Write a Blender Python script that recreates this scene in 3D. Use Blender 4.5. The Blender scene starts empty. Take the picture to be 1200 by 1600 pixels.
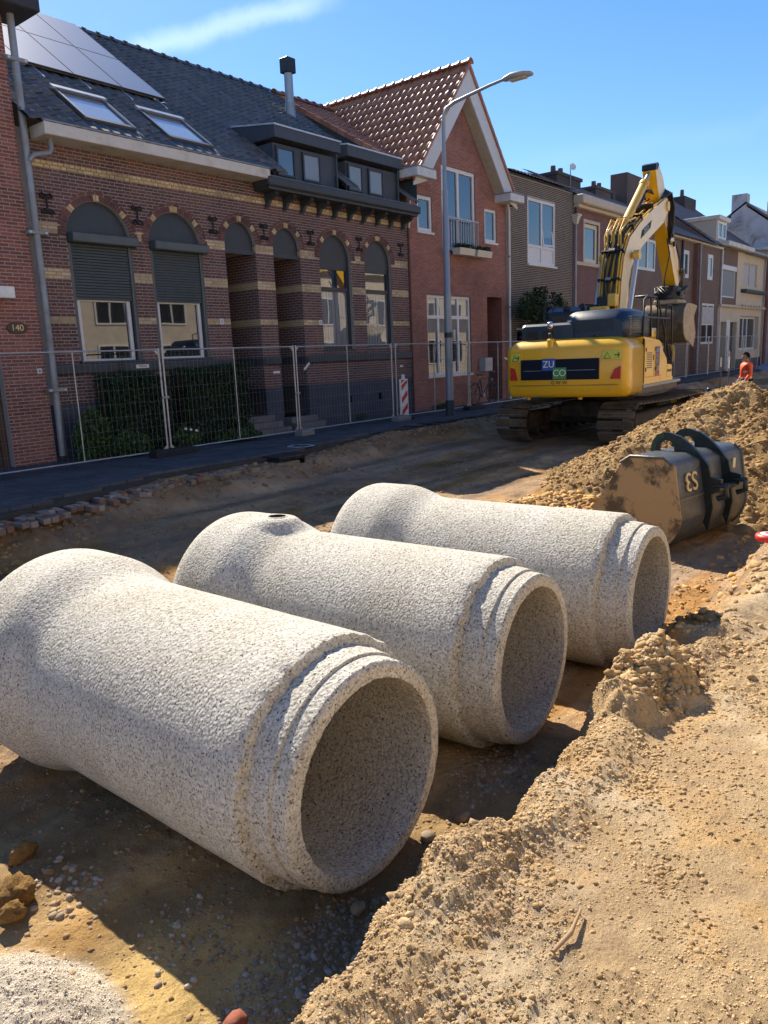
import bpy, math, random
import numpy as np
from mathutils import Vector, Matrix
random.seed(7)
rng = np.random.default_rng(11)
R = math.radians
SC = bpy.context.scene
COL = SC.collection
V = Vector

# ------------------------------------------------------------------ camera, sky, sun, exposure
cam_d = bpy.data.cameras.new('camera'); cam = bpy.data.objects.new('camera', cam_d); COL.objects.link(cam)
cam_d.sensor_fit = 'VERTICAL'; cam_d.sensor_height = 36; cam_d.lens = 1202 / 1600 * 36
cam_d.clip_start = .05; cam_d.clip_end = 3000
_p, _r, _y = R(11.4515), R(-2.4062), R(50.9687)
_f = V((math.sin(_y) * math.cos(_p), math.cos(_y) * math.cos(_p), -math.sin(_p)))
_rt = V((math.cos(_y), -math.sin(_y), 0)); _up = _rt.cross(_f)
_r2 = _rt * math.cos(_r) + _up * math.sin(_r); _u2 = _up * math.cos(_r) - _rt * math.sin(_r)
M4 = Matrix.Identity(4)
for i in range(3):
    M4[i][0] = _r2[i]; M4[i][1] = _u2[i]; M4[i][2] = -_f[i]
M4[2][3] = 1.7
cam.matrix_world = M4
SC.camera = cam
CAM = V((0, 0, 1.7))

SUN = V((.44, .98, 1.0)).normalized()
sun_el = math.asin(SUN.z); sun_az = math.atan2(SUN.x, SUN.y)
world = bpy.data.worlds.new('World'); SC.world = world; world.use_nodes = True
wt = world.node_tree; wt.nodes.clear()
wo = wt.nodes.new('ShaderNodeOutputWorld'); bg = wt.nodes.new('ShaderNodeBackground')
sky = wt.nodes.new('ShaderNodeTexSky'); sky.sky_type = 'NISHITA'; sky.sun_disc = False
sky.sun_elevation = sun_el; sky.sun_rotation = sun_az
sky.air_density = 1.0; sky.dust_density = .15; sky.ozone_density = 3.0; sky.altitude = 0
bg.inputs['Strength'].default_value = .095
# thin cirrus streaks mixed into the sky by view direction
wtc = wt.nodes.new('ShaderNodeTexCoord')
wmap = wt.nodes.new('ShaderNodeMapping'); wmap.inputs['Rotation'].default_value = (R(20), R(-30), R(35)); wmap.inputs['Scale'].default_value = (1.1, 5.5, 4.0)
wn = wt.nodes.new('ShaderNodeTexNoise'); wn.inputs['Scale'].default_value = 1.3; wn.inputs['Detail'].default_value = 8; wn.inputs['Roughness'].default_value = .62
wr = wt.nodes.new('ShaderNodeValToRGB'); wr.color_ramp.elements[0].position = .62; wr.color_ramp.elements[1].position = 1.0
wr.color_ramp.elements[0].color = (0, 0, 0, 1); wr.color_ramp.elements[1].color = (.55, .55, .55, 1)
wm = wt.nodes.new('ShaderNodeMixRGB'); wm.inputs[2].default_value = (3.0, 3.4, 3.9, 1)
whs = wt.nodes.new('ShaderNodeHueSaturation'); whs.inputs['Saturation'].default_value = 1.25; whs.inputs['Value'].default_value = 1.0
L = wt.links.new
L(wtc.outputs['Generated'], wmap.inputs['Vector']); L(wmap.outputs[0], wn.inputs['Vector']); L(wn.outputs['Fac'], wr.inputs[0])
wtint = wt.nodes.new('ShaderNodeMixRGB'); wtint.blend_type = 'MULTIPLY'; wtint.inputs[0].default_value = 1; wtint.inputs[2].default_value = (.76, .715, .76, 1)
L(sky.outputs[0], whs.inputs['Color']); L(whs.outputs[0], wtint.inputs[1]); L(wtint.outputs[0], wm.inputs[1]); L(wr.outputs[0], wm.inputs[0])
def contrail(col_in, nrm, mid, cosh, width, amt):
    d_ = wt.nodes.new('ShaderNodeVectorMath'); d_.operation = 'DOT_PRODUCT'; d_.inputs[1].default_value = nrm; L(wtc.outputs['Generated'], d_.inputs[0])
    e_ = wt.nodes.new('ShaderNodeVectorMath'); e_.operation = 'DOT_PRODUCT'; e_.inputs[1].default_value = mid; L(wtc.outputs['Generated'], e_.inputs[0])
    n_ = wt.nodes.new('ShaderNodeTexNoise'); n_.inputs['Scale'].default_value = 14; n_.inputs['Detail'].default_value = 7; n_.inputs['Roughness'].default_value = .65; L(wtc.outputs['Generated'], n_.inputs['Vector'])
    o_ = math2('SUBTRACT', n_.outputs['Fac'], .5); o_ = math2('MULTIPLY', o_, width * 1.6); o_ = math2('ABSOLUTE', math2('ADD', d_.outputs['Value'], o_))
    r_ = wt.nodes.new('ShaderNodeMapRange'); r_.inputs['From Min'].default_value = 0; r_.inputs['From Max'].default_value = width; r_.inputs['To Min'].default_value = 1; r_.inputs['To Max'].default_value = 0; r_.interpolation_type = 'SMOOTHSTEP'; L(o_, r_.inputs['Value'])
    s_ = wt.nodes.new('ShaderNodeMapRange'); s_.inputs['From Min'].default_value = cosh; s_.inputs['From Max'].default_value = 1 - (1 - cosh) * .35; L(e_.outputs['Value'], s_.inputs['Value'])
    m_ = wt.nodes.new('ShaderNodeMixRGB'); m_.inputs[2].default_value = (4.6, 5.6, 6.6, 1); L(math2('MULTIPLY', math2('MULTIPLY', r_.outputs[0], s_.outputs[0]), amt), m_.inputs[0]); L(col_in, m_.inputs[1]); return m_.outputs[0]
def math2(op, a, b=0):
    m = wt.nodes.new('ShaderNodeMath'); m.operation = op
    for i, v in ((0, a), (1, b)):
        if isinstance(v, (int, float)): m.inputs[i].default_value = v
        else: L(v, m.inputs[i])
    return m.outputs[0]
c1_ = contrail(wm.outputs[0], (0.4132, 0.0951, -0.9057), (0.619, 0.7002, 0.3559), 0.9899, .019, .40); c2_ = contrail(c1_, (0.2162, 0.0487, -0.9751), (0.9121, 0.3463, 0.2195), 0.9877, .02, .04)
L(c2_, bg.inputs['Color']); L(bg.outputs[0], wo.inputs[0])

sd = bpy.data.lights.new('sun', 'SUN'); sd.energy = 4.0; sd.angle = R(.53); sd.color = (1.0, .90, .74)
so = bpy.data.objects.new('sun', sd); COL.objects.link(so); so.rotation_euler = SUN.to_track_quat('Z', 'Y').to_euler()
so.location = (0, 0, 30)
SC.view_settings.view_transform = 'Standard'; SC.view_settings.look = 'None'
SC.view_settings.exposure = 1.35; SC.view_settings.gamma = 1; SC.view_settings.use_curve_mapping = False
SC.cycles.max_bounces = 6; SC.cycles.diffuse_bounces = 3; SC.cycles.glossy_bounces = 3

# ------------------------------------------------------------------ materials
MATS = {}
def nodemat(name):
    m = bpy.data.materials.new(name); m.use_nodes = True
    nt = m.node_tree; b = nt.nodes['Principled BSDF']
    MATS[name] = m
    return m, nt, b
def nd(nt, t, ins=None, **kw):
    n = nt.nodes.new(t)
    for k, v in kw.items(): setattr(n, k, v)
    if ins:
        for k, v in ins.items():
            if hasattr(v, 'is_output') or isinstance(v, bpy.types.NodeSocket): nt.links.new(v, n.inputs[k])
            else: n.inputs[k].default_value = v
    return n
def ramp(nt, fac, stops, interp='LINEAR'):
    r = nt.nodes.new('ShaderNodeValToRGB'); cr = r.color_ramp; cr.interpolation = interp
    while len(cr.elements) < len(stops): cr.elements.new(.5)
    for e, (p, c) in zip(cr.elements, stops):
        e.position = p; e.color = (*c, 1) if len(c) == 3 else c
    nt.links.new(fac, r.inputs[0]); return r.outputs[0]
def mixc(nt, fac, a, b, mode='MIX'):
    m = nt.nodes.new('ShaderNodeMixRGB'); m.blend_type = mode
    for i, v in ((0, fac), (1, a), (2, b)):
        if isinstance(v, bpy.types.NodeSocket): nt.links.new(v, m.inputs[i])
        elif i == 0: m.inputs[0].default_value = v
        else: m.inputs[i].default_value = (*v, 1)
    return m.outputs[0]
def math_(nt, op, a, b=0):
    m = nt.nodes.new('ShaderNodeMath'); m.operation = op
    for i, v in ((0, a), (1, b)):
        if isinstance(v, bpy.types.NodeSocket): nt.links.new(v, m.inputs[i])
        else: m.inputs[i].default_value = v
    return m.outputs[0]
def pos(nt): return nd(nt, 'ShaderNodeNewGeometry').outputs['Position']
def island(nt):
    a = nd(nt, 'ShaderNodeNewGeometry').outputs['Random Per Island']; b = nd(nt, 'ShaderNodeObjectInfo').outputs['Random']
    return math_(nt, 'FRACT', math_(nt, 'ADD', a, b))
def noise(nt, scale, detail=4, rough=.55, vec=None, dist=0):
    n = nd(nt, 'ShaderNodeTexNoise', {'Scale': scale, 'Detail': detail, 'Roughness': rough, 'Distortion': dist})
    nt.links.new(vec if vec else pos(nt), n.inputs['Vector']); return n.outputs['Fac']
def bump(nt, b, h, dist, strength=1.0, prev=None):
    n = nd(nt, 'ShaderNodeBump', {'Height': h, 'Distance': dist, 'Strength': strength})
    if prev: nt.links.new(prev, n.inputs['Normal'])
    nt.links.new(n.outputs[0], b.inputs['Normal']); return n.outputs[0]
def mat(name, col, rough=.6, metal=0, var=.15, vscale=6, grain=0, gscale=60, dirt=None, dirts=3, dirtr=(.45, .7), spec=None, coat=0):
    """general surface: base colour with slow variation, optional dirt patches and fine relief"""
    if name in MATS: return MATS[name]
    m, nt, b = nodemat(name)
    n = noise(nt, vscale, 5)
    c = ramp(nt, n, [(.25, tuple(x * (1 - var) for x in col)), (.75, tuple(min(1, x * (1 + var)) for x in col))])
    if dirt:
        d = ramp(nt, noise(nt, dirts, 9, .68), [(dirtr[0], (0, 0, 0)), (dirtr[1], (1, 1, 1))])
        c = mixc(nt, d, c, dirt)
        rr = nd(nt, 'ShaderNodeMapRange', {'Value': d, 'To Min': rough, 'To Max': .85}); nt.links.new(rr.outputs[0], b.inputs['Roughness'])
    nt.links.new(c, b.inputs['Base Color'])
    if not dirt:
        rr = nd(nt, 'ShaderNodeMapRange', {'Value': noise(nt, vscale * 3, 4), 'To Min': max(0, rough - .08), 'To Max': min(1, rough + .1)}); nt.links.new(rr.outputs[0], b.inputs['Roughness'])
    b.inputs['Metallic'].default_value = metal
    if spec is not None: b.inputs['Specular IOR Level'].default_value = spec
    if coat: b.inputs['Coat Weight'].default_value = coat; b.inputs['Coat Roughness'].default_value = .12
    if grain: bump(nt, b, noise(nt, gscale, 5, .6), grain)
    return m
def brickmat(name, cols, rough=.75, grain=.002):
    if name in ('red_brick', 'purple_brick', 'yellow_brick', 'salmon_brick', 'dark_brown_brick'): cols = [tuple(x * 1.35 for x in c) for c in cols]
    m, nt, b = nodemat(name)
    k = len(cols)
    c = ramp(nt, island(nt), [(i / k, c) for i, c in enumerate(cols)], 'CONSTANT')
    n = noise(nt, 40, 6, .65)
    c = mixc(nt, .55, c, ramp(nt, n, [(.3, (.62, .62, .62)), (.7, (1.25, 1.22, 1.2))]), 'MULTIPLY')
    st = ramp(nt, noise(nt, .9, 8, .68), [(.36, (.60, .60, .63)), (.5, (.95, .94, .93)), (.66, (1.16, 1.13, 1.08))])
    c = mixc(nt, .8, c, st, 'MULTIPLY')
    nt.links.new(c, b.inputs['Base Color']); b.inputs['Roughness'].default_value = rough
    b.inputs['Specular IOR Level'].default_value = .3
    bump(nt, b, n, grain)
    return m
def wallbrick(name, c1, c2, mortar, bw=.222, bh=.0625, ms=.011, axis='XZ', k=1.35):
    """brick pattern as material for surfaces too far away to pick the bricks apart"""
    c1, c2 = tuple(x * k for x in c1), tuple(x * k for x in c2)
    m, nt, b = nodemat(name)
    sx = nd(nt, 'ShaderNodeSeparateXYZ', {'Vector': pos(nt)})
    cx = nd(nt, 'ShaderNodeCombineXYZ')
    if axis == 'XZ': nt.links.new(math_(nt, 'ADD', sx.outputs[0], sx.outputs[1]), cx.inputs[0])
    nt.links.new(sx.outputs[2], cx.inputs[1])
    t = nd(nt, 'ShaderNodeTexBrick', {'Vector': cx.outputs[0], 'Color1': (*c1, 1), 'Color2': (*c2, 1), 'Mortar': (*mortar, 1), 'Scale': 1.0, 'Mortar Size': ms, 'Brick Width': bw, 'Row Height': bh, 'Mortar Smooth': .1, 'Bias': -.1})
    c = mixc(nt, .6, t.outputs['Color'], ramp(nt, noise(nt, 1.3, 8, .65), [(.3, (.62, .62, .64)), (.7, (1.12, 1.1, 1.08))]), 'MULTIPLY')
    nt.links.new(c, b.inputs['Base Color']); b.inputs['Roughness'].default_value = .8
    bump(nt, b, math_(nt, 'SUBTRACT', 1, t.outputs['Fac']), .006)
    return m
def glassmat(name, base=(.015, .018, .02), curtain=None, ior=1.75):
    m, nt, b = nodemat(name)
    b.inputs['Roughness'].default_value = .02; b.inputs['IOR'].default_value = ior; b.inputs['Specular IOR Level'].default_value = .75
    if curtain:
        sx = nd(nt, 'ShaderNodeSeparateXYZ', {'Vector': pos(nt)})
        w = nd(nt, 'ShaderNodeTexNoise', {'Scale': 22.0, 'Detail': 3.0}, noise_dimensions='1D'); nt.links.new(sx.outputs[0], w.inputs['W'])
        c = ramp(nt, w.outputs['Fac'], [(.35, tuple(x * .45 for x in curtain)), (.65, curtain)])
        nt.links.new(c, b.inputs['Base Color'])
    else: b.inputs['Base Color'].default_value = (*base, 1)
    bump(nt, b, noise(nt, 1.2, 1, .4), .0012)
    return m

# ------------------------------------------------------------------ mesh building
class MB:
    """collects shapes, builds ONE mesh object"""
    def __init__(s, mx=None): s.v = []; s.f = []; s.mi = []; s.sm = []; s.m = mx
    def add(s, vs, fs, mi=0, smooth=False):
        o = len(s.v)
        if s.m is not None: vs = [s.m @ V(v) for v in vs]
        s.v.extend(tuple(v) for v in vs)
        for f in fs: s.f.append([i + o for i in f]); s.mi.append(mi); s.sm.append(smooth)
        return s
    def box(s, x0, x1, y0, y1, z0, z1, mi=0, bev=0):
        if bev > 0: return s.bbox((x0, y0, z0), (x1, y1, z1), bev, mi)
        vs = [(x0, y0, z0), (x1, y0, z0), (x1, y1, z0), (x0, y1, z0), (x0, y0, z1), (x1, y0, z1), (x1, y1, z1), (x0, y1, z1)]
        return s.add(vs, [(0, 3, 2, 1), (4, 5, 6, 7), (0, 1, 5, 4), (1, 2, 6, 5), (2, 3, 7, 6), (3, 0, 4, 7)], mi)
    def bbox(s, a, b, bev, mi=0):
        x0, y0, z0 = a; x1, y1, z1 = b; e = min(bev, (x1 - x0) * .45, (y1 - y0) * .45, (z1 - z0) * .45)
        def ring(xa, xb, ya, yb, z, c): return [(xa + c, ya, z), (xb - c, ya, z), (xb, ya + c, z), (xb, yb - c, z), (xb - c, yb, z), (xa + c, yb, z), (xa, yb - c, z), (xa, ya + c, z)]
        rs = [ring(x0 + e, x1 - e, y0 + e, y1 - e, z0, e * .3), ring(x0, x1, y0, y1, z0 + e, e), ring(x0, x1, y0, y1, z1 - e, e), ring(x0 + e, x1 - e, y0 + e, y1 - e, z1, e * .3)]
        return s.loft(rs, mi)
    def ob(s, c, ax, ay, az, mi=0):
        """oriented box: centre and three half-axis vectors"""
        c, ax, ay, az = V(c), V(ax), V(ay), V(az)
        vs = [c + i * ax + j * ay + k * az for k in (-1, 1) for j in (-1, 1) for i in (-1, 1)]
        return s.add(vs, [(0, 2, 3, 1), (4, 5, 7, 6), (0, 1, 5, 4), (1, 3, 7, 5), (3, 2, 6, 7), (2, 0, 4, 6)], mi)
    def loft(s, rings, mi=0, smooth=False, caps=True, close=True):
        n = len(rings[0]); vs = [p for r in rings for p in r]; fs = []
        for a in range(len(rings) - 1):
            for i in range(n if close else n - 1):
                j = (i + 1) % n; fs.append((a * n + i, a * n + j, (a + 1) * n + j, (a + 1) * n + i))
        s.add(vs, fs, mi, smooth)
        if caps:
            s.add(rings[0], [tuple(reversed(range(n)))], mi); s.add(rings[-1], [tuple(range(n))], mi)
        return s
    def cyl(s, p0, p1, r0, r1=None, n=12, mi=0, caps=True, smooth=True):
        p0, p1 = V(p0), V(p1); r1 = r0 if r1 is None else r1; d = (p1 - p0).normalized()
        a = d.orthogonal().normalized(); b = d.cross(a)
        rg = lambda p, r: [p + (a * math.cos(t) + b * math.sin(t)) * r for t in [2 * math.pi * i / n for i in range(n)]]
        return s.loft([rg(p0, r0), rg(p1, r1)], mi, smooth, caps)
    def tube(s, pts, r, n=8, mi=0, caps=True):
        pts = [V(p) for p in pts]; rr = r if isinstance(r, (list, tuple)) else [r] * len(pts)
        rings = []; prev = None
        for i, p in enumerate(pts):
            d = (pts[min(i + 1, len(pts) - 1)] - pts[max(i - 1, 0)]).normalized()
            a = d.orthogonal().normalized() if prev is None else (prev - d * prev.dot(d)).normalized()
            prev = a; b = d.cross(a)
            rings.append([p + (a * math.cos(t) + b * math.sin(t)) * rr[i] for t in [2 * math.pi * k / n for k in range(n)]])
        return s.loft(rings, mi, True, caps)
    def lathe(s, prof, o=(0, 0, 0), ax=(0, 0, 1), n=24, mi=0, closed=False):
        """prof: list of (radius, height along axis)"""
        o, d = V(o), V(ax).normalized(); a = d.orthogonal().normalized(); b = d.cross(a)
        rings = [[o + d * h + (a * math.cos(t) + b * math.sin(t)) * r for t in [2 * math.pi * i / n for i in range(n)]] for r, h in prof]
        if closed: rings.append(rings[0])
        return s.loft(rings, mi, True, False)
    def prism(s, poly, y0, y1, plane='XZ', mi=0):
        """poly in a plane, extruded along the third axis"""
        f = {'XZ': lambda p, t: (p[0], t, p[1]), 'XY': lambda p, t: (p[0], p[1], t), 'YZ': lambda p, t: (t, p[0], p[1])}[plane]
        return s.loft([[f(p, y0) for p in poly], [f(p, y1) for p in poly]], mi)
    def build(s, name, mats, parent=None, fix=True, loc=None):
        me = bpy.data.meshes.new(name)
        off = V(OFF.get(parent.name, (0, 0, 0))) if parent else V((0, 0, 0))
        if loc is not None: off = off + V(loc)
        vs = [(v[0] - off.x, v[1] - off.y, v[2] - off.z) for v in s.v] if off.length > 0 else s.v
        me.from_pydata(vs, [], s.f)
        mats = mats if isinstance(mats, (list, tuple)) else [mats]
        for m in mats: me.materials.append(m)
        me.polygons.foreach_set('material_index', s.mi); me.polygons.foreach_set('use_smooth', s.sm)
        if fix and len(s.f) < 60000:
            import bmesh
            bm = bmesh.new(); bm.from_mesh(me); bmesh.ops.recalc_face_normals(bm, faces=bm.faces); bm.to_mesh(me); bm.free()
        me.update()
        o = bpy.data.objects.new(name, me); COL.objects.link(o)
        if parent: o.parent = parent
        if loc is not None: o.location = loc
        OFF[o.name] = tuple(off)
        return o
OFF = {}
def thing(name, label, cat, loc=(0, 0, 0), rz=0, group=None, local=False):
    o = bpy.data.objects.new(name, None); COL.objects.link(o); o.empty_display_size = .2
    o.location = loc; o.rotation_euler = (0, 0, rz); o['label'] = label; o['category'] = cat
    if group: o['group'] = group
    OFF[o.name] = (0, 0, 0) if local else tuple(loc)
    return o
def tag(o, label, cat, group=None, kind=None):
    if label: o['label'] = label
    if cat: o['category'] = cat
    if group: o['group'] = group
    if kind: o['kind'] = kind
    return o
def box(name, m, parent, x0, x1, y0, y1, z0, z1, bev=0): return MB().box(x0, x1, y0, y1, z0, z1, 0, bev).build(name, m, parent)
def copy_tree(root, loc, rz=0, label=None):
    c = root.copy(); COL.objects.link(c); c.location = loc; c.rotation_euler = (0, 0, rz)
    if label: c['label'] = label
    for ch in list(root.children):
        d = ch.copy(); COL.objects.link(d); d.parent = c
        for g in list(ch.children):
            e = g.copy(); COL.objects.link(e); e.parent = d
    return c
def text(name, s, size, m, parent, mx, ext=.004, align='CENTER'):
    cu = bpy.data.curves.new(name, 'FONT'); cu.body = s; cu.size = size; cu.extrude = ext; cu.align_x = align; cu.align_y = 'CENTER'
    t = bpy.data.objects.new('tmp', cu); COL.objects.link(t)
    me = bpy.data.meshes.new_from_object(t.evaluated_get(bpy.context.evaluated_depsgraph_get()))
    bpy.data.objects.remove(t); me.name = name; me.transform(mx); me.materials.clear(); me.materials.append(m)
    o = bpy.data.objects.new(name, me); COL.objects.link(o)
    if parent:
        off = OFF.get(parent.name, (0, 0, 0)); o.parent = parent
        if V(off).length > 0: me.transform(Matrix.Translation(-V(off)))
    return o
def FACE(x, y, z, n='-Y'):
    """matrix placing text upright on a plane facing n"""
    rt = {'-Y': (1, 0, 0), '-X': (0, -1, 0), '+X': (0, 1, 0), '+Y': (-1, 0, 0)}[n]
    rt = V(rt); up = V((0, 0, 1)); nn = rt.cross(up)
    m = Matrix.Identity(4)
    for i in range(3): m[i][0] = rt[i]; m[i][1] = up[i]; m[i][2] = nn[i]; m[i][3] = (x, y, z)[i]
    return m

# ------------------------------------------------------------------ numpy noise
_T = rng.random((256, 256))
def vn(x, y, s=0):
    x = np.asarray(x, float) + s * 17.31 + 1000; y = np.asarray(y, float) + s * 9.77 + 1000
    xi = np.floor(x).astype(int); yi = np.floor(y).astype(int); fx = x - xi; fy = y - yi
    fx = fx * fx * fx * (fx * (fx * 6 - 15) + 10); fy = fy * fy * fy * (fy * (fy * 6 - 15) + 10)
    a = _T[xi & 255, yi & 255]; b = _T[(xi + 1) & 255, yi & 255]; c = _T[xi & 255, (yi + 1) & 255]; d = _T[(xi + 1) & 255, (yi + 1) & 255]
    return (a * (1 - fx) + b * fx) * (1 - fy) + (c * (1 - fx) + d * fx) * fy - .5
def fbm(x, y, f, o=4, s=0, g=.5):
    r = 0; a = 1.0
    for k in range(o): r = r + a * vn(x * f, y * f, s + k); f *= 2.03; a *= g
    return r
def rid(x, y, f, o=4, s=0, g=.5):
    r = 0; a = 1.0
    for k in range(o): r = r + a * (.5 - np.abs(vn(x * f, y * f, s + k)) * 2); f *= 2.03; a *= g
    return r
def sst(a, b, x): t = np.clip((x - a) / (b - a), 0, 1); return t * t * (3 - 2 * t)
def bil(x, y, f, s=0):
    """billowy clods"""
    return np.abs(vn(x * f, y * f, s)) * 2
# ------------------------------------------------------------------ terrain
KX = np.array([-8, 0, 3, 5.4, 7.5, 9.3, 11.8, 14.7, 18, 24, 80.])
KY = np.array([8.9, 8.9, 9.3, 9.85, 10.55, 10.45, 10.85, 11.3, 11.25, 11.3, 11.3])
def kerb(x): return np.interp(x, KX, KY)
def bank_edge(x): return 1.29 - .05 * np.exp(-((x - 2.2) / .5) ** 2) + .10 * vn(x * 1.1, x * 0, 3) + .10 * vn(x * 3.7, x * 0, 5) + .06 * vn(x * 9, x * 0, 6) + .03 * vn(x * 23, x * 0, 7)
def ground_z(x, y, fine=True):
    x = np.asarray(x, float); y = np.asarray(y, float)
    # excavated floor
    zf = -.5 + .09 * sst(7, 11, y) + .06 * sst(8, 16, x) + .03 * fbm(x, y, .5, 3, 1)
    rut = np.sin(y * 5.2 + .9 * vn(x * .35, y * .1, 9) * 3 + x * .12)
    zf = zf + .016 * rut * sst(3.2, 4.5, y) * (1 - sst(9.0, 10, y)) + .02 * fbm(x * .5, y * 2.4, 1.6, 4, 12) * sst(3, 5, y)
    rr = np.sin((x * .5 + y * 4.4) + 1.5 * vn(x * .6, y * .6, 4)) * sst(2.7, 3.3, y) * (1 - sst(4, 5, y)) * (1 - sst(1.9, 2.4, x))
    zf = zf + .034 * rr
    # slump of soil against the pavement edge
    k = kerb(x); lump = .13 + .12 * fbm(x, y, .9, 3, 21)
    sl = sst(k - .95, k - .12, y + .3 * fbm(x, y, 1.3, 3, 25))
    zf = zf + (.22 + lump * .6) * sl + sl * (1 - sl) * 4 * (.05 * rid(x, y, 2.2, 4, 27) + .03 * bil(x, y, 6, 29))
    zf = zf + .03 * fbm(x * .6, y * 1.6, 2.2, 4, 33) * sst(3, 4.5, y)
    # near bank on the right
    e = bank_edge(x)
    zb = -.015 - .09 * sst(2.6, 4.6, x) - .05 * sst(5, 8, x) - .25 * sst(11, 16, x) + .025 * fbm(x, y, .8, 3, 31)
    w = .30 + .12 * vn(x * .9, x * 0, 41) + .25 * sst(4.6, 5.4, x)
    t = 1 - sst(e, e + w, y + .07 * fbm(x, y, 5, 3, 43))
    lip = np.exp(-((y - e + .06) / .11) ** 2) * (.05 + .05 * vn(x * 2.3, x * 0, 47))
    z = zf * (1 - t) + (zb + lip) * t
    # crumbled mound before the third pipe, second crumbly lip before the first pipe
    d = np.hypot((x - 3.70) / .50, (y - 1.36) / .27) + .6 * fbm(x, y, 4.5, 4, 7)
    z = z + (.19 + .10 * bil(x, y, 9, 3) + .05 * bil(x, y, 22, 5)) * np.clip(1 - d, 0, 1) ** .8
    d = np.hypot((x - 1.95) / .42, (y - 1.33) / .2)
    z = z + (.05 + .04 * bil(x, y, 10, 8)) * np.clip(1 - d, 0, 1)
    d = np.hypot((x - 2.75) / .40, (y - 1.42) / .2)
    z = z + (.05 + .04 * bil(x, y, 10, 18)) * np.clip(1 - d, 0, 1)
    # orange spill below the bank by the third pipe
    d = np.hypot((x - 5.1) / .9, (y - 1.72) / .4)
    z = z + (.12 + .10 * bil(x, y, 7, 13)) * np.clip(1 - d, 0, 1)
    # pale sand heap at lower left
    d = np.hypot((x - .84) / .42, (y - 2.38) / .56)
    hs = np.clip(1 - d, 0, 1)
    z = z + .19 * sst(0, .8, hs) 
    # churned lit lumps in front of the big heap
    d = np.hypot((x - 7.6) / 1.9, (y - 1.35) / .5)
    z = z + (.10 + .22 * bil(x, y, 3.2, 51)) * np.clip(1.15 - d, 0, 1)
    if fine:
        a = 0
        edge = np.exp(-((y - e - w * .4) / (w * .7)) ** 2)
        z = z + edge * (.022 * rid(x, y, 4, 4, 61) + .012 * bil(x, y, 12, 66))
        crumb = sst(.0, .25, fbm(x, y, 1.7, 3, 71) + .05) * t
        z = z + .022 * fbm(x, y, 4, 5, 73) * t + .016 * np.clip(rid(x, y, 2.6, 4, 83) - .25, 0, 1) * t + crumb * (.012 * rid(x, y, 17, 3, 77) + .012 * bil(x, y, 30, 79) + .006 * bil(x, y, 61, 80))
        z = z + (1 - t) * (.016 * fbm(x, y, 6, 5, 81) + .010 * sst(0, .3, fbm(x, y, 1.4, 3, 87)) * rid(x, y, 14, 3, 88) + .006 * fbm(x, y, 30, 2, 85))
        z = z + sst(.0, .3, hs) * (.013 * rid(x, y, 30, 3, 91) + .007 * bil(x, y, 62, 92))
        # low sun-baked ribs of tyre tread on the bank
        z = z + .006 * np.sin(x * 34 + 9 * vn(x * 2, y * 2, 95)) * t * sst(.1, .3, fbm(x, y, .9, 2, 97))
        # prints of excavator tracks across the floor
        for yc, cv in ((4.4, .03), (6.9, -.02), (8.3, .015)):
            yy = y - yc - cv * (x - 6) ** 2 * .3; mask = np.exp(-(yy / .30) ** 6) * sst(-.25, .1, fbm(x, y, .6, 3, 141)) * (1 - t)
            z = z - mask * .018 + mask * .014 * np.sign(np.sin(x * 31 + yy * 1.5)) * np.abs(np.sin(x * 31 + yy * 1.5)) ** .5
    return z
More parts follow.
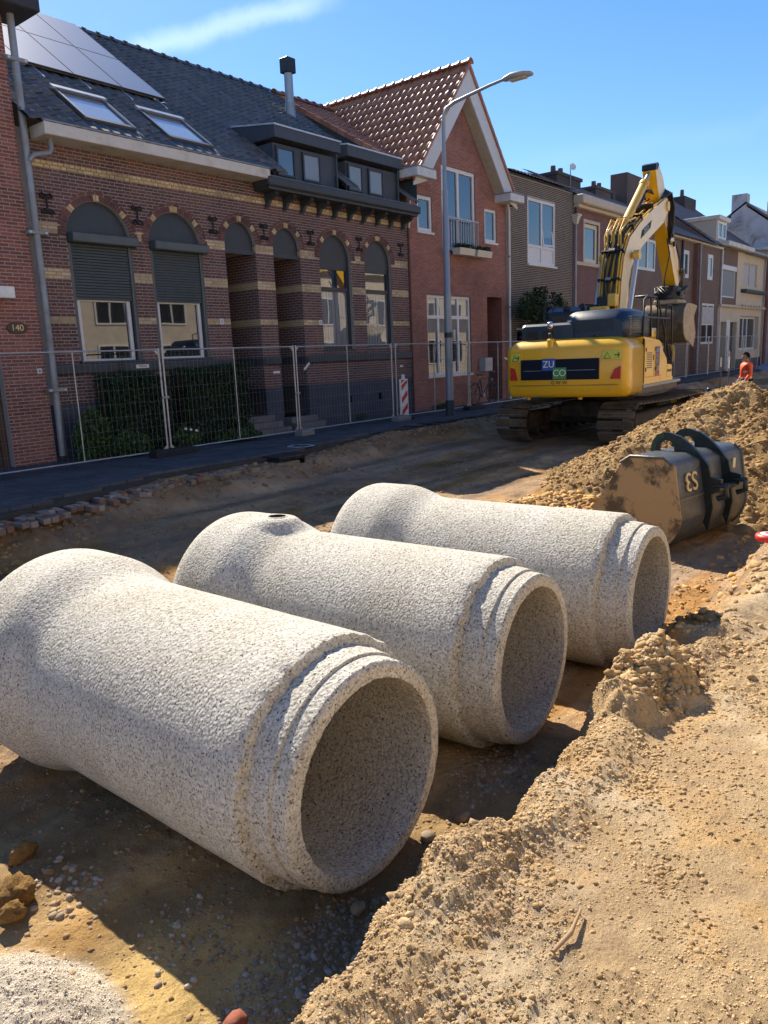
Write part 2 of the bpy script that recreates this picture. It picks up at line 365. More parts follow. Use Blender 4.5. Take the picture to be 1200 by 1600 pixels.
def ground_col(x, y, z):
    """colour of the soil itself: pale dried sand on the bank, damp brown floor, orange loam patches"""
    n1 = fbm(x, y, .7, 5, 101); n2 = fbm(x, y, 3.1, 5, 105); n3 = fbm(x, y, 11, 4, 109)
    dry = np.array([.54, .385, .215]); pale = np.array([.63, .50, .33]); loam = np.array([.54, .345, .155]); damp = np.array([.33, .22, .13]); brown = np.array([.44, .295, .165]); ora = np.array([.56, .29, .09]); grey = np.array([.30, .22, .155]); white = np.array([.62, .55, .45])
    def mx(a, b, t): return a * (1 - t[..., None]) + b * t[..., None]
    e = bank_edge(x); t = 1 - sst(e + .0, e + .25, y + .1 * n2)
    bankc = mx(np.broadcast_to(dry, x.shape + (3,)), pale, sst(-.1, .35, n1 + .5 * n2))
    bankc = mx(bankc, loam * .92, sst(.0, .4, n2 + .7 * n3 - .1) * .75)
    bankc = mx(bankc, brown * .9, sst(.05, .45, fbm(x, y, 2.2, 5, 121)) * .5)
    edge = np.exp(-((y - e - .16) / .14) ** 2); bankc = mx(bankc, loam * .9, edge * .7)
    floor = mx(np.broadcast_to(brown, x.shape + (3,)), damp, sst(-.2, .3, n1 + .3 * n2))
    streak = fbm(x * .35, y * 2.0, 1.0, 5, 131)
    floor = mx(floor, ora * .62, sst(.05, .4, streak + .2 * n2) * .9)
    floor = mx(floor, grey, sst(.1, .5, fbm(x * .4, y * 1.6, 1.3, 5, 135)) * .6)
    floor = mx(floor, np.array([.50, .33, .14]), sst(.0, .5, n1 * .6 + .4) * (1 - sst(3.0, 4.4, y)) * .55 * (1 - sst(3.0, 4.5, x)))
    floor = mx(floor, grey * .9, sst(8.8, 10.2, y) * .5 * (1 - sst(14, 18, x)))
    floor = floor * (1 + .55 * fbm(x * .22, y * 2.6, 1.2, 5, 151) + .3 * fbm(x, y, 2.2, 4, 155))[..., None]
    for yc, cv in ((4.4, .03), (6.9, -.02), (8.3, .015)):
        yy = y - yc - cv * (x - 6) ** 2 * .3; mk = np.exp(-(yy / .32) ** 6) * sst(-.25, .1, fbm(x, y, .6, 3, 141)); floor = floor * (1 - .22 * mk * (.5 + .5 * np.sin(x * 31 + yy * 1.5)))[..., None]
    c = mx(floor, bankc, t)
    d = np.hypot((x - 5.1) / 1.1, (y - 1.75) / .45); c = mx(c, ora * 1.12, sst(0, .5, 1 - d + .3 * n2))
    d = np.hypot((x - .82) / .43, (y - 2.38) / .56); c = mx(c, white, sst(-.02, .2, 1 - d + .15 * n2))
    d = np.hypot((x - 1.38) / .5, (y - 2.1) / .5); c = mx(c, np.array([.68, .48, .19]), sst(0, .5, 1 - d + .25 * n2) * .8 * (1 - sst(-.02, .2, 1 - np.hypot((x - .82) / .43, (y - 2.38) / .56))))
    return np.clip(c * (1 + .22 * n3[..., None] + .16 * n2[..., None]), .02, .8)
def soilmat(name, attr=True, col=(.4, .27, .13), g1=.018, g2=.005, rough=.95):
    m, nt, b = nodemat(name)
    if attr: c = nd(nt, 'ShaderNodeAttribute', attribute_name='soil').outputs['Color']
    else: c = ramp(nt, noise(nt, 2.5, 8, .65), [(.3, tuple(x * .7 for x in col)), (.7, tuple(x * 1.15 for x in col))])
    n = noise(nt, 130, 7, .8); n2 = noise(nt, 26, 8, .72)
    c = mixc(nt, .7, c, ramp(nt, n, [(.3, (.60, .58, .55)), (.55, (1, 1, 1)), (.72, (1.4, 1.38, 1.34))]), 'MULTIPLY')
    v = nd(nt, 'ShaderNodeTexVoronoi', {'Scale': 190.0}); nt.links.new(pos(nt), v.inputs['Vector'])
    c = mixc(nt, .35, c, ramp(nt, v.outputs['Distance'], [(.0, (1.25, 1.25, 1.25)), (.55, (.75, .75, .75))]), 'MULTIPLY')
    nt.links.new(c, b.inputs['Base Color']); b.inputs['Roughness'].default_value = rough; b.inputs['Specular IOR Level'].default_value = .15
    v3 = nd(nt, 'ShaderNodeTexVoronoi', {'Scale': 75.0}, feature='SMOOTH_F1'); nt.links.new(pos(nt), v3.inputs['Vector'])
    crumb = math_(nt, 'MULTIPLY', math_(nt, 'SUBTRACT', 1, v3.outputs['Distance']), ramp(nt, noise(nt, 9, 6, .7), [(.42, (0, 0, 0)), (.62, (1, 1, 1))]))
    p = bump(nt, b, n2, g1); p = bump(nt, b, crumb, g1 * .55, prev=p); bump(nt, b, n, g2, prev=p)
    return m
SOIL = soilmat('soil'); HEAPM = soilmat('heap_soil', True, g1=.04, g2=.01)
def axis(a, b, c0, c1, fine, rate):
    """grid lines: even spacing inside c0..c1, widening away from it"""
    out = list(np.arange(c0, c1, fine)); x = c1; s = fine
    while x < b: out.append(x); s = max(fine, rate * (x - c1) + fine); x += s
    out.append(b); x = c0 - fine; lo = []
    while x > a: lo.append(x); s = fine + rate * 3 * (c0 - x); x -= s
    lo.append(a); return np.array(lo[::-1] + out)
def gridmesh(name, xs, ys, zf, cf, m, parent=None):
    X, Y = np.meshgrid(xs, ys, indexing='ij'); Z = zf(X, Y); n, k = X.shape
    co = np.stack([X, Y, Z], -1).reshape(-1, 3)
    idx = np.arange(n * k).reshape(n, k)
    q = np.stack([idx[:-1, :-1], idx[1:, :-1], idx[1:, 1:], idx[:-1, 1:]], -1).reshape(-1, 4)
    me = bpy.data.meshes.new(name)
    me.vertices.add(len(co)); me.vertices.foreach_set('co', co.ravel())
    me.loops.add(q.size); me.loops.foreach_set('vertex_index', q.ravel().astype(np.int32))
    me.polygons.add(len(q)); me.polygons.foreach_set('loop_start', (np.arange(len(q)) * 4).astype(np.int32))
    me.polygons.foreach_set('use_smooth', np.ones(len(q), bool))
    me.update(calc_edges=True)
    if cf is not None:
        C_ = np.concatenate([cf(X, Y, Z), np.ones(X.shape + (1,))], -1).reshape(-1, 4).astype(np.float32)
        a = me.color_attributes.new('soil', 'FLOAT_COLOR', 'POINT'); a.data.foreach_set('color', C_.ravel())
    me.materials.append(m); o = bpy.data.objects.new(name, me); COL.objects.link(o)
    if parent: o.parent = parent
    return o
xs = axis(-9, 78, .7, 3.6, .0125, .0062); ys = axis(-8, 15, .1, 2.9, .0125, .0075)
def gz(X, Y):
    Z = ground_z(X, Y); k = kerb(X)
    Z = np.where(Y > k + .02, np.minimum(Z, -.16), Z); Z = np.where(Y > k + .3, -.2, Z)
    return Z
g = gridmesh('ground', xs, ys, gz, ground_col, SOIL); tag(g, 'sandy excavated street floor and near bank of loose soil', None, kind='structure'); del g['label']
o = MB().add([(-900, -900, -.9), (900, -900, -.9), (900, 900, -.9), (-900, 900, -.9)], [(0, 1, 2, 3)]).build('terrain', mat('far_ground', (.20, .16, .11), .9), None); tag(o, None, None, kind='structure')

# ---- the big sand heap
PK = [(13.4, 3.3, 1.08, .56), (13.9, 1.4, 1.0, .5), (12.3, 4.35, .42, .6), (11.6, 2.2, .55, .5), (13.5, -1.2, .8, .45)]
def heap_z(x, y):
    h = np.full(x.shape, -2.0)
    for px, py, pz, s in PK:
        h = np.maximum(h, pz - s * np.hypot(x - px, (y - py) * .92) + .0)
    h = h + .16 * fbm(x, y, .8, 4, 201) + .09 * rid(x, y, 2.3, 4, 205) + .06 * bil(x, y, 5.5, 211) + .035 * rid(x, y, 9, 3, 215)
    m = 1.12 + .05 * fbm(x, y, 2, 3, 219)
    h = np.where(h > m - .25, m - .25 + .25 * np.tanh((h - m + .25) / .25), h)
    return np.maximum(h, ground_z(x, y, False) - .12)
def heap_col(x, y, z):
    n1 = fbm(x, y, 1.1, 5, 221); n2 = fbm(x, y, 4, 5, 225)
    a = np.array([.40, .25, .105]); b = np.array([.50, .34, .165]); c = np.array([.24, .145, .06])
    def mx(p, q, t): return p * (1 - t[..., None]) + q * t[..., None]
    r = mx(np.broadcast_to(a, x.shape + (3,)), b, sst(-.1, .4, n1 + .4 * n2)); r = mx(r, c, sst(.1, .6, n2 - .4 * n1) * .7)
    return np.clip(r * (1 + .25 * fbm(x, y, 13, 3, 229)[..., None]), .03, .8)
o = gridmesh('sand_heap', axis(9, 19, 9.4, 15, .032, .01), axis(-5, 7, 0.6, 6.4, .032, .01), heap_z, heap_col, HEAPM)
tag(o, 'tall heap of lumpy brown sand beside the excavator, right edge of the photo', 'sand heap')

# ---- loose stones and clods: many small lumps, one object per kind
_ph = (1 + 5 ** .5) / 2
ICO = np.array([(-1, _ph, 0), (1, _ph, 0), (-1, -_ph, 0), (1, -_ph, 0), (0, -1, _ph), (0, 1, _ph), (0, -1, -_ph), (0, 1, -_ph), (_ph, 0, -1), (_ph, 0, 1), (-_ph, 0, -1), (-_ph, 0, 1)]) / 1.9
ICF = np.array([(0, 11, 5), (0, 5, 1), (0, 1, 7), (0, 7, 10), (0, 10, 11), (1, 5, 9), (5, 11, 4), (11, 10, 2), (10, 7, 6), (7, 1, 8), (3, 9, 4), (3, 4, 2), (3, 2, 6), (3, 6, 8), (3, 8, 9), (4, 9, 5), (2, 4, 11), (6, 2, 10), (8, 6, 7), (9, 8, 1)])
OCT = np.array([(1, 0, 0), (-1, 0, 0), (0, 1, 0), (0, -1, 0), (0, 0, 1), (0, 0, -1)]) * 1.0
OCF = np.array([(0, 2, 4), (2, 1, 4), (1, 3, 4), (3, 0, 4), (2, 0, 5), (1, 2, 5), (3, 1, 5), (0, 3, 5)])
def lumps(name, P, S, m, flat=.7, jit=.28, smooth=False, oct_=False):
    BV, BF = (OCT, OCF) if oct_ else (ICO, ICF); NV = len(BV)
    n = len(P); v = BV[None] * (1 + jit * (rng.random((n, NV, 1)) * 2 - 1)) + jit * .5 * (rng.random((n, NV, 3)) - .5)
    sc = S[:, None] * np.stack([rng.uniform(.75, 1.3, n), rng.uniform(.7, 1.1, n), rng.uniform(flat * .7, flat * 1.1, n)], -1)
    v = v * sc[:, None, :]
    a = rng.random(n) * 6.283; ca, sa = np.cos(a)[:, None], np.sin(a)[:, None]
    x = v[..., 0] * ca - v[..., 1] * sa; y = v[..., 0] * sa + v[..., 1] * ca; z = v[..., 2] + .35 * x * (rng.random((n, 1)) - .5)
    v = np.stack([x, y, z], -1) + P[:, None, :]
    f = (BF[None] + (np.arange(n) * NV)[:, None, None]).reshape(-1, 3)
    me = bpy.data.meshes.new(name); me.vertices.add(n * NV); me.vertices.foreach_set('co', v.ravel())
    me.loops.add(f.size); me.loops.foreach_set('vertex_index', f.ravel().astype(np.int32))
    me.polygons.add(len(f)); me.polygons.foreach_set('loop_start', (np.arange(len(f)) * 3).astype(np.int32))
    if smooth: me.polygons.foreach_set('use_smooth', np.ones(len(f), bool))
    me.update(calc_edges=True); me.materials.append(m)
    o = bpy.data.objects.new(name, me); COL.objects.link(o); return o
STONE = brickmat('gravel_stone', [(.31, .25, .18), (.36, .30, .23), (.27, .21, .155), (.38, .27, .16), (.42, .36, .29), (.28, .17, .10), (.33, .25, .16), (.28, .22, .15)], .85, .003)
CLOD = brickmat('dry_clod', [(.55, .395, .22), (.50, .35, .18), (.62, .47, .29), (.47, .315, .155), (.56, .41, .235)], .95, .006)
CLODO = brickmat('orange_clod', [(.56, .33, .11), (.50, .28, .10), (.60, .39, .16), (.42, .25, .10)], .95, .004)
CLODH = brickmat('heap_clod', [(.40, .25, .105), (.48, .325, .155), (.35, .215, .09), (.43, .28, .125), (.30, .185, .075)], .95, .006)
WHT = brickmat('pale_sand_grain', [(.70, .62, .50), (.64, .55, .43), (.76, .69, .58)], .95, .002)
DARKC = brickmat('damp_clod', [(.27, .18, .10), (.33, .22, .12), (.22, .155, .09), (.37, .24, .11)], .95, .004)
def scat(n, gen, zf, sink=.2, smin=.004, smax=.02, p=2.5):
    x, y = gen(n); s = smin + (smax - smin) * rng.random(n) ** p
    return np.stack([x, y, zf(x, y) + s * sink], -1), s
def ell(cx, cy, rx, ry):
    def g(n):
        a = rng.random(n) * 6.283; r = np.sqrt(rng.random(n)) * (.6 + .4 * rng.random(n)); return cx + rx * r * np.cos(a), cy + ry * r * np.sin(a)
    return g
def rect(x0, x1, y0, y1): return lambda n: (rng.uniform(x0, x1, n), rng.uniform(y0, y1, n))
def edgegen(x0, x1, sp):
    def g(n):
        x = rng.uniform(x0, x1, n); return x, bank_edge(x) + .12 + rng.normal(0, sp, n)
    return g
def cat(L_): return np.concatenate([a for a, b in L_]), np.concatenate([b for a, b in L_])
P_, S_ = cat([scat(900, ell(1.72, 1.85, .55, .2), ground_z, -.15, .004, .020, 2.8), scat(130, ell(1.38, 2.95, .16, .28), ground_z, 0, .005, .022, 2), scat(500, ell(3.25, 1.95, .4, .25), ground_z, 0, .004, .02, 2),
              scat(180, ell(1.5, 2.3, .28, .28), ground_z, 0, .004, .018, 2), scat(1100, rect(1.1, 5, 1.6, 3.4), ground_z, -.2, .003, .013), scat(700, rect(2, 12, 3, 9), ground_z, -.2, .005, .02), scat(60, ell(2.6, 1.75, .3, .2), ground_z, .3, .01, .04),
              scat(160, rect(.8, 6, .1, 1.5), ground_z, -.1, .003, .010)])
tag(lumps('gravel', P_, S_, STONE, .75, .24, False), 'grey gravel and pebbles strewn over the trench floor before the pipes', 'gravel', kind='stuff')
def crumbgen(x0, x1, y0, y1):
    def g(n):
        x = rng.uniform(x0, x1, n * 3); y = rng.uniform(y0, y1, n * 3); k = fbm(x, y, 1.7, 3, 71) + .5 * fbm(x, y, 5, 2, 99) > .04 + rng.normal(0, .08, n * 3)
        return x[k][:n], y[k][:n]
    return g
def scat2(n, gen, zf, sink, smin, smax, p=3):
    x, y = gen(n); s = smin + (smax - smin) * rng.random(len(x)) ** p
    return np.stack([x, y, zf(x, y) + s * sink], -1), s
P_, S_ = cat([scat2(42000, crumbgen(.8, 3.6, .1, 1.6), ground_z, 0, .0012, .0065), scat2(14000, rect(.8, 4.5, .1, 1.6), ground_z, 0, .001, .005), scat(14000, edgegen(.9, 5, .12), ground_z, 0, .0015, .010, 3), scat(5000, ell(3.72, 1.44, .42, .26), ground_z, 0, .002, .013, 3), scat2(5000, crumbgen(4.2, 9, .2, 1.6), ground_z, 0, .003, .016)])
tag(lumps('fine_crumbs', P_, S_, CLOD, .8, .35, oct_=True), 'fine crumbly sand grains covering the near bank', 'soil crumbs', kind='stuff')
P_, S_ = cat([scat2(350, crumbgen(.8, 4.6, .1, 1.5), ground_z, -.1, .004, .010), scat(420, edgegen(.9, 5, .10), ground_z, -.1, .005, .017, 3), scat(40, edgegen(.9, 5.2, .1), ground_z, .1, .015, .034),
              scat(200, ell(3.72, 1.44, .40, .24), ground_z, -.3, .006, .028, 3), scat(90, ell(7.6, 1.3, 1.7, .4), ground_z, -.2, .02, .07, 2.2)])
tag(lumps('dry_crumbs', P_, S_, CLOD, .75, .42), 'pale clods of dried sand lying along the lip of the near bank', 'soil clods', kind='stuff')
def clus(n, k, x0, x1, smin, smax):
    cx = rng.uniform(x0, x1, k); cy = bank_edge(cx) + .1 - np.abs(rng.normal(0, .35, k)); r = rng.uniform(.03, .16, k); j = rng.integers(0, k, n)
    x = cx[j] + rng.normal(0, 1, n) * r[j] * 1.5; y = cy[j] + rng.normal(0, 1, n) * r[j]; s = smin + (smax - smin) * rng.random(n) ** 3
    return np.stack([x, y, ground_z(x, y)], -1), s
P_, S_ = cat([clus(9000, 60, .9, 4.2, .002, .011), clus(220, 40, .9, 4.2, .005, .016), clus(2500, 30, 4, 9, .004, .03), scat(1500, ell(3.78, 1.30, .50, .26), ground_z, 0, .003, .030, 3)])
BRC = brickmat('brown_crumb', [(.40, .27, .13), (.46, .31, .155), (.34, .22, .10), (.50, .36, .19)], .95, .006)
tag(lumps('brown_crumbs', P_, S_, BRC, .8, .42), 'pale crumbs and clods of dried sand scattered on the near bank', 'soil crumbs', kind='stuff')
P_, S_ = cat([scat(900, ell(5.1, 1.72, .95, .3), ground_z, -.1, .005, .045, 3), scat(1500, ell(9.8, 4.9, 1.6, .9), ground_z, .1, .006, .08, 3), scat(500, rect(6, 11, 1.4, 2.2), ground_z, -.1, .008, .05, 3)])
tag(lumps('orange_crumbs', P_, S_, CLODO, .8, .45), 'orange loam crumbs spilled below the bank beside the third pipe', 'soil crumbs', kind='stuff')
P_, S_ = scat(26000, rect(9.6, 14.6, -1, 6.4), heap_z, -.1, .006, .050, 4); k = P_[:, 2] > ground_z(P_[:, 0], P_[:, 1], False) + .02
tag(lumps('heap_clods', P_[k], S_[k], CLODH, .8, .42), 'lumps of brown sand lying on the slopes of the big heap', 'soil clods', kind='stuff')
P_, S_ = scat(13000, ell(.86, 2.40, .40, .54), ground_z, 0, .0012, .006)
tag(lumps('pale_sand_grains', P_, S_, WHT, .8, .35, oct_=True), 'whitish coarse sand at the lower left corner', 'sand', kind='stuff')
P_, S_ = cat([scat(1600, rect(3, 14, 6.5, 10), ground_z, -.2, .006, .05, 3.5), scat(16000, rect(1.1, 8, 1.7, 9), ground_z, -.1, .002, .018), scat(1800, lambda n: (lambda x: (x, kerb(x) - .1 - np.abs(rng.normal(0, .35, n))))(rng.uniform(3, 19, n)), ground_z, -.1, .006, .065, 2.8)])
tag(lumps('damp_crumbs', P_, S_, DARKC, .75, .3), 'dark damp crumbs of soil on the excavated floor and along the pavement edge', 'soil crumbs', kind='stuff')

def lump(name, loc, size, m, label, cat_, seed, sub=3, amp=.25, flat=.8, group=None, rot=0):
    import bmesh
    bm = bmesh.new(); bmesh.ops.create_icosphere(bm, subdivisions=sub, radius=1)
    from mathutils import noise as mn
    for v in bm.verts:
        n = mn.fractal(v.co * 1.3 + V((seed, seed * 2, 0)), .8, 2.1, 5) + .6 * mn.fractal(v.co * 5 + V((0, seed, 3)), .7, 2, 3)
        v.co = V((v.co.x * size[0], v.co.y * size[1], v.co.z * size[2])) * (1 + amp * 1.5 * n)
    me = bpy.data.meshes.new(name); bm.to_mesh(me); bm.free()
    for p in me.polygons: p.use_smooth = True
    me.materials.append(m); o = bpy.data.objects.new(name, me); COL.objects.link(o); o.location = loc; o.rotation_euler = (0, 0, rot)
    return tag(o, label, cat_, group)
OCL = soilmat('orange_loam', False, (.40, .235, .085), .02, .006)
lump('loam_clod', (1.21, 3.06, -.445), (.085, .07, .06), OCL, 'largest orange loam clod by the pale sand, left edge of the photo', 'clod', 3)
lump('loam_clod', (1.10, 3.16, -.45), (.07, .06, .06), OCL, 'small orange clod cut by the left photo edge, left of the largest orange clod', 'clod', 8)
lump('loam_clod', (1.37, 3.33, -.46), (.06, .05, .045), OCL, 'small shaded orange clod among pebbles below the first pipe', 'clod', 12)
lump('loam_clod', (1.14, 2.95, -.44), (.05, .04, .035), OCL, 'smallest orange clod just above the pale sand at the left edge', 'clod', 14)
BR_ = brickmat('broken_brick', [(.34, .12, .07), (.30, .10, .06)], .85, .004)
lump('brick_fragment', (1.33, 1.80, -.44), (.05, .035, .03), BR_, 'reddish broken brick piece at the bottom edge of the photo', 'brick piece', 21, 2, .2)
lump('brick_fragment', (2.50, 1.78, -.46), (.05, .045, .03), mat('dark_brick_bit', (.16, .10, .085), .9), 'dull brown brick piece lying before the mouth of the first pipe', 'brick piece', 22, 2, .2)
for i, (x, y, s, lb) in enumerate([(2.28, 1.98, .05, 'round tan stone under the lower rim of the first pipe'), (2.02, 1.86, .035, 'small tan stone left of the rim of the first pipe'), (2.30, 1.37, .045, 'smooth tan stone stuck in the crumbly lip of the bank before the first pipe'), (2.47, 1.47, .035, 'small pale stone high on the lip of the bank before the first pipe'), (3.95, 1.27, .045, 'upright orange and cream stone right of the crumbled mound')]):
    lump('stone', (x, y, float(ground_z(np.array([x]), np.array([y]))[0]) + s * .5), (s, s * .8, s * .7), mat('tan_stone' + str(i), [(.30, .22, .13), (.28, .2, .11), (.42, .30, .15), (.5, .42, .3), (.5, .36, .2)][i], .85, grain=.002), lb, 'stone', 30 + i, 3, .12)
def twig(pts, r, lb):
    P = [(x, y, float(ground_z(np.array([x]), np.array([y]))[0]) + dz) for x, y, dz in pts]
    tag(MB().tube(P, r, 6).build('twig', mat('twig_bark', (.30, .20, .11), .85)), lb, 'twig')
twig([(1.76, .87, .012), (1.86, .86, .025), (1.97, .88, .02)], [.006, .008, .004], 'short brown twig lying on the near bank at the bottom of the photo')
# ------------------------------------------------------------------ concrete pipes
def porous(name, base, dark, pit=.5, sc=96):
    m, nt, b = nodemat(name)
    v = nd(nt, 'ShaderNodeTexVoronoi', {'Scale': float(sc), 'Randomness': 1.0}); nt.links.new(pos(nt), v.inputs['Vector'])
    v2 = nd(nt, 'ShaderNodeTexVoronoi', {'Scale': sc * .8}, feature='SMOOTH_F1'); nt.links.new(pos(nt), v2.inputs['Vector'])
    hole = ramp(nt, noise(nt, sc * 1.15, 2, .5), [(.345, (0, 0, 0)), (.39, (1, 1, 1))])
    c = mixc(nt, hole, dark, base)
    c = mixc(nt, .8, c, ramp(nt, v.outputs['Color'], [(.1, (.72, .70, .66)), (.9, (1.14, 1.12, 1.1))]), 'MULTIPLY')
    c = mixc(nt, .6, c, ramp(nt, v2.outputs['Distance'], [(.35, (1.05, 1.05, 1.05)), (.75, (.55, .53, .5))]), 'MULTIPLY')
    st = ramp(nt, noise(nt, 2.1, 8, .65), [(.30, (.80, .77, .70)), (.55, (1, 1, 1)), (.8, (1.05, 1.05, 1.05))])
    c = mixc(nt, .8, c, st, 'MULTIPLY')
    sp = ramp(nt, noise(nt, 5.3, 7, .7), [(.68, (0, 0, 0)), (.78, (1, 1, 1))]); c = mixc(nt, math_(nt, 'MULTIPLY', sp, .45), c, (.45, .33, .16))
    nt.links.new(c, b.inputs['Base Color']); b.inputs['Roughness'].default_value = .88; b.inputs['Specular IOR Level'].default_value = .3
    h = math_(nt, 'SUBTRACT', 1, v2.outputs['Distance']); h = math_(nt, 'ADD', h, math_(nt, 'MULTIPLY', hole, .8))
    p = bump(nt, b, h, .0045, 1.0); bump(nt, b, noise(nt, 45, 4), .003, prev=p)
    return m
PIPE = porous('porous_concrete', (.54, .52, .47), (.10, .09, .075))
PIPEI = porous('porous_concrete_inside', (.52, .485, .425), (.11, .095, .075), sc=92)
LEN, RI, RO = 2.36, .400, .543
def pipe(x, y, a, label, hole=None, L_=LEN, seed=0):
    """x,y = centre of the open spigot end; a = direction the end faces"""
    n = V((math.cos(a), -math.sin(a), 0)); side = V((n.y, -n.x, 0)); c0 = V((x, y, -.5 + RO - .012))
    root = thing('concrete_pipe', label, 'concrete pipe', (x, y, -.5), group='porous concrete sewer pipes laid beside the trench')
    RB = .625
    # profile of the outer wall: distance from spigot end, radius
    SEG = [[(0, RI + .003), (0, RI + .02), (0, RI + .04), (.001, .452)], [(.001, .452), (.006, .462), (.016, .470)], [(.016, .470), (.05, .473), (.088, .475)], [(.088, .475), (.090, .486)], [(.090, .486), (.15, .491), (.205, .494)], [(.205, .494), (.211, .520), (.217, .536)]]
    prof = [(.217, .536), (.228, .540), (.25, RO)]
    prof += [(t, RO) for t in np.linspace(.34, L_ - .74, 26)]
    prof += [(L_ - .74 + .36 * s, RO + (RB - RO) * (3 * s * s - 2 * s ** 3)) for s in np.linspace(.08, 1, 12)]
    prof += [(L_ - .36 + .20 * s, RB) for s in np.linspace(.1, 1, 6)] + [(L_ - .15 + .15 * math.sin(s * math.pi / 2), RB - .08 * (1 - math.cos(s * math.pi / 2))) for s in np.linspace(.1, 1, 9)] + [(L_, .52), (L_, .50)]
    NS = 200; rings = []
    allseg = SEG + [None]; mb = MB()
    def mkring(t, r):
        ring = []
        for i in range(NS):
            th = 2 * math.pi * i / NS; rr = r
            if .20 < t < .24: rr += .010 * float(vn(th * 13 + seed, 3, seed)) + .006 * float(vn(th * 31 + seed, 3, seed))       # ragged shoulder
            if t < .02: rr += .006 * float(vn(th * 22 + seed, 5, seed))
            rr += .0025 * float(vn(th * 2, t * 3, seed + 4))
            tt = t + (.022 * float(vn(th * 9, 3, seed + 2)) + .012 * float(vn(th * 27, 3, seed + 3)) if .20 < t < .24 else 0)
            if hole is not None:      # flat boss round the lifting hole
                dz = rr * math.cos(th - hole[1]); ds = rr * math.sin(th - hole[1]); d = math.hypot((t - hole[0]) / .17, ds / .15)
                if dz > 0 and d < 1.35 and r >= RO - .01:
                    w = 1 - min(1, max(0, (d - .6) / .75)); w = w * w * (3 - 2 * w); tgt = RB + .002
                    k = tgt / max(.3, math.cos(th - hole[1])); rr = rr * (1 - w) + min(k, tgt * 1.05) * w
            ring.append(c0 - n * tt + (side * math.sin(th) + V((0, 0, 1)) * math.cos(th)) * rr)
        return ring
    for sg in SEG: mb.loft([mkring(t, r) for t, r in sg], 0, True, False)
    mb.loft([mkring(t, r) for t, r in prof], 0, True, False)
    o = mb.build('barrel', PIPE, root, fix=False); o['label'] = 'speckled porous outer wall with stepped spigot and belled far end'
    ip = [(0.0, RI + .004), (.006, RI)] + [(t, RI + .001 * math.sin(t * 9)) for t in np.linspace(.1, L_ - .16, 10)] + [(L_ - .15, RI + .004), (L_ - .13, .50), (L_, .50)]
    rings = [[c0 - n * t + (side * math.sin(a_) + V((0, 0, 1)) * math.cos(a_)) * (r + (.002 * float(vn(a_ * 8, t, seed + 7)) if t < .05 else 0)) for a_ in [2 * math.pi * i / 120 for i in range(120)]] for t, r in ip]
    MB().loft(rings, 0, True, False).build('bore', PIPEI, root, fix=False)
    if hole is not None:
        th = hole[1]; d = side * math.sin(th) + V((0, 0, 1)) * math.cos(th); p = c0 - n * hole[0] + d * (RB + .0075)
        MB().lathe([(.060, -.01), (.060, .0), (.063, .0015), (.070, .0012), (.080, -.010)], p, d, 24).build('lifting_hole_rim', PIPE, root, fix=False)
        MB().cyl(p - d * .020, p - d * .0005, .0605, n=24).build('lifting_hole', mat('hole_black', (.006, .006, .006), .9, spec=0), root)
    return root
pipe(2.159, 1.867, 1.5942, 'nearest concrete pipe, its bell end cut off by the left photo edge', L_=2.52, seed=1)
pipe(3.598, 1.890, 1.5254, 'middle concrete pipe with a round lifting hole on top of its bell', (1.91, -.03), L_=2.40, seed=2)
pipe(5.020, 1.755, 1.5205, 'farthest concrete pipe, next to the dark digging bucket', L_=2.42, seed=3)

# ------------------------------------------------------------------ loose digging bucket marked S3
def steel(name, col, dirt=(.34, .24, .13), dr=(.5, .68), ds=2.5, rough=.45, metal=.3):
    m, nt, b = nodemat(name)
    d = ramp(nt, noise(nt, ds, 10, .7), [(dr[0], (0, 0, 0)), (dr[1], (1, 1, 1))])
    n = noise(nt, 11, 8, .7); c = ramp(nt, n, [(.3, tuple(x * .6 for x in col)), (.6, col), (.8, tuple(x * 1.6 + .03 for x in col))])
    c = mixc(nt, d, c, dirt); nt.links.new(c, b.inputs['Base Color'])
    rr = nd(nt, 'ShaderNodeMapRange', {'Value': d, 'To Min': rough, 'To Max': .92}); nt.links.new(rr.outputs[0], b.inputs['Roughness'])
    mm = nd(nt, 'ShaderNodeMapRange', {'Value': d, 'To Min': metal, 'To Max': 0.0}); nt.links.new(mm.outputs[0], b.inputs['Metallic'])
    bump(nt, b, noise(nt, 26, 7, .65), .004); return m
BK = steel('bucket_steel', (.095, .10, .105), (.27, .21, .13), dr=(.54, .76)); BKS = steel('bucket_side_dirt', (.12, .085, .05), (.40, .27, .125), (.43, .50), 2.6)
BKE = steel('bucket_ear', (.025, .035, .035), (.16, .12, .07), (.62, .8), 4, .35); BKG = steel('bucket_ear_green', (.02, .09, .055), (.05, .06, .045), (.5, .7), 7, .35)
BT = thing('digging_bucket', 'dark steel bucket with two hooked ears and upside-down S3, behind the third pipe', 'excavator bucket', (8.02, 2.62, -.47), R(-9), local=True); BT.scale = (.95, .95, .94)
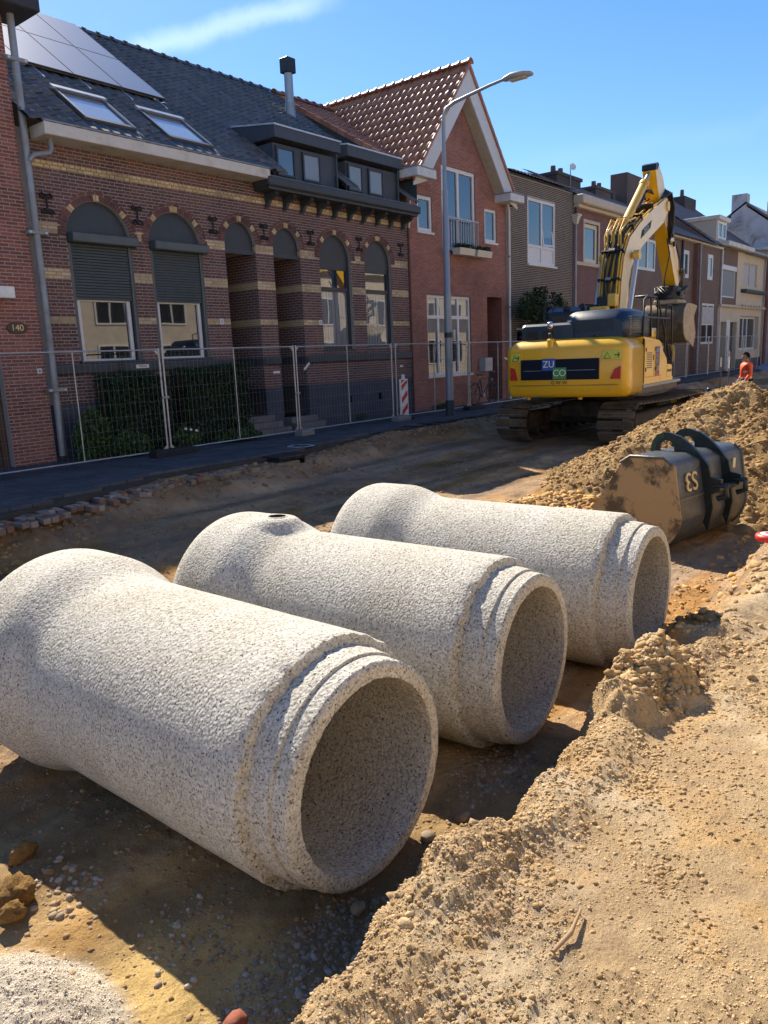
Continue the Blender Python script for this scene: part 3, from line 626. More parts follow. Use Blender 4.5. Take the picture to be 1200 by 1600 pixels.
# local frame: x across the bucket (towards the heap), y towards the mouth (far side), z up; shell profile in y,z
W = 1.62
def arc(cx, cz, r, a0, a1, n=10): return [(cx + r * math.cos(R(a0 + (a1 - a0) * i / n)), cz + r * math.sin(R(a0 + (a1 - a0) * i / n))) for i in range(n + 1)]
back = [(.50, 1.07), (.12, 1.075), (.055, 1.05), (-.03, .98), (-.085, .62), (-.12, .40)] + arc(.36, .44, .48, 188, 262, 9) + [(.62, .0), (1.02, .06)]
inner = [(y + (.03 if i > 4 else 0), z - (.0 if i > 4 and z < .3 else .03) + (.06 if z < .35 and i > 4 else 0)) for i, (y, z) in enumerate(back)]
mb = MB(); rings = [[(x, y, z) for y, z in back] for x in np.linspace(0, W, 9)]; n = len(back)
vs = [p for r in rings for p in r]; fs = [(a * n + i, a * n + i + 1, (a + 1) * n + i + 1, (a + 1) * n + i) for a in range(8) for i in range(n - 1)]; mb.add(vs, fs, 0, True)
vs = [(x, y + .03, z - .02 if z > .9 else z + (.03 if z < .3 else 0)) for r in rings for x, y, z in r]; mb.add(vs, fs, 0, True)
mb.build('shell', BK, BT, fix=False)
side = back + [(1.06, .12), (.98, .42), (.62, .98)]
for x, xx, mm in ((-.022, 0, BKS), (W, W + .022, BK)): MB().prism([(y, z) for y, z in side], x, xx, 'YZ').build('side_plate', mm, BT)
MB().tube([(-.03, y, z) for y, z in [(.62, .99), (.50, 1.07), (.10, 1.075), (0, 1.0)]], .02, 6).build('edge_bead', BK, BT)
MB().box(0, W, -.095, -.075, .60, .625).build('weld_seam', steel('weld', (.16, .14, .10), (.3, .22, .12)), BT)
MB().box(-.01, W + .01, .96, 1.16, .045, .085).build('cutting_edge', BK, BT)
MB().tube([(W + .01, y, z) for y, z in back[2:]], .022, 6).build('edge_bead', BK, BT)
def ear(x, m2):
    out = [(-.10, .62), (-.16, .42), (-.145, .18), (-.10, .12), (-.02, .30), (.05, .60), (.10, .93), (.20, 1.06)]
    # hook head
    hook = arc(.34, 1.16, .215, -20, 205, 16)
    poly = [(-.145, .15), (-.20, .45), (-.175, .60), (-.265, .66), (-.285, .78), (-.16, .80), (-.13, .93), (.02, 1.12), (.16, 1.30), (.32, 1.385), (.46, 1.38), (.56, 1.31), (.61, 1.20), (.575, 1.09), (.50, 1.03), (.45, 1.05), (.50, 1.12), (.49, 1.20), (.42, 1.24), (.34, 1.20), (.32, 1.12), (.33, 1.02), (.20, 1.02), (.06, .98), (-.02, .60), (-.06, .35)]
    oa = arc(.38, 1.10, .19, 118, -55, 14); ia = arc(.38, 1.10, .095, -55, 185, 14)
    poly = [(-.145, .15), (-.20, .45), (-.175, .60), (-.265, .66), (-.285, .78), (-.16, .80), (-.13, .93), (-.02, 1.06), (.10, 1.17), (.22, 1.25)] + oa + ia + [(.275, 1.03), (.20, 1.0), (.06, .97), (-.02, .60), (-.06, .35)]
    e = MB().prism(poly, x, x + .045, 'YZ').build('ear', BKE, BT)
    MB().prism(arc(.38, 1.10, .193, 80, -55, 12) + arc(.38, 1.10, .13, -55, 80, 12), x - .004, x + .049, 'YZ').build('painted_hook', m2, e)
    MB().tube([(x + .022, -.20, .70), (x + .022, -.33, .72), (x + .022, -.34, .60), (x + .022, -.24, .56)], .035, 6).build('pin_lug', BKE, e)
    return e
ear(.56, BKG); ear(1.06, BKE)
MB().cyl((.60, -.215, .66), (1.06, -.215, .66), .035, n=12).build('cross_pin', BKE, BT)
m_ = Matrix.Translation((.27, -.075, .80)) @ Matrix.Rotation(R(8), 4, 'X') @ FACE(0, 0, 0) @ Matrix.Rotation(math.pi, 4, 'Z')
m_ = Matrix.Translation((.27, -.078, .80)) @ Matrix.Rotation(R(-8), 4, 'X') @ FACE(0, 0, 0) @ Matrix.Rotation(math.pi, 4, 'Z')
text('marking', 'S3', .30, mat('marking_paint', (.62, .45, .20), .7), BT, m_, .006)
MB().box(1.36, 1.43, -.058, -.05, .80, .92).build('sticker', mat('sticker_cream', (.6, .55, .38), .6), BT)
MB().box(.16, .17, 0, 0.001, 0, 0.001).build('rust_speck', BK, BT) if False else None
lid = thing('marker_cap', 'round red and white cap on the soil at the right photo edge', 'marker cap', (7.32, 1.52, -.02), local=True)
RED = mat('signal_red', (.55, .03, .025), .45); WHI = mat('white_plastic', (.75, .75, .74), .4)
MB().lathe([(0, .035), (.05, .035), (.052, .03)], n=20).build('centre', RED, lid); MB().lathe([(.052, .034), (.085, .03), (.086, .026)], n=20).build('band', WHI, lid); MB().lathe([(.086, .031), (.12, .022), (.125, .0), (.12, -.03), (0, -.03)], n=20).build('rim', RED, lid)

# ------------------------------------------------------------------ pavement of dark tiles, edge bricks
ASPH = mat('tile_joint_sand', (.05, .045, .04), .9)
PTILE = brickmat('pavement_tile_stone', [(.082, .088, .098), (.092, .098, .108), (.074, .08, .09), (.10, .104, .11)], .8, .002)
PAVE = thing('pavement', None, None, (0, 0, 0)); del PAVE['label'], PAVE['category']; PAVE['kind'] = 'structure'
mb = MB(); X_ = np.arange(-8, 78.1, .5)
top = [(x, float(kerb(x)) + .04 * float(vn(x * 2, 0, 3)), -.045) for x in X_] + [(78, 14.3, -.045), (-8, 14.3, -.045)]
mb.loft([[(x, y, -.16) for x, y, z in top], top]); mb.build('bedding', ASPH, PAVE)
# tiles: the 300 nearest individually, the rest joined
cells = []
TS = .30
for i in range(int((76 + 6) / TS)):
    x = -6 + i * TS
    for j in range(20):
        y = 14.28 - (j + 1) * TS
        if y > float(kerb(x + .15)) + .02 * math.sin(x * 9) and y < 14:
            if j < 2 and 7.6 < x < 12.0: continue
            cells.append((x, y))
cells.sort(key=lambda c: math.hypot(c[0] - 5.5, c[1] - 0))
tm = MB().box(.004, TS - .004, .004, TS - .004, -.05, 0, 0, .006).build('paving_tile', PTILE, PAVE)
tile_me = tm.data; bpy.data.objects.remove(tm)
near = [c for c in cells if c[0] > 3.2][:300]; ns = set(near)
for x, y in near:
    o = bpy.data.objects.new('paving_tile', tile_me); COL.objects.link(o); o.parent = PAVE
    o.location = (x, y, rng.uniform(-.004, .003)); o.rotation_euler = (rng.normal(0, .006), rng.normal(0, .006), 0)
mb = MB()
for c in cells:
    if c in ns: continue
    z = rng.uniform(-.003, .003); mb.box(c[0] + .004, c[0] + TS - .004, c[1] + .004, c[1] + TS - .004, -.03, z)
o = mb.build('far_paving_tiles', PTILE, PAVE, fix=False); o['kind'] = 'stuff'
# loose row of old street bricks along the broken edge
EB = brickmat('old_street_brick', [(.26, .20, .155), (.31, .26, .21), (.22, .15, .11), (.34, .31, .27), (.24, .13, .09)], .85, .003)
EDGE = thing('edge_brick_row', 'course of worn pale street bricks left along the broken pavement edge', 'brick edging', (6, 9.4, -.1))
bm_ = MB().box(-.10, .10, -.05, .05, -.04, .04, 0, .008).build('brick', EB, None); ebm = bm_.data; bpy.data.objects.remove(bm_)
ebm.transform(Matrix.Identity(4))
for k in range(78):
    x = 3.3 + k * .108 * 1.0; 
    for r in range(2):
        if rng.random() < .12 + .35 * (x > 10.2): continue
        y = float(kerb(x)) - .12 - r * .215 - .05 * rng.random()
        if r == 1 and (x > 8.8 or rng.random() < .35): continue
        o = bpy.data.objects.new('brick', ebm); COL.objects.link(o); o.parent = EDGE
        o.location = (x - 6, y - 9.4, -.035 - r * .02 + rng.normal(0, .008) - .05 * (x > 9)); o.rotation_euler = (rng.normal(0, .05), rng.normal(0, .05), math.pi / 2 + rng.normal(0, .08))
# yellowish kerb-bed blocks under the edge further along
KB = mat('kerb_bed_block', (.23, .18, .115), .9, var=.3, grain=.004, gscale=30)
for k, x in enumerate(np.arange(7.6, 9.5, .62)): 
    o = MB().bbox((x, float(kerb(x)) - .40, -.36), (x + .58, float(kerb(x)) - .27, -.12), .015).build('kerb_block', KB); o.rotation_euler = (0, 0, 0); tag(o, 'buff kerb block exposed below the edge bricks near the black drain' if k == 2 else ['buff kerb block exposed below the edge bricks, leftmost of its row', 'buff kerb block second from the left below the edge bricks', '', 'buff kerb block closest to the black drain'][k], 'kerb block', 'buff kerb blocks under the pavement edge')
for k, x in enumerate(np.arange(13.6, 17.5, .8)):
    o = MB().bbox((x, float(kerb(x)) - .16, -.34), (x + .76, float(kerb(x)) - .02, -.10), .03).build('kerb_block', KB); tag(o, ['long buff kerb block left end of the row before the striped beacon', 'second buff kerb block before the striped beacon', 'middle buff kerb block below the striped beacon', 'fourth buff kerb block towards the lamp post', 'last buff kerb block beside the lamp post base'][k], 'kerb block', 'buff kerb blocks under the pavement edge')
RUB = mat('rubble_stone', (.30, .25, .19), .9, grain=.004)
for k, (x, y, s, lb) in enumerate([(13.0, 10.75, .17, 'pale rubble lump at the pavement edge left of the striped beacon'), (15.1, 11.1, .15, 'rounded pale rubble lump directly below the striped beacon'), (18.9, 10.9, .30, 'grey rubble lump between the lamp post and the excavator track'), (19.6, 10.7, .24, 'grey rubble lump closest to the left excavator track')]):
    lump('rubble', (x, y, -.25), (s, s * .7, s * .7), RUB, lb, 'rubble', 50 + k, 3, .25)
# drain gully box dug free at the pavement edge
GB = thing('drain_gully', 'black cast iron street gully dug free at the pavement edge', 'drain', (9.95, 10.35, -.3))
GM = mat('cast_iron', (.022, .022, .026), .6, .2, dirt=(.10, .075, .05), dirts=5, dirtr=(.5, .75))
MB().box(9.62, 10.30, 10.18, 10.62, -.42, -.07, 0, .02).build('body', GM, GB); MB().box(9.60, 10.32, 10.16, 10.64, -.065, -.02, 0, .01).build('lid', GM, GB)
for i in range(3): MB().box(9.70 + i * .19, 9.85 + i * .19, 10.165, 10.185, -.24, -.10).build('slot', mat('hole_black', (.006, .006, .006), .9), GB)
o = MB().lathe([(.20, .0), (.205, .004), (.27, .004), (.275, .0)], (10.95, 10.95, .004), n=40).build('painted_ring', mat('road_paint', (.5, .5, .5), .8, dirt=(.07, .07, .075), dirts=9, dirtr=(.45, .6)), None); tag(o, 'white ring sprayed on the dark pavement near the fence foot', 'painted mark')
# ------------------------------------------------------------------ walls with openings and real brick courses
MORT = {}
def mortar(name, col): return mat(name, col, .95, var=.15, grain=.002)
class Op:
    """opening: x range, sill z, head z; arch=True rounds the head"""
    def __init__(s, x0, x1, z0, z1, arch=False, depth=.22):
        s.x0, s.x1, s.z0, s.z1, s.arch, s.depth = x0, x1, z0, z1, arch, depth
        s.r = (x1 - x0) / 2; s.c = (x0 + x1) / 2; s.sp = z1 - s.r if arch else z1
    def head(s, x):
        if not s.arch: return s.z1
        return s.sp + math.sqrt(max(0, s.r ** 2 - (x - s.c) ** 2))
def wall(name, parent, mats, x0, x1, z0, ztop, y, ops, back=.30):
    """wall facing -Y with openings; ztop is a number or a function of x (gable)"""
    tf = ztop if callable(ztop) else (lambda x: ztop)
    xs_ = {x0, x1} | ({(x0 + x1) / 2} if callable(ztop) else set())
    if callable(ztop) and hasattr(ztop, 'apex'): xs_.add(ztop.apex)
    for o in ops:
        if o.arch: xs_ |= {round(o.c - o.r * math.cos(math.pi * i / 20), 5) for i in range(21)}
        else: xs_ |= {o.x0, o.x1}
    xs_ = sorted(xs_); mb = MB()
    for a, b in zip(xs_[:-1], xs_[1:]):
        if b - a < 1e-5: continue
        m = (a + b) / 2; here = sorted([o for o in ops if o.x0 - 1e-4 < m < o.x1 + 1e-4], key=lambda o: o.z0)
        lo = (z0, z0)
        for o in here:
            if o.z0 > lo[0] + 1e-4: mb.add([(a, y, lo[0]), (b, y, lo[1]), (b, y, o.z0), (a, y, o.z0)], [(0, 1, 2, 3)])
            lo = (o.head(a), o.head(b))
        mb.add([(a, y, lo[0]), (b, y, lo[1]), (b, y, tf(b)), (a, y, tf(a))], [(0, 1, 2, 3)])
    for o in ops:
        yb = y + o.depth
        mb.add([(o.x0, y, o.z0), (o.x0, yb, o.z0), (o.x0, yb, o.sp), (o.x0, y, o.sp)], [(0, 1, 2, 3)])
        mb.add([(o.x1, y, o.z0), (o.x1, y, o.sp), (o.x1, yb, o.sp), (o.x1, yb, o.z0)], [(0, 1, 2, 3)])
        mb.add([(o.x0, y, o.z0), (o.x1, y, o.z0), (o.x1, yb, o.z0), (o.x0, yb, o.z0)], [(0, 1, 2, 3)])
        pts = [(o.c - o.r * math.cos(math.pi * i / 20)) for i in range(21)] if o.arch else [o.x0, o.x1]
        for a, b in zip(pts[:-1], pts[1:]): mb.add([(a, y, o.head(a)), (a, yb, o.head(a)), (b, yb, o.head(b)), (b, y, o.head(b))], [(0, 1, 2, 3)])
    # side returns so the wall has thickness
    for x in (x0, x1): mb.add([(x, y, z0), (x, y + back, z0), (x, y + back, tf(x)), (x, y, tf(x))], [(0, 1, 2, 3)])
    return mb.build(name, mats, parent, fix=False)
def intervals(z, x0, x1, ops, tf=None, ring=0):
    """solid stretches of one course"""
    cut = []
    for o in ops:
        za, zb = z - .026, z + .026
        if zb < o.z0 or za > o.z1 + ring: continue
        if o.arch and z > o.sp:
            rr = o.r + ring; d = rr ** 2 - max(0, za - o.sp) ** 2
            if d <= 0: continue
            h = math.sqrt(d); cut.append((o.c - h, o.c + h))
        elif o.arch and z > o.sp - .01: cut.append((o.x0 - ring, o.x1 + ring))
        elif za < o.z1: cut.append((o.x0, o.x1))
    a, b = x0, x1
    if tf:
        xs_ = np.linspace(x0, x1, 200); ok = np.array([tf(x) > z + .03 for x in xs_])
        if not ok.any(): return []
        a, b = xs_[ok][0], xs_[ok][-1]
    out = [(a, b)]
    for c0, c1 in cut:
        nxt = []
        for p, q in out:
            if c1 <= p or c0 >= q: nxt.append((p, q)); continue
            if c0 > p: nxt.append((p, c0))
            if c1 < q: nxt.append((c1, q))
        out = nxt
    return [(p, q) for p, q in out if q - p > .03]
def courses(x0, x1, z0, z1, ops, tf=None, ring=0, bond='flem', yellow=(), skip=None):
    """list of (x0, x1, z, material index)"""
    bl = []; n = int((z1 - z0) / .0625)
    for i in range(n):
        z = z0 + .0625 * i + .031
        yi = 1 if any(a < z < b for a, b in yellow) else 0
        pat = {'flem': [.21, .10] if i % 2 == 0 else [.10, .21], 'stretch': [.21], 'cross': [.21] if i % 2 else [.10]}[bond]
        off = {'flem': .0 if i % 2 else .055, 'stretch': .111 * (i % 2), 'cross': (.055 if i % 4 == 1 else .166) if i % 2 else 0}[bond]
        if yi == 1 and any(z > (a + b) / 2 for a, b in yellow if a < z < b and b > 5.3): pat = [.10]; off = 0
        for a, b in intervals(z, x0, x1, ops, tf, ring):
            x = x0 - off - .22; k = 0
            while x < b:
                w = pat[k % len(pat)]; k += 1
                p, q = max(x, a), min(x + w, b)
                if q - p > .025: bl.append((p, q, z, yi))
                x += w + .0115
    return bl
def lay(parent, bl, y, mats, limit=300, h=.0255, d=.03, wallname='far_bricks', depthjit=.0015, minx=None):
    """nearest bricks as their own objects, the rest joined"""
    vis = [b for b in bl if minx is None or b[1] > minx]
    vis.sort(key=lambda b: (V((b[0], y, b[2])) - CAM).length); near = vis[:limit]; ids = set(map(id, near)); cache = {}
    off = V(OFF.get(parent.name, (0, 0, 0)))
    for b in near:
        w = round(b[1] - b[0], 2); key = (w, b[3])
        if key not in cache:
            t = MB().add(*front5(-w / 2, w / 2, 0, d, -h, h)).build('brick', mats[b[3]], None, fix=False); cache[key] = t.data; bpy.data.objects.remove(t)
        o = bpy.data.objects.new('brick', cache[key]); COL.objects.link(o); o.parent = parent
        o.location = V(((b[0] + b[1]) / 2, y + rng.uniform(-depthjit, depthjit), b[2])) - off
        o.rotation_euler = (rng.normal(0, .006), 0, rng.normal(0, .006))
    mb = MB()
    for b in bl:
        if id(b) in ids: continue
        j = rng.uniform(-depthjit, depthjit); mb.add(*front5(b[0], b[1], y + j, y + d, b[2] - h, b[2] + h), mi=b[3])
    if mb.f: o = mb.build(wallname, mats, parent, fix=False); o['kind'] = 'stuff'
def front5(x0, x1, y0, y1, z0, z1):
    e = .003
    vs = [(x0, y1, z0), (x1, y1, z0), (x1, y1, z1), (x0, y1, z1), (x0 + e, y0, z0 + e), (x1 - e, y0, z0 + e), (x1 - e, y0, z1 - e), (x0 + e, y0, z1 - e)]
    return vs, [(4, 5, 6, 7), (0, 1, 5, 4), (1, 2, 6, 5), (2, 3, 7, 6), (3, 0, 4, 7)]
def voussoirs(parent, ops, y, mats, proud=.004):
    mb = MB()
    for o in ops:
        for ring, (ra, rb) in enumerate(((o.r + .006, o.r + .118), (o.r + .128, o.r + .175))):
            n = max(14, int(math.pi * (ra + rb) / 2 / (.062 if ring == 0 else .2)))
            for i in range(n):
                a0 = math.pi * (i + .07) / n; a1 = math.pi * (i + .93) / n; am = math.degrees((a0 + a1) / 2)
                ye = ring == 0 and min(abs(am - t) for t in (90, 42, 138)) < 180 / n * 1.02
                P = [(o.c - rr * math.cos(a), o.sp + rr * math.sin(a)) for rr, a in ((ra, a0), (ra, a1), (rb, a1), (rb, a0))]
                mb.prism(P, y - proud - (.012 if ye else 0), y + .03, 'XZ', 1 if ye else 0)
    o = mb.build('arch_bricks', mats, parent); o['kind'] = 'stuff'
    return o
def zf_glass(name='window_glass'): return MATS.get(name) or glassmat(name)
GL = glassmat('window_glass'); GLB = glassmat('window_glass_sky', (.02, .03, .04), ior=2.1); GLC = glassmat('curtained_glass', curtain=(.32, .33, .33)); GLG = glassmat('blind_glass', (.20, .20, .19))
WF = mat('white_frame', (.66, .67, .68), .45, var=.04, dirt=(.42, .41, .38), dirts=2.5, dirtr=(.6, .85)); CF = mat('cream_frame', (.60, .56, .46), .55, var=.06)
DF = mat('dark_frame', (.030, .038, .048), .45); GREYF = mat('light_grey_frame', (.42, .45, .49), .5)
def window(parent, x0, x1, z0, z1, y, frame, glass, fw=.06, cols=(), rows=(), depth=.07, name='window', sill=None, mw=None, label=None):
    """frame around, mullions at cols, transoms at rows (list of z), pane behind"""
    mw = mw or fw; mb = MB()
    mb.box(x0, x0 + fw, y, y + depth, z0, z1); mb.box(x1 - fw, x1, y, y + depth, z0, z1)
    mb.box(x0 + fw + .001, x1 - fw - .001, y + .001, y + depth, z0, z0 + fw); mb.box(x0 + fw + .001, x1 - fw - .001, y + .001, y + depth, z1 - fw, z1)
    for c in cols: mb.box(c - mw / 2, c + mw / 2, y + .003, y + depth, z0 + fw, z1 - fw)
    xsb = [x0 + fw] + [c for c in cols] + [x1 - fw]
    for r in rows:
        for a, b in zip(xsb[:-1], xsb[1:]):
            mb.box(a + (mw / 2 if a in cols else 0) + .001, b - (mw / 2 if b in cols else 0) - .001, y + .004, y + depth, r - mw / 2, r + mw / 2)
    f = mb.build(name, frame, parent)
    xe = [x0 + fw] + list(cols) + [x1 - fw]; ze = [z0 + fw] + list(rows) + [z1 - fw]; k = 0
    for i in range(len(xe) - 1):
        for j in range(len(ze) - 1):
            a = xe[i] + (mw / 2 if i else 0); b = xe[i + 1] - (mw / 2 if i < len(xe) - 2 else 0)
            c = ze[j] + (mw / 2 if j else 0); d = ze[j + 1] - (mw / 2 if j < len(ze) - 2 else 0)
            g = glass[k % len(glass)] if isinstance(glass, (list, tuple)) else glass; k += 1
            MB().box(a, b, y + depth * .55, y + depth * .75, c, d).build('pane', g, f)
    if sill: MB().box(x0 - .05, x1 + .05, y - sill, y + depth, z0 - .07, z0 - .002, 0, .008).build('sill', frame, f)
    if label: f['label'] = label
    return f
# roof tiles -------------------------------------------------
def tile_mesh(w, l, m):
    """wavy pan tile; local x across, y upslope, z out"""
    k = w / .24
    pr_ = [(0, .012), (.02 * k, .002), (.07 * k, -.010), (.10 * k, -.009), (.135 * k, .001), (.175 * k, .018), (.21 * k, .030), (.235 * k, .026), (.252 * k, .006)]
    vs = [(x, 0, z + .026) for x, z in pr_] + [(x, l * 1.10, z + .002) for x, z in pr_] + [(x, .002, z + .004) for x, z in pr_]
    n = len(pr_); fs = [(i, i + 1, n + i + 1, n + i) for i in range(n - 1)] + [(2 * n + i, 2 * n + i + 1, i + 1, i) for i in range(n - 1)]
    return vs, fs
def roof_tiles(parent, org, u, v, nu, nv, du, dv, m, skip=None, limit=300, name='roof_tile'):
    """org: lower left corner on the roof plane, u along the eave, v upslope"""
    u, v = V(u).normalized(), V(v).normalized(); nrm = u.cross(v).normalized(); off = V(OFF.get(parent.name, (0, 0, 0)))
    if nrm.z < 0: nrm = -nrm
    vs, fs = tile_mesh(du, dv, m); me = bpy.data.meshes.new(name); me.from_pydata(vs, [], fs); me.materials.append(m)
    for p in me.polygons: p.use_smooth = p.index < 8
    rot = Matrix((u, v, nrm)).transposed().to_4x4()
    T = []
    for i in range(nu):
        for j in range(nv):
            p = V(org) + u * (i * du) + v * (j * dv)
            if skip and skip(p + u * du * .5 + v * dv * .5): continue
            T.append(p)
    T.sort(key=lambda p: (p - CAM).length)
    for p in T[:limit]:
        o = bpy.data.objects.new(name, me); COL.objects.link(o); o.parent = parent
        o.matrix_local = Matrix.Translation(p - off + nrm * float(rng.uniform(0, .006))) @ rot @ Matrix.Rotation(float(rng.normal(0, .008)), 4, 'Z') @ Matrix.Rotation(float(rng.normal(0, .008)), 4, 'X')
    mb = MB()
    for p in T[limit:]:
        mm = Matrix.Translation(p + nrm * float(rng.uniform(0, .006))) @ rot @ Matrix.Rotation(float(rng.normal(0, .008)), 4, 'X')
        mb.add([mm @ V(q) for q in vs], fs[:8], 0, True); o_ = len(mb.v) - len(vs)
        for f in fs[8:]: mb.f.append([q + o_ for q in f]); mb.mi.append(0); mb.sm.append(False)
    if mb.f: o = mb.build('far_roof_tiles', m, parent, fix=False); o['kind'] = 'stuff'
def ridge(parent, p0, p1, step, r, m, limit=300, name='ridge_tile'):
    p0, p1 = V(p0), V(p1); d = (p1 - p0); n = int(d.length / step); d.normalize(); off = V(OFF.get(parent.name, (0, 0, 0)))
    side = V((0, 0, 1)).cross(d).normalized(); up = d.cross(side)
    t = MB(); rings = []
    for tt, rr in ((0, r * 1.22), (.06, r * 1.22), (.07, r), (step + .03, r * .95)): rings.append([d * tt + (side * math.cos(a) + up * math.sin(a)) * rr for a in [math.pi * i / 8 for i in range(9)]])
    t.loft(rings, 0, True, False, close=False); t = t.build(name, m, None, fix=False); me = t.data; bpy.data.objects.remove(t)
    for i in range(n):
        o = bpy.data.objects.new(name, me); COL.objects.link(o); o.parent = parent; o.location = p0 + d * (i * step) - off
def tilemat(name, cols, rough=.42):
    m, nt, b = nodemat(name); k = len(cols)
    c = ramp(nt, island(nt), [(i / k, c) for i, c in enumerate(cols)], 'CONSTANT')
    n = noise(nt, 14, 7, .7); c = mixc(nt, .6, c, ramp(nt, n, [(.3, (.6, .6, .6)), (.75, (1.25, 1.22, 1.2))]), 'MULTIPLY')
    nt.links.new(c, b.inputs['Base Color'])
    rr = nd(nt, 'ShaderNodeMapRange', {'Value': n, 'To Min': rough - .10, 'To Max': rough + .12}); nt.links.new(rr.outputs[0], b.inputs['Roughness'])
    b.inputs['Specular IOR Level'].default_value = 1.0; b.inputs['Coat Weight'].default_value = .5; b.inputs['Coat Roughness'].default_value = .45
    bump(nt, b, noise(nt, 60, 4), .0015); return m
BLK = tilemat('black_roof_tile', [(.066, .062, .058), (.078, .073, .068), (.054, .052, .050), (.10, .093, .086)], .50)
REDT = tilemat('red_roof_tile', [(.36, .15, .08), (.42, .185, .10), (.31, .125, .07), (.38, .17, .105)], .42)
for n_ in (REDT,): n_.node_tree.nodes['Principled BSDF'].inputs['Coat Weight'].default_value = 0; n_.node_tree.nodes['Principled BSDF'].inputs['Specular IOR Level'].default_value = .45
BRNT = tilemat('brown_roof_tile', [(.085, .048, .038), (.10, .055, .042), (.07, .042, .036), (.12, .06, .045)], .55)
UND = mat('roof_underlay', (.02, .02, .02), .95)
def pipe_down(parent, x, y, z0, z1, r, m, br=(), name='downpipe'):
    o = MB().cyl((x, y, z0), (x, y, z1), r, n=14).build(name, m, parent)
    for z in br: MB().box(x - r * 2.2, x + r * 2.2, y - r - .012, y + r * .6, z - .03, z + .03, 0, .008).build('bracket', m, o)
    return o
ZINC = mat('zinc_grey', (.30, .33, .36), .5, .35, dirt=(.24, .24, .23), dirts=3); GUT = mat('white_gutter_board', (.60, .58, .53), .6, var=.05, dirt=(.40, .37, .31), dirts=2.2, dirtr=(.5, .75))
SLATE = mat('dark_trim_paint', (.038, .048, .060), .5, dirt=(.065, .07, .075), dirts=4)
BLUEP = mat('dark_blue_plinth_paint', (.042, .055, .085), .7, dirt=(.08, .085, .10), dirts=2.2, grain=.002, gscale=30)
INT = mat('dark_interior', (.012, .012, .013), .95)

# ================================================================== house with the number 140 (far left)
RB = brickmat('red_brick', [(.20, .07, .056), (.225, .08, .064), (.175, .06, .050), (.24, .09, .07), (.17, .06, .055)])
h = thing('brick_house', 'red brick house numbered 140 at the left photo edge, only its corner in view', 'house', (5, 14, 0))
op = [Op(5.35, 6.62, -.1, 2.55, depth=.35)]
w = wall('wall', h, mortar('light_mortar', (.36, .32, .29)), -1, 7.42, -.2, 7.9, 13.936, op)
lay(w, courses(4.6, 7.42, -.15, 7.75, op, bond='stretch'), 13.93, [RB], 300, minx=6.0)
MB().box(-1, 7.42, 14.24, 19, -.2, 7.9).build('house_body', mortar('light_mortar', (.36, .32, .29)), h)
box('fascia_box', mat('dark_fascia', (.035, .032, .035), .5), h, -1, 7.86, 13.42, 14.3, 7.66, 8.12, .02)
dr = box('door', mat('brown_door', (.085, .05, .035), .5), h, 5.35, 6.62, 14.2, 14.26, -.1, 2.55); MB().box(6.5, 6.62, 14.1, 14.2, -.1, 2.55).build('door_frame', mat('brown_door', (.085, .05, .035), .5), dr)
MB().box(5.5, 6.3, 14.18, 14.2, 1.5, 2.3).build('pane', GL, dr)
box('door_canopy', WHI, h, 5.6, 6.88, 13.62, 13.925, 2.95, 3.15, .01)
pl_ = MB().loft([[(6.98 + .19 * math.cos(t) * s, yy, 2.46 + .105 * math.sin(t) * s) for t in [2 * math.pi * i / 28 for i in range(28)]] for s, yy in ((1, 13.928), (1, 13.912), (.93, 13.905))], 0).build('number_plate', mat('plate_bronze', (.05, .035, .03), .45), h)
text('digits', '140', .155, mat('gilt_digits', (.65, .50, .25), .35, .3), pl_, FACE(6.98, 13.903, 2.46), .004)
bb = box('doorbell', WF, h, 7.245, 7.335, 13.9, 13.925, 1.64, 1.74, .006); MB().cyl((7.29, 13.9, 1.69), (7.29, 13.893, 1.69), .016, n=12).build('button', DF, bb)
dp = MB().tube([(7.50, 13.84, .1), (7.52, 13.84, 3), (7.53, 13.84, 7.66)], .062, 16).build('downpipe', ZINC, h)
for z in (1.33, 4.12, 6.95): 
    b_ = MB().box(7.34, 7.72, 13.77, 13.9, z - .035, z + .035, 0, .01).build('bracket', ZINC, dp)
    for x in (7.385, 7.675): MB().cyl((x, 13.772, z), (x, 13.762, z), .02, n=10).build('bolt', WF, dp)
MB().tube([(7.53, 13.79, 5.33), (7.60, 13.74, 5.42), (7.78, 13.74, 5.47), (7.90, 13.74, 5.50), (7.94, 13.74, 5.58), (7.94, 13.74, 5.74)], .045, 12).build('gutter_branch', ZINC, dp)

# ================================================================== arched brick house
PB = brickmat('purple_brick', [(.105, .050, .048), (.125, .058, .052), (.085, .044, .045), (.14, .065, .055), (.10, .055, .058)])
YB = brickmat('yellow_brick', [(.42, .32, .17), (.46, .36, .20), (.38, .29, .16), (.50, .40, .24)])
MO = mortar('pale_mortar', (.30, .275, .255))
h = thing('arched_house', 'dark purple brick double house with six round arches and yellow brick bands', 'house', (13, 14, 0))
AO = [Op(8.19, 9.57, 1.80, 4.83, True), Op(10.00, 11.34, 1.80, 4.83, True), Op(12.0, 12.92, .42, 4.83, True, 1.15), Op(13.48, 14.40, .30, 4.83, True, 1.15), Op(15.09, 16.31, 1.92, 4.83, True), Op(16.88, 18.06, 1.95, 4.83, True)]
w = wall('wall', h, MO, 7.42, 18.86, 1.05, 5.92, 14.006, AO)
bands = ((5.295, 5.435), (4.18, 4.34), (3.38, 3.535), (2.53, 2.68))
bl = courses(7.62, 18.85, 1.05, 5.92, AO, None, .125, 'flem', bands)
lay(w, [b for b in bl if not (b[3] and b[2] > 5)], 14.0, [PB, YB], 300)
lay(w, [b for b in bl if b[3] and b[2] > 5], 13.985, [PB, YB], 0, d=.05, wallname='yellow_frieze_bricks')
voussoirs(w, AO, 14.0, [PB, YB])
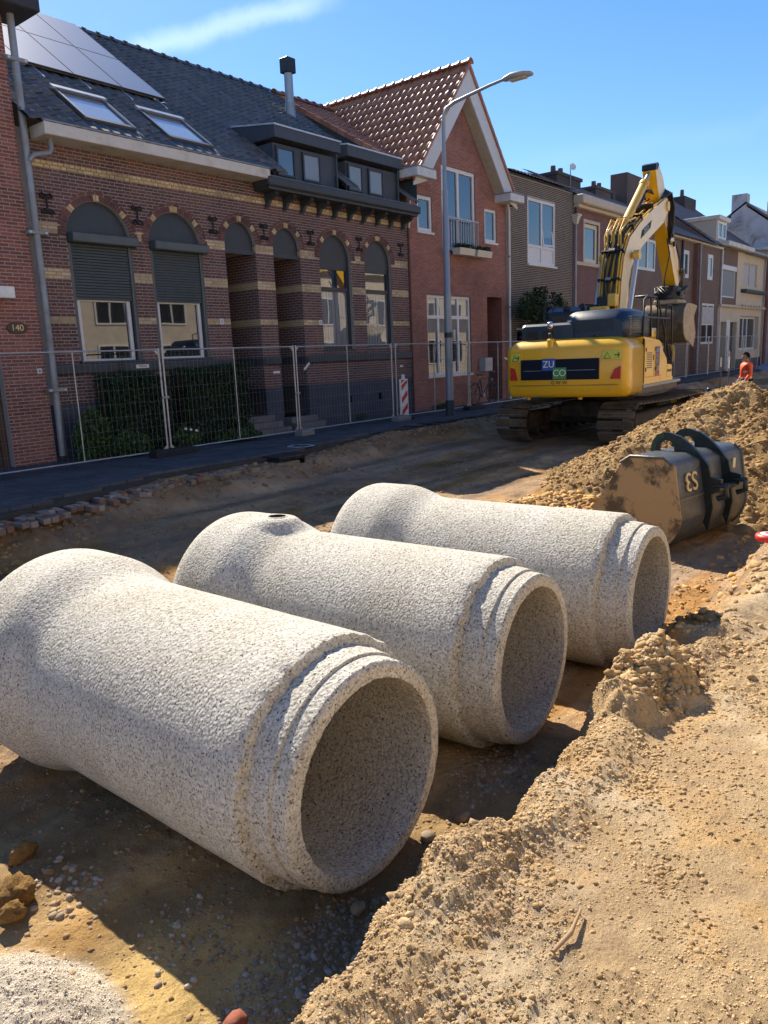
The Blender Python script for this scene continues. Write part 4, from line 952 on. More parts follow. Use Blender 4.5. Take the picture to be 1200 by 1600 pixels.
# plinth: dark painted
pw = wall('plinth', h, BLUEP, 7.42, 18.86, -.2, 1.05, 13.985, [Op(12.0, 12.92, .42, 1.0501, depth=1.15), Op(13.48, 14.40, .30, 1.0501, depth=1.15)])
for x0_, x1_ in ((7.62, 11.99), (12.93, 13.47), (14.41, 18.84)): box('plinth_moulding', SLATE, h, x0_, x1_, 13.93, 14.02, 1.60, 1.80, .02); 
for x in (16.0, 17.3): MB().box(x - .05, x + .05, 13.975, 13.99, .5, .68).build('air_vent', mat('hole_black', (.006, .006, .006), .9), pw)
# deep door recesses: side walls with bands
SB = wallbrick('purple_brick_courses', (.105, .05, .048), (.13, .06, .052), (.30, .275, .255), ms=.010); SBY = wallbrick('yellow_brick_courses', (.42, .32, .17), (.46, .36, .2), (.36, .32, .26), ms=.009)
for (a, b, zf_) in ((12.0, 12.92, .42), (13.48, 14.40, .30)):
    for x, s in ((a, 1), (b, -1)):
        mb = MB()
        xx0, xx1 = (x - .012, x + .004) if s > 0 else (x - .004, x + .012)
        z = 1.05
        for lo, hi in [(1.05, 1.6), (1.8, 2.53), (2.68, 3.38), (3.535, 4.18), (4.34, 4.37)]: mb.box(xx0, xx1, 14.008, 15.14, lo, hi, 0)
        for lo, hi in bands[1:]: mb.box(xx0, xx1 + .001, 14.008, 15.14, lo, hi, 1)
        mb.box(xx0, xx1, 14.008, 15.14, 1.6, 1.8, 2); mb.box(xx0, xx1, 14.008, 15.14, zf_, 1.05, 3)
        mb.build('recess_side', [SB, SBY, SLATE, BLUEP], h)
    d = MB().box(a + .012, b - .012, 15.10, 15.15, zf_, 4.2).build('door', DF, h)
    MB().box(a + .14, b - .14, 15.085, 15.10, 1.9, 3.3).build('pane', GL, d); MB().cyl((b - .17, 15.04, 1.45), (b - .17, 15.04, 1.62), .018, n=8).build('handle', mat('brass', (.6, .5, .2), .3, .9), d)
    MB().box(a, b, 14.1, 14.16, 4.17, 4.86).build('arch_panel', DF, h); MB().box(a, b, 14.05, 14.1, 4.13, 4.22).build('transom', SLATE, h)
    for k in range(3): st = MB().box(a - .02 * k, b + .02 * k, 13.98 - .26 * k - .26, 13.98 - .26 * k + (.3 if k == 0 else .02), -.02, zf_ - .135 * k, 0, .01).build('doorstep', mat('doorstep_stone', (.16, .155, .15), .8, dirt=(.10, .10, .095), dirts=5), h)
# arched windows with roller shutters
SHM = mat('shutter_green_grey', (.045, .066, .076), .5); SBX = mat('shutter_box', (.08, .10, .105), .45)
for o_ in AO[:2]:
    a, b = o_.x0, o_.x1
    pn = MB(); P = [(a, 4.2)] + [(o_.c - o_.r * math.cos(math.pi * i / 24), o_.sp + o_.r * math.sin(math.pi * i / 24)) for i in range(25)] + [(b, 4.2)]
    pn.prism(P, 14.10, 14.14); pn.build('arch_panel', mat('arch_panel_slate', (.030, .044, .058), .5), h)
    s = box('shutter_box', SBX, h, a + .02, b + .06, 13.80, 14.1, 4.03, 4.21, .02)
    for i in range(19):
        z = 3.0 + i * .0545; MB().box(a + .07, b - .07, 14.045 + .004 * (i % 2), 14.06, z, z + .049, 0, .006).build('slat', SHM, s)
    for x in (a + .01, b - .07): MB().box(x, x + .06, 14.02, 14.09, 1.85, 4.03).build('shutter_rail', SBX, s)
    f = window(h, a + .10, b - .10, 1.80, 3.05, 14.10, WF, GL, .075, depth=.08, label='white lower window frame showing under the half-lowered shutter')
    MB().box(a - .02, b + .02, 13.94, 14.1, 1.80, 1.835).build('sill', SLATE, f)
for o_ in AO[4:]:
    a, b = o_.x0, o_.x1
    P = [(a, 4.02)] + [(o_.c - o_.r * math.cos(math.pi * i / 24), o_.sp + o_.r * math.sin(math.pi * i / 24)) for i in range(25)] + [(b, 4.02)]
    f = MB().prism(P, 14.10, 14.14).build('arch_panel', DF, h)
    window(h, a, b, 1.93, 4.06, 14.10, DF, [GLC, GLB], .09, rows=(3.47,), depth=.08, mw=.11, sill=.1)
# wall anchors (curly iron ties)
AN = mat('wrought_iron', (.012, .012, .016), .5, .4)
for i, x in enumerate((7.86, 9.76, 11.68, 13.19, 14.77, 16.65, 18.50)):
    mb = MB(); z = 4.67; y = 13.965
    mb.tube([(x, y, z - .17), (x, y, z + .17)], .016, 6)
    for sx in (-1, 1):
        for sz in (-1, 1):
            mb.tube([(x, y, z + sz * .10), (x + sx * .03, y, z + sz * .16), (x + sx * .08, y, z + sz * .18), (x + sx * .12, y, z + sz * .155), (x + sx * .115, y, z + sz * .115), (x + sx * .08, y, z + sz * .11), (x + sx * .08, y, z + sz * .14)], .014, 6)
    for zz in (-.1, .1): mb.box(x - .05, x + .05, y - .01, y + .02, z + zz - .02, z + zz + .02)
    mb.build('wall_anchor', AN, h)
# cornice of the left half: white gutter board; right half: dark cornice on brackets
box('gutter_board', GUT, h, 7.70, 13.02, 13.46, 13.98, 5.735, 5.945, .012); box('gutter_board', GUT, h, 13.02, 13.025, 13.45, 13.5, 5.74, 5.94)
box('gutter_lip', ZINC, h, 7.70, 13.02, 13.44, 13.47, 5.95, 5.972, .004)
cn = box('cornice', SLATE, h, 12.95, 18.80, 13.42, 13.98, 5.60, 5.80, .03); MB().box(13.0, 18.75, 13.5, 13.98, 5.54, 5.598).build('cornice_step', SLATE, cn)
for i in range(10):
    x = 13.35 + i * .585; b_ = MB().prism([(13.99, 5.54), (13.62, 5.54), (13.60, 5.48), (13.70, 5.42), (13.84, 5.38), (13.90, 5.26), (13.99, 5.24)], x - .045, x + .045, 'YZ').build('bracket', SLATE, cn)
    MB().box(x - .05, x + .05, 13.965, 13.985, 5.2, 5.3).build('bracket_foot', SLATE, b_)
# body and roof
MB().box(7.43, 18.85, 15.2, 19, -.2, 5.9).build('house_body', INT, h)
E0 = V((7.45, 13.52, 5.95)); sl = (10.03 - 5.95) / (19.1 - 13.55); vdir = V((0, 1, sl)).normalized()
zr = lambda y: 5.925 + (y - 13.5) * sl
rf = MB()
for a, b, y0 in ((7.43, 13.62, 13.5), (13.62, 15.92, 14.8), (15.92, 16.2, 13.5), (16.2, 18.5, 14.8), (18.5, 18.85, 13.5)): rf.add([(a, y0, zr(y0)), (b, y0, zr(y0)), (b, 19.1, zr(19.1)), (a, 19.1, zr(19.1)), (a, 24, 6.4), (b, 24, 6.4)], [(0, 1, 2, 3), (3, 2, 5, 4)])
rf = rf.build('roof', UND, h, fix=False)
VX = [(8.74, 9.86), (10.62, 11.78)]
def skipb(p):
    if p.x > 13.42 and p.y < 14.98: return True
    for a, b in VX:
        if a - .05 < p.x < b + .05 and 13.85 < p.y < 14.93: return True
    return p.x < 11.95 and 15.85 < p.y < 19
roof_tiles(rf, E0, (1, 0, 0), vdir, 47, 20, .2425, .345, BLK, skipb)
ridge(rf, (7.45, 19.1, 10.03), (18.85, 19.1, 10.03), .40, .11, BLK)
# velux windows
ALU = mat('roof_window_frame', (.10, .105, .11), .4, .3); ALUL = mat('light_alu', (.50, .52, .54), .35, .6)
def roofpt(x, y, up=0): n_ = V((0, -sl, 1)).normalized(); return V((x, y, 5.95 + (y - 13.55) * sl)) + n_ * up
def rquad(mb, x0, x1, y0, y1, u0, u1, mi=0):
    P = [roofpt(x0, y0, u0), roofpt(x1, y0, u0), roofpt(x1, y1, u0), roofpt(x0, y1, u0)]; Q = [roofpt(x0, y0, u1), roofpt(x1, y0, u1), roofpt(x1, y1, u1), roofpt(x0, y1, u1)]
    return mb.loft([P, Q], mi)
for a, b in VX:
    f = MB(); rquad(f, a, a + .09, 13.9, 14.9, .0, .10); rquad(f, b - .09, b, 13.9, 14.9, .0, .10); rquad(f, a + .09, b - .09, 13.9, 13.98, .0, .095); rquad(f, a + .09, b - .09, 14.8, 14.9, .0, .12)
    f = f.build('roof_window', ALU, rf); g_ = MB(); rquad(g_, a + .09, b - .09, 13.98, 14.8, .055, .07); g_.build('pane', glassmat('roof_glass', (.30, .36, .44), ior=2.2) if 'roof_glass' not in MATS else MATS['roof_glass'], f)
    t_ = MB(); rquad(t_, a - .02, b + .02, 14.86, 14.96, .08, .135); t_.build('top_cover', ALUL, f); t_ = MB(); rquad(t_, a + .02, a + .045, 13.95, 14.8, .095, .11); rquad(t_, b - .045, b - .02, 13.95, 14.8, .095, .11); t_.build('edge_cover', ALUL, f)
    t_ = MB(); rquad(t_, a - .05, b + .05, 13.6, 13.9, .035, .05); t_.build('flashing', mat('lead_flashing', (.035, .038, .042), .6), f)
# solar panels
m, nt, b = nodemat('solar_cell'); b.inputs['Base Color'].default_value = (.05, .055, .075, 1); b.inputs['Roughness'].default_value = .30; b.inputs['IOR'].default_value = 1.9; b.inputs['Coat Weight'].default_value = .6; b.inputs['Coat Roughness'].default_value = .35
PVF = mat('panel_edge', (.02, .02, .022), .4)
for i in range(4):
    for j in range(2):
        x0_ = 12.04 - 1.135 * (i + 1); y0_ = 15.76 + j * 1.68
        f = MB(); rquad(f, x0_ + .008, x0_ + 1.127, y0_ + .006, y0_ + 1.672, .09, .13)
        if x0_ < 7.4: continue
        f = f.build('solar_panel', PVF, rf); g_ = MB(); rquad(g_, x0_ + .022, x0_ + 1.113, y0_ + .018, y0_ + 1.66, .131, .133); g_.build('cell_sheet', MATS['solar_cell'], f)
for i in range(3): t_ = MB(); rquad(t_, 7.5, 12.0, 15.9 + i * 1.4, 15.94 + i * 1.4, .03, .09); t_.build('mounting_rail', ALUL, rf)
for x in (8.9, 9.9, 10.9, 11.8): t_ = MB(); rquad(t_, x, x + .03, 15.4, 15.78, .05, .07); t_.build('roof_hook', ALUL, rf)
# flue
fl = MB().cyl((17.94, 17.5, 8.7), (17.94, 17.5, 10.02), .13, n=20).build('flue', mat('galvanised', (.34, .36, .38), .4, .5), rf)
MB().box(17.77, 18.11, 17.33, 17.67, 10.02, 10.42, 0, .01).build('flue_cap', mat('hole_black2', (.012, .014, .018), .5), fl); MB().cyl((17.94, 17.5, 8.75), (17.94, 17.5, 9.2), .17, .14, n=20).build('flue_collar', ZINC, fl)
# dormers
DC = mat('dormer_cladding', (.045, .058, .078), .5, dirt=(.065, .075, .085), dirts=5); DT = mat('dormer_roof_edge', (.55, .60, .66), .4, .3)
for a, b, ws in ((13.66, 15.88, ((13.74, 14.36), (14.62, 15.26))), (16.24, 18.46, ((16.30, 16.90), (17.14, 17.78)))):
    dm = MB().prism([(13.98, 5.80), (13.98, 6.72), (15.3, 6.72), (14.9, 6.9), (13.9, 5.92)], a, b, 'YZ').build('dormer', DC, rf)
    MB().prism([(13.80, 6.80), (13.80, 7.06), (15.45, 7.30), (15.2, 6.80)], a - .08, b + .0, 'YZ').build('dormer_roof', DC, dm)
    MB().prism([(13.78, 7.055), (13.78, 7.09), (15.45, 7.335), (15.45, 7.30)], a - .10, b + .02, 'YZ').build('roof_edge_strip', DT, dm)
    for x0_, x1_ in ws: window(dm, x0_, x1_, 6.00, 6.66, 13.93, DF, GLB if x0_ < 14 else GLG, .05, depth=.05)
    MB().cyl((b - .05, 13.92, 5.85), (b - .05, 13.92, 6.8), .03, n=8).build('dormer_pipe', DC, dm)
    MB().prism([(13.6, 5.99), (13.95, 6.26), (14.9, 6.98), (14.9, 7.03), (13.55, 6.02)], a - .10, a - .002, 'YZ').build('lead_flashing', mat('old_lead', (.12, .125, .125), .6, dirt=(.22, .22, .2), dirts=9), dm)
MB().box(12.9, 18.8, 13.56, 13.97, 5.80, 5.86).build('gutter_bed', mat('old_lead', (.12, .125, .125), .6), rf)
for a, b in ((13.40, 13.66), (15.88, 16.24), (18.46, 18.85)): t_ = MB(); rquad(t_, a, b, 13.52, 14.98, .01, .03); t_.build('lead_apron', mat('old_lead', (.12, .125, .125), .6), rf)
# little enamel numbers
for x in (11.72, 14.98):
    p_ = box('number_plate', WF, h, x - .055, x + .055, 13.975, 13.992, 2.55, 2.68, .004)
    box('digit', DF, p_, x - .006, x + .006, 13.972, 13.975, 2.575, 2.65)

# ================================================================== gable house
GB_ = brickmat('salmon_brick', [(.25, .115, .095), (.27, .13, .105), (.23, .105, .085), (.25, .125, .105), (.28, .135, .11)])
h = thing('gable_house', 'salmon red brick house with a steep street gable and white bargeboards', 'house', (21.7, 14, 0))
AP = 21.72
def gtop(x): return min(10.02 - 1.215 * abs(x - AP), 10.02)
gtop.apex = AP
def gt2(x): return max(6.6, gtop(x)) if 18.9 < x < 24.55 else 6.6
gt2.apex = AP
GO = [Op(19.40, 20.16, 5.29, 6.30, depth=.12), Op(20.70, 22.63, 4.86, 7.32, depth=.14), Op(23.19, 23.95, 5.29, 6.34, depth=.12), Op(19.76, 22.24, 1.03, 3.47, depth=.14), Op(23.28, 24.27, 0, 3.52, depth=1.3)]
w = wall('wall', h, mortar('brown_mortar', (.13, .08, .065)), 18.88, 24.62, -.2, gtop, 14.006, GO) if False else None
def gt3(x): return gtop(x) if abs(x - AP) < 2.81 else 6.6
mb_ops = GO
class G2:
    apex = AP
    def __call__(s, x): return gtop(x) if abs(x - AP) <= 2.815 else 6.6
w = wall('wall', h, mortar('brown_mortar', (.20, .13, .11)), 18.90, 24.60, -.2, G2(), 14.006, GO)
bl = courses(18.90, 24.58, -.1, 9.9, GO, G2(), 0, 'stretch')
lay(w, bl, 14.0, [GB_], 300, h=.0275)
window(h, 19.40, 20.16, 5.29, 6.30, 14.03, WF, GLB, .10, depth=.08, sill=.08); window(h, 23.19, 23.95, 5.29, 6.34, 14.03, WF, GLB, .09, depth=.08, sill=.08)
f = window(h, 20.70, 22.63, 4.86, 7.32, 14.04, WF, GLB, .11, cols=(21.67,), depth=.08, label='tall two-leaf upper window behind the railing')
rl = MB(); rl.box(20.72, 22.66, 13.90, 13.94, 5.80, 5.84)
rl = rl.build('railing', GREYF, h)
for i in range(14): MB().box(20.78 + i * .142, 20.80 + i * .142, 13.91, 13.93, 4.86, 5.80).build('baluster', GREYF, rl)
window(h, 19.76, 22.24, 1.03, 3.47, 14.05, WF, [GL, GLG, GL, GLG, GL, GLG], .08, cols=(20.42, 21.55), rows=(2.82,), depth=.08, sill=.09, mw=.10)
cu_ = MB()
for a, b in ((19.84, 20.37), (20.47, 21.5), (21.6, 22.16)): cu_.box(a, b, 14.085, 14.09, 2.35, 2.77)
cu_.build('roller_blind', mat('blind_cloth', (.22, .22, .20), .9), h)
MB().box(23.28, 24.27, 15.2, 15.3, 0, 3.6).build('door', mat('dark_door', (.035, .03, .035), .6), h)
MB().box(23.262, 23.279, 14.01, 15.3, 0, 3.5).build('recess_side', wallbrick('salmon_courses', (.26, .085, .06), (.28, .1, .07), (.14, .08, .065)), h); MB().box(24.258, 24.275, 14.01, 15.3, 0, 3.5).build('recess_side', MATS['salmon_courses'], h); MB().box(23.28, 24.26, 13.9, 15.3, -.02, .03).build('doorstep', MATS['doorstep_stone'], h)
# bargeboards, soffit
sl2 = 1.215
for s in (-1, 1):
    P = [(AP, 10.20), (AP + s * 2.98, 10.20 - 2.98 * sl2), (AP + s * 2.98, 10.20 - 2.98 * sl2 - .18), (AP + s * 2.33, 6.60), (AP, 9.42)]
    MB().prism(P, 13.60, 13.64).build('bargeboard', mat('bargeboard_white', (.56, .58, .60), .5, var=.04), h)
    P = [(AP, 9.42), (AP + s * 2.33, 6.60), (AP + s * 2.36, 6.64), (AP, 9.48)]
    MB().prism(P, 13.641, 13.995).build('soffit', mat('soffit_beige', (.42, .39, .32), .7), h)
GBX = mat('gutter_box_white', (.58, .60, .62), .5)
box('gutter_box', GBX, h, 18.62, 19.55, 13.38, 14.02, 6.62, 6.86, .01); box('gutter_box', GBX, h, 23.85, 24.78, 13.38, 14.02, 6.58, 6.82, .01)
box('gutter_box_cover', ZINC, h, 18.60, 19.57, 13.36, 14.02, 6.862, 6.885); box('gutter_box_cover', ZINC, h, 23.83, 24.80, 13.36, 14.02, 6.822, 6.845)
MB().box(18.91, 24.59, 15.35, 20, -.2, 6.5).build('house_body', INT, h)
rf = MB().add([(AP - 3.02, 13.6, 6.55), (AP, 13.6, 10.22), (AP + 3.02, 13.6, 6.55), (AP - 3.02, 24, 6.55), (AP, 24, 10.22), (AP + 3.02, 24, 6.55)], [(0, 1, 4, 3), (1, 2, 5, 4)]).build('roof', UND, h, fix=False)
uv = V((1, 0, sl2)).normalized()
roof_tiles(rf, (AP - 3.02, 19.4, 6.57), (0, -1, 0), uv, 24, 13, .2425, .365, REDT, None, 300)
roof_tiles(rf, (AP + 3.02, 13.58, 6.57), (0, 1, 0), V((-1, 0, sl2)), 20, 13, .2425, .365, REDT, None, 0)
ridge(rf, (AP, 13.5, 10.25), (AP, 20, 10.25), .36, .12, REDT)
for s in (-1, 1):
    for k in range(13):
        t = .365 * k / math.sqrt(1 + sl2 ** 2); x = AP + s * (3.02 - t); z = 6.60 + t * sl2; t2 = .38 / math.sqrt(1 + sl2 ** 2)
        MB().prism([(x, z + .035), (x - s * t2, z + t2 * sl2 + .01), (x - s * t2, z + t2 * sl2 - .12), (x, z - .10)], 13.54, 13.61).build('verge_tile', REDT, rf)
# orange cross roof between
oz = lambda y: 6.72 + (y - 13.6) * .60
orf = MB().add([(18.87, 13.6, oz(13.6)), (18.9, 13.6, oz(13.6)), (21.5, 19.0, oz(19.0)), (18.87, 19.0, oz(19.0)), (18.87, 24, 7), (21.5, 24, 7)], [(0, 1, 2, 3), (3, 2, 5, 4)]).build('side_roof', UND, h, fix=False)
MB().add([(18.86, 13.6, 5.9), (18.86, 19.0, 9.9), (18.86, 19.0, oz(19.0)), (18.86, 13.6, oz(13.6))], [(0, 1, 2, 3)]).build('party_wall', SLATE, h, fix=False)
def skipo(p): return p.z < 6.57 + (p.x - AP + 3.02) * sl2 - .1
roof_tiles(orf, (18.90, 13.6, oz(13.6) + .02), (1, 0, 0), V((0, 1, .60)), 13, 17, .2425, .365, REDT, skipo, 300)
ridge(orf, (18.75, 19.0, oz(19.0) + .03), (22, 19.0, oz(19.0) + .03), .36, .12, REDT)
for k in range(17):
    y = 13.6 + k * .365 / math.sqrt(1.36); y2 = y + .33
    MB().prism([(y, oz(y) + .08), (y2, oz(y2) + .05), (y2, oz(y2) - .09), (y, oz(y) - .09)], 18.78, 18.87, 'YZ').build('verge_tile', REDT, orf)
# downpipes and flower boxes
d_ = MB().tube([(24.3, 13.75, 6.6), (24.55, 13.85, 6.35), (24.64, 13.9, 6.2), (24.64, 13.9, 0)], .045, 12).build('downpipe', WF, h)
for z in (1.4, 3.2, 4.9): MB().cyl((24.64, 13.9, z - .03), (24.64, 13.9, z + .03), .056, n=12).build('bracket', ZINC, d_)
d_ = MB().cyl((18.88, 13.95, 0), (18.88, 13.95, 5.3), .026, n=10).build('downpipe', mat('rusty_red', (.16, .06, .05), .7), h); MB().tube([(19.0, 13.7, 6.6), (18.95, 13.9, 6.3), (18.90, 13.95, 5.3)], .03, 10).build('upper_pipe', WF, d_)
LEAFD = brickmat('dark_leaf', [(.018, .045, .016), (.025, .06, .02), (.014, .035, .014), (.035, .07, .022)], .6, .001); LEAFM = brickmat('mid_leaf', [(.05, .10, .025), (.07, .13, .03), (.04, .08, .02)], .6, .001)
def leaves(name, pts, size, m, parent, jit=.4):
    n = len(pts); P_ = np.asarray(pts); a = rng.normal(size=(n, 3)); a /= np.linalg.norm(a, axis=1)[:, None]; b_ = np.cross(a, rng.normal(size=(n, 3))); b_ /= np.linalg.norm(b_, axis=1)[:, None]
    s = size * (1 + jit * (rng.random(n) * 2 - 1))[:, None]; c_ = np.cross(a, b_) * .18 * s
    v = np.stack([P_ - a * s, P_ + b_ * s * .45 + c_, P_ + a * s, P_ - b_ * s * .45 + c_], 1).reshape(-1, 3)
    off = np.array(OFF.get(parent.name, (0, 0, 0))) if parent else 0; v = v - off
    f = (np.array([[0, 1, 2], [0, 2, 3]])[None] + (np.arange(n) * 4)[:, None, None]).reshape(-1, 3)
    me = bpy.data.meshes.new(name); me.vertices.add(len(v)); me.vertices.foreach_set('co', v.ravel()); me.loops.add(f.size); me.loops.foreach_set('vertex_index', f.ravel().astype(np.int32)); me.polygons.add(len(f)); me.polygons.foreach_set('loop_start', (np.arange(len(f)) * 3).astype(np.int32)); me.update(calc_edges=True); me.materials.append(m)
    o = bpy.data.objects.new(name, me); COL.objects.link(o); o.parent = parent; o['kind'] = 'stuff'; return o
for a, b, lb in ((21.05, 21.93, 'left cream flower box under the tall upper window'), (22.10, 22.98, 'right cream flower box under the tall upper window')):
    fb = thing('flower_box', lb, 'flower box', (a, 13.7, 4.7), group='flower boxes hung on the railing')
    MB().prism([(13.62, 4.70), (13.86, 4.70), (13.89, 4.90), (13.58, 4.90)], a, b, 'YZ').build('trough', CF, fb)
    leaves('foliage', [(rng.uniform(a, b), rng.uniform(13.6, 13.88), 4.90 + rng.random() * .14) for _ in range(420)], .035, LEAFD, fb)
mb_ = box('letter_box', mat('letterbox_grey', (.42, .43, .44), .5), h, 22.70, 23.18, 13.75, 13.99, 1.06, 1.50, .01); box('flap', GREYF, mb_, 22.74, 23.14, 13.738, 13.75, 1.36, 1.42)
# ================================================================== further houses
DBK = brickmat('dark_brown_brick', [(.062, .045, .036), (.075, .052, .040), (.05, .038, .033), (.085, .06, .045), (.058, .05, .045)])
h = HD = thing('dark_brick_house', 'dark brown brick house with pale joints and one big two-leaf white window', 'house', (27, 14, 0))
DO = [Op(26.15, 28.35, 4.78, 7.07, depth=.12), Op(25.3, 27.4, .9, 2.5, depth=.12)]
w = wall('wall', h, mortar('pale_joint', (.34, .31, .27)), 24.62, 29.86, -.2, 7.66, 14.006, DO)
lay(w, courses(24.70, 29.85, 0, 7.66, DO, None, 0, 'cross'), 14.0, [DBK], 300, h=.0225)
f = window(h, 26.15, 28.35, 4.78, 7.07, 14.02, WF, [WF, GLB, WF, GLB], .10, cols=(27.28,), rows=(5.42,), depth=.07, sill=.1)
# tilted open leaf on the right
mm = Matrix.Translation((27.40, 14.03, 5.47)) @ Matrix.Rotation(R(-2.0), 4, 'Y') @ Matrix.Rotation(R(-5), 4, 'X')
fl = MB(mm); fl.box(0, .07, -.02, .03, 0, 1.48); fl.box(.78, .85, -.02, .03, 0, 1.48); fl.box(.07, .78, -.019, .029, 0, .07); fl.box(.07, .78, -.019, .029, 1.41, 1.48); s_ = fl.build('tilted_leaf', WF, f); MB(mm).box(.07, .78, 0, .01, .07, 1.41).build('pane', GLB, s_)
window(h, 25.3, 27.4, .9, 2.5, 14.04, WF, GL, .08, cols=(26.4,))
MB().box(24.63, 29.85, 14.3, 20, -.2, 7.5).build('house_body', INT, h)
rf = MB().add([(24.6, 13.86, 7.68), (29.86, 13.86, 7.68), (29.86, 19, 9.5), (24.6, 19, 9.5)], [(0, 1, 2, 3)]).build('roof', UND, h, fix=False)
roof_tiles(rf, (24.62, 13.78, 7.70), (1, 0, 0), (0, 1, .354), 21, 6, .25, .35, BRNT, None, 126)
d_ = MB().cyl((29.95, 13.9, 0), (29.95, 13.9, 6.6), .05, n=12).build('downpipe', ZINC, h); MB().loft([[(29.95 + sx * r, 13.9 + sy * r, z) for sx, sy in ((-1, -1), (1, -1), (1, 1), (-1, 1))] for r, z in ((.06, 6.5), (.14, 6.78), (.17, 6.8), (.17, 6.86))]).build('hopper', CF, d_); MB().cyl((29.95, 13.9, 6.86), (29.95, 13.9, 7.2), .05, n=10).build('upper_pipe', SLATE, d_)
PU = wallbrick('purple_red_brick', (.14, .055, .05), (.17, .07, .06), (.19, .14, .13)); PU2 = wallbrick('red_brown_brick', (.17, .062, .045), (.20, .075, .055), (.20, .14, .11)); BRN2 = wallbrick('brown_street_brick', (.11, .065, .05), (.14, .08, .06), (.22, .18, .15)); CRM = mat('cream_render', (.58, .50, .38), .85, var=.06, dirt=(.46, .40, .30), dirts=1.3, dirtr=(.5, .8)); CST = mat('cream_stone', (.52, .45, .35), .7, var=.08)
h = thing('corniced_house', 'purple brick house with a cream cornice, partly hidden by the excavator boom', 'house', (32.5, 14, 0))
O3 = [Op(30.9, 32.32, 5.13, 6.68, depth=.15), Op(33.5, 34.7, 5.13, 6.68, depth=.15), Op(31, 34, .9, 2.8)]
wall('wall', h, PU, 29.88, 35.1, -.2, 7.2, 14, O3)
box('cornice', CST, h, 29.88, 35.15, 13.55, 14, 7.25, 7.60, .04); box('cornice_step', CST, h, 29.9, 35.12, 13.75, 14, 7.12, 7.248, .02); box('stone_band', CST, h, 30.05, 35.1, 13.93, 14.02, 4.98, 5.12, .01)
for x in (30.9, 33.5):
    b = x + (1.42 if x < 32 else 1.2); f = window(h, x + .02, b - .02, 5.13, 6.66, 14.05, CF, GLB, .16, cols=(), depth=.07)
    for q in (MB().box(x - .1, x + .001, 13.96, 14.0, 5.13, 6.80), MB().box(b - .001, b + .1, 13.96, 14.0, 5.13, 6.80), MB().box(x + .002, b - .002, 13.96, 14.0, 6.67, 6.80)): q.build('stone_surround', CST, f)
window(h, 31, 34, .9, 2.8, 14.1, WF, GL, .1, cols=(32.2,))
MB().box(29.9, 35.1, 14.3, 20, -.2, 7.2).build('house_body', INT, h)
rf = MB().add([(29.88, 13.9, 7.6), (35.1, 13.9, 7.6), (35.1, 19, 9.6), (29.88, 19, 9.6)], [(0, 1, 2, 3)]).build('roof', UND, h, fix=False); roof_tiles(rf, (29.88, 13.9, 7.62), (1, 0, 0), (0, 1, .39), 20, 14, .26, .36, BRNT, None, 0)
# long brown row
h = HB = thing('brown_row_house', 'brown brick house right of the boom with narrow windows and a big tiled roof', 'house', (42, 14, 0))
O4 = [Op(36.8, 39.25, 5.2, 6.66, depth=.12), Op(43.1, 44.4, 5.15, 6.57, depth=.12), Op(41.0, 42.1, 5.15, 6.5, depth=.12), Op(47.3, 48.4, 5.22, 6.62, depth=.12), Op(46.5, 48.95, 1.62, 3.9, depth=.12), Op(40.5, 42.2, 0, 2.3, depth=.4), Op(36.5, 39.5, .9, 2.6)]
wall('wall', h, BRN2, 35.12, 45.0, -.2, 7.0, 14.0, [o for o in O4 if o.x1 < 45]); wall('wall', h, BRN2, 45.6, 49.6, -.2, 7.0, 13.9, [o for o in O4 if o.x0 > 45])
wall('wall', h, PU2, 45.0, 45.6, -.2, 7.0, 13.75, [])
window(h, 36.8, 39.25, 5.2, 6.66, 14.03, WF, [GL, GLB], .13, cols=(38.2,)); window(h, 43.1, 44.4, 5.15, 6.57, 14.03, WF, GLB, .2); window(h, 41.0, 42.1, 5.15, 6.5, 14.05, DF, GL, .12); window(h, 47.3, 48.4, 5.22, 6.62, 13.93, WF, GLB, .2)
f = window(h, 46.5, 48.95, 1.62, 3.9, 13.93, WF, [GL, GLG], .12, cols=(47.7,), rows=(2.75,)); box('roller_blind', mat('pale_blind', (.45, .46, .48), .8), h, 46.62, 48.83, 13.9, 13.93, 2.75, 3.7); window(h, 36.5, 39.5, .9, 2.6, 14.1, WF, GL, .1, cols=(38,))
box('door', SLATE, h, 40.5, 42.2, 14.35, 14.4, 0, 2.3)
box('eave_board', GUT, h, 35.1, 49.6, 13.70, 14.0, 7.0, 7.12, .01)
pipe_down(h, 45.2, 13.68, 0, 7.0, .05, ZINC); pipe_down(h, 43.0, 13.93, 2, 7.0, .06, DF)
MB().box(35.12, 49.6, 14.5, 20, -.2, 7.0).build('house_body', INT, h)
rf = MB().add([(35.1, 13.6, 7.05), (48, 13.6, 7.05), (48, 19, 10.1), (35.1, 19, 10.1)], [(0, 1, 2, 3)]).build('roof', UND, h, fix=False)
roof_tiles(rf, (35.1, 13.6, 7.1), (1, 0, 0), (0, 1, .565), 42, 17, .30, .37, BRNT, None, 0)
rf2 = MB().add([(47.5, 13.6, 7.12), (60.5, 13.6, 7.12), (60.5, 19.2, 10.6), (59.5, 19.2, 11.35), (47.5, 19.2, 11.4)], [(0, 1, 2, 3, 4)]).build('upper_roof', UND, h, fix=False)
roof_tiles(rf2, (47.5, 13.6, 7.15), (1, 0, 0), (0, 1, .765), 43, 19, .30, .37, BRNT, None, 0)
MB().add([(47.5, 13.6, 7.12), (47.5, 19.2, 7.12), (47.5, 19.2, 11.4)], [(0, 1, 2)]).build('gable_side', BRN2, h, fix=False)
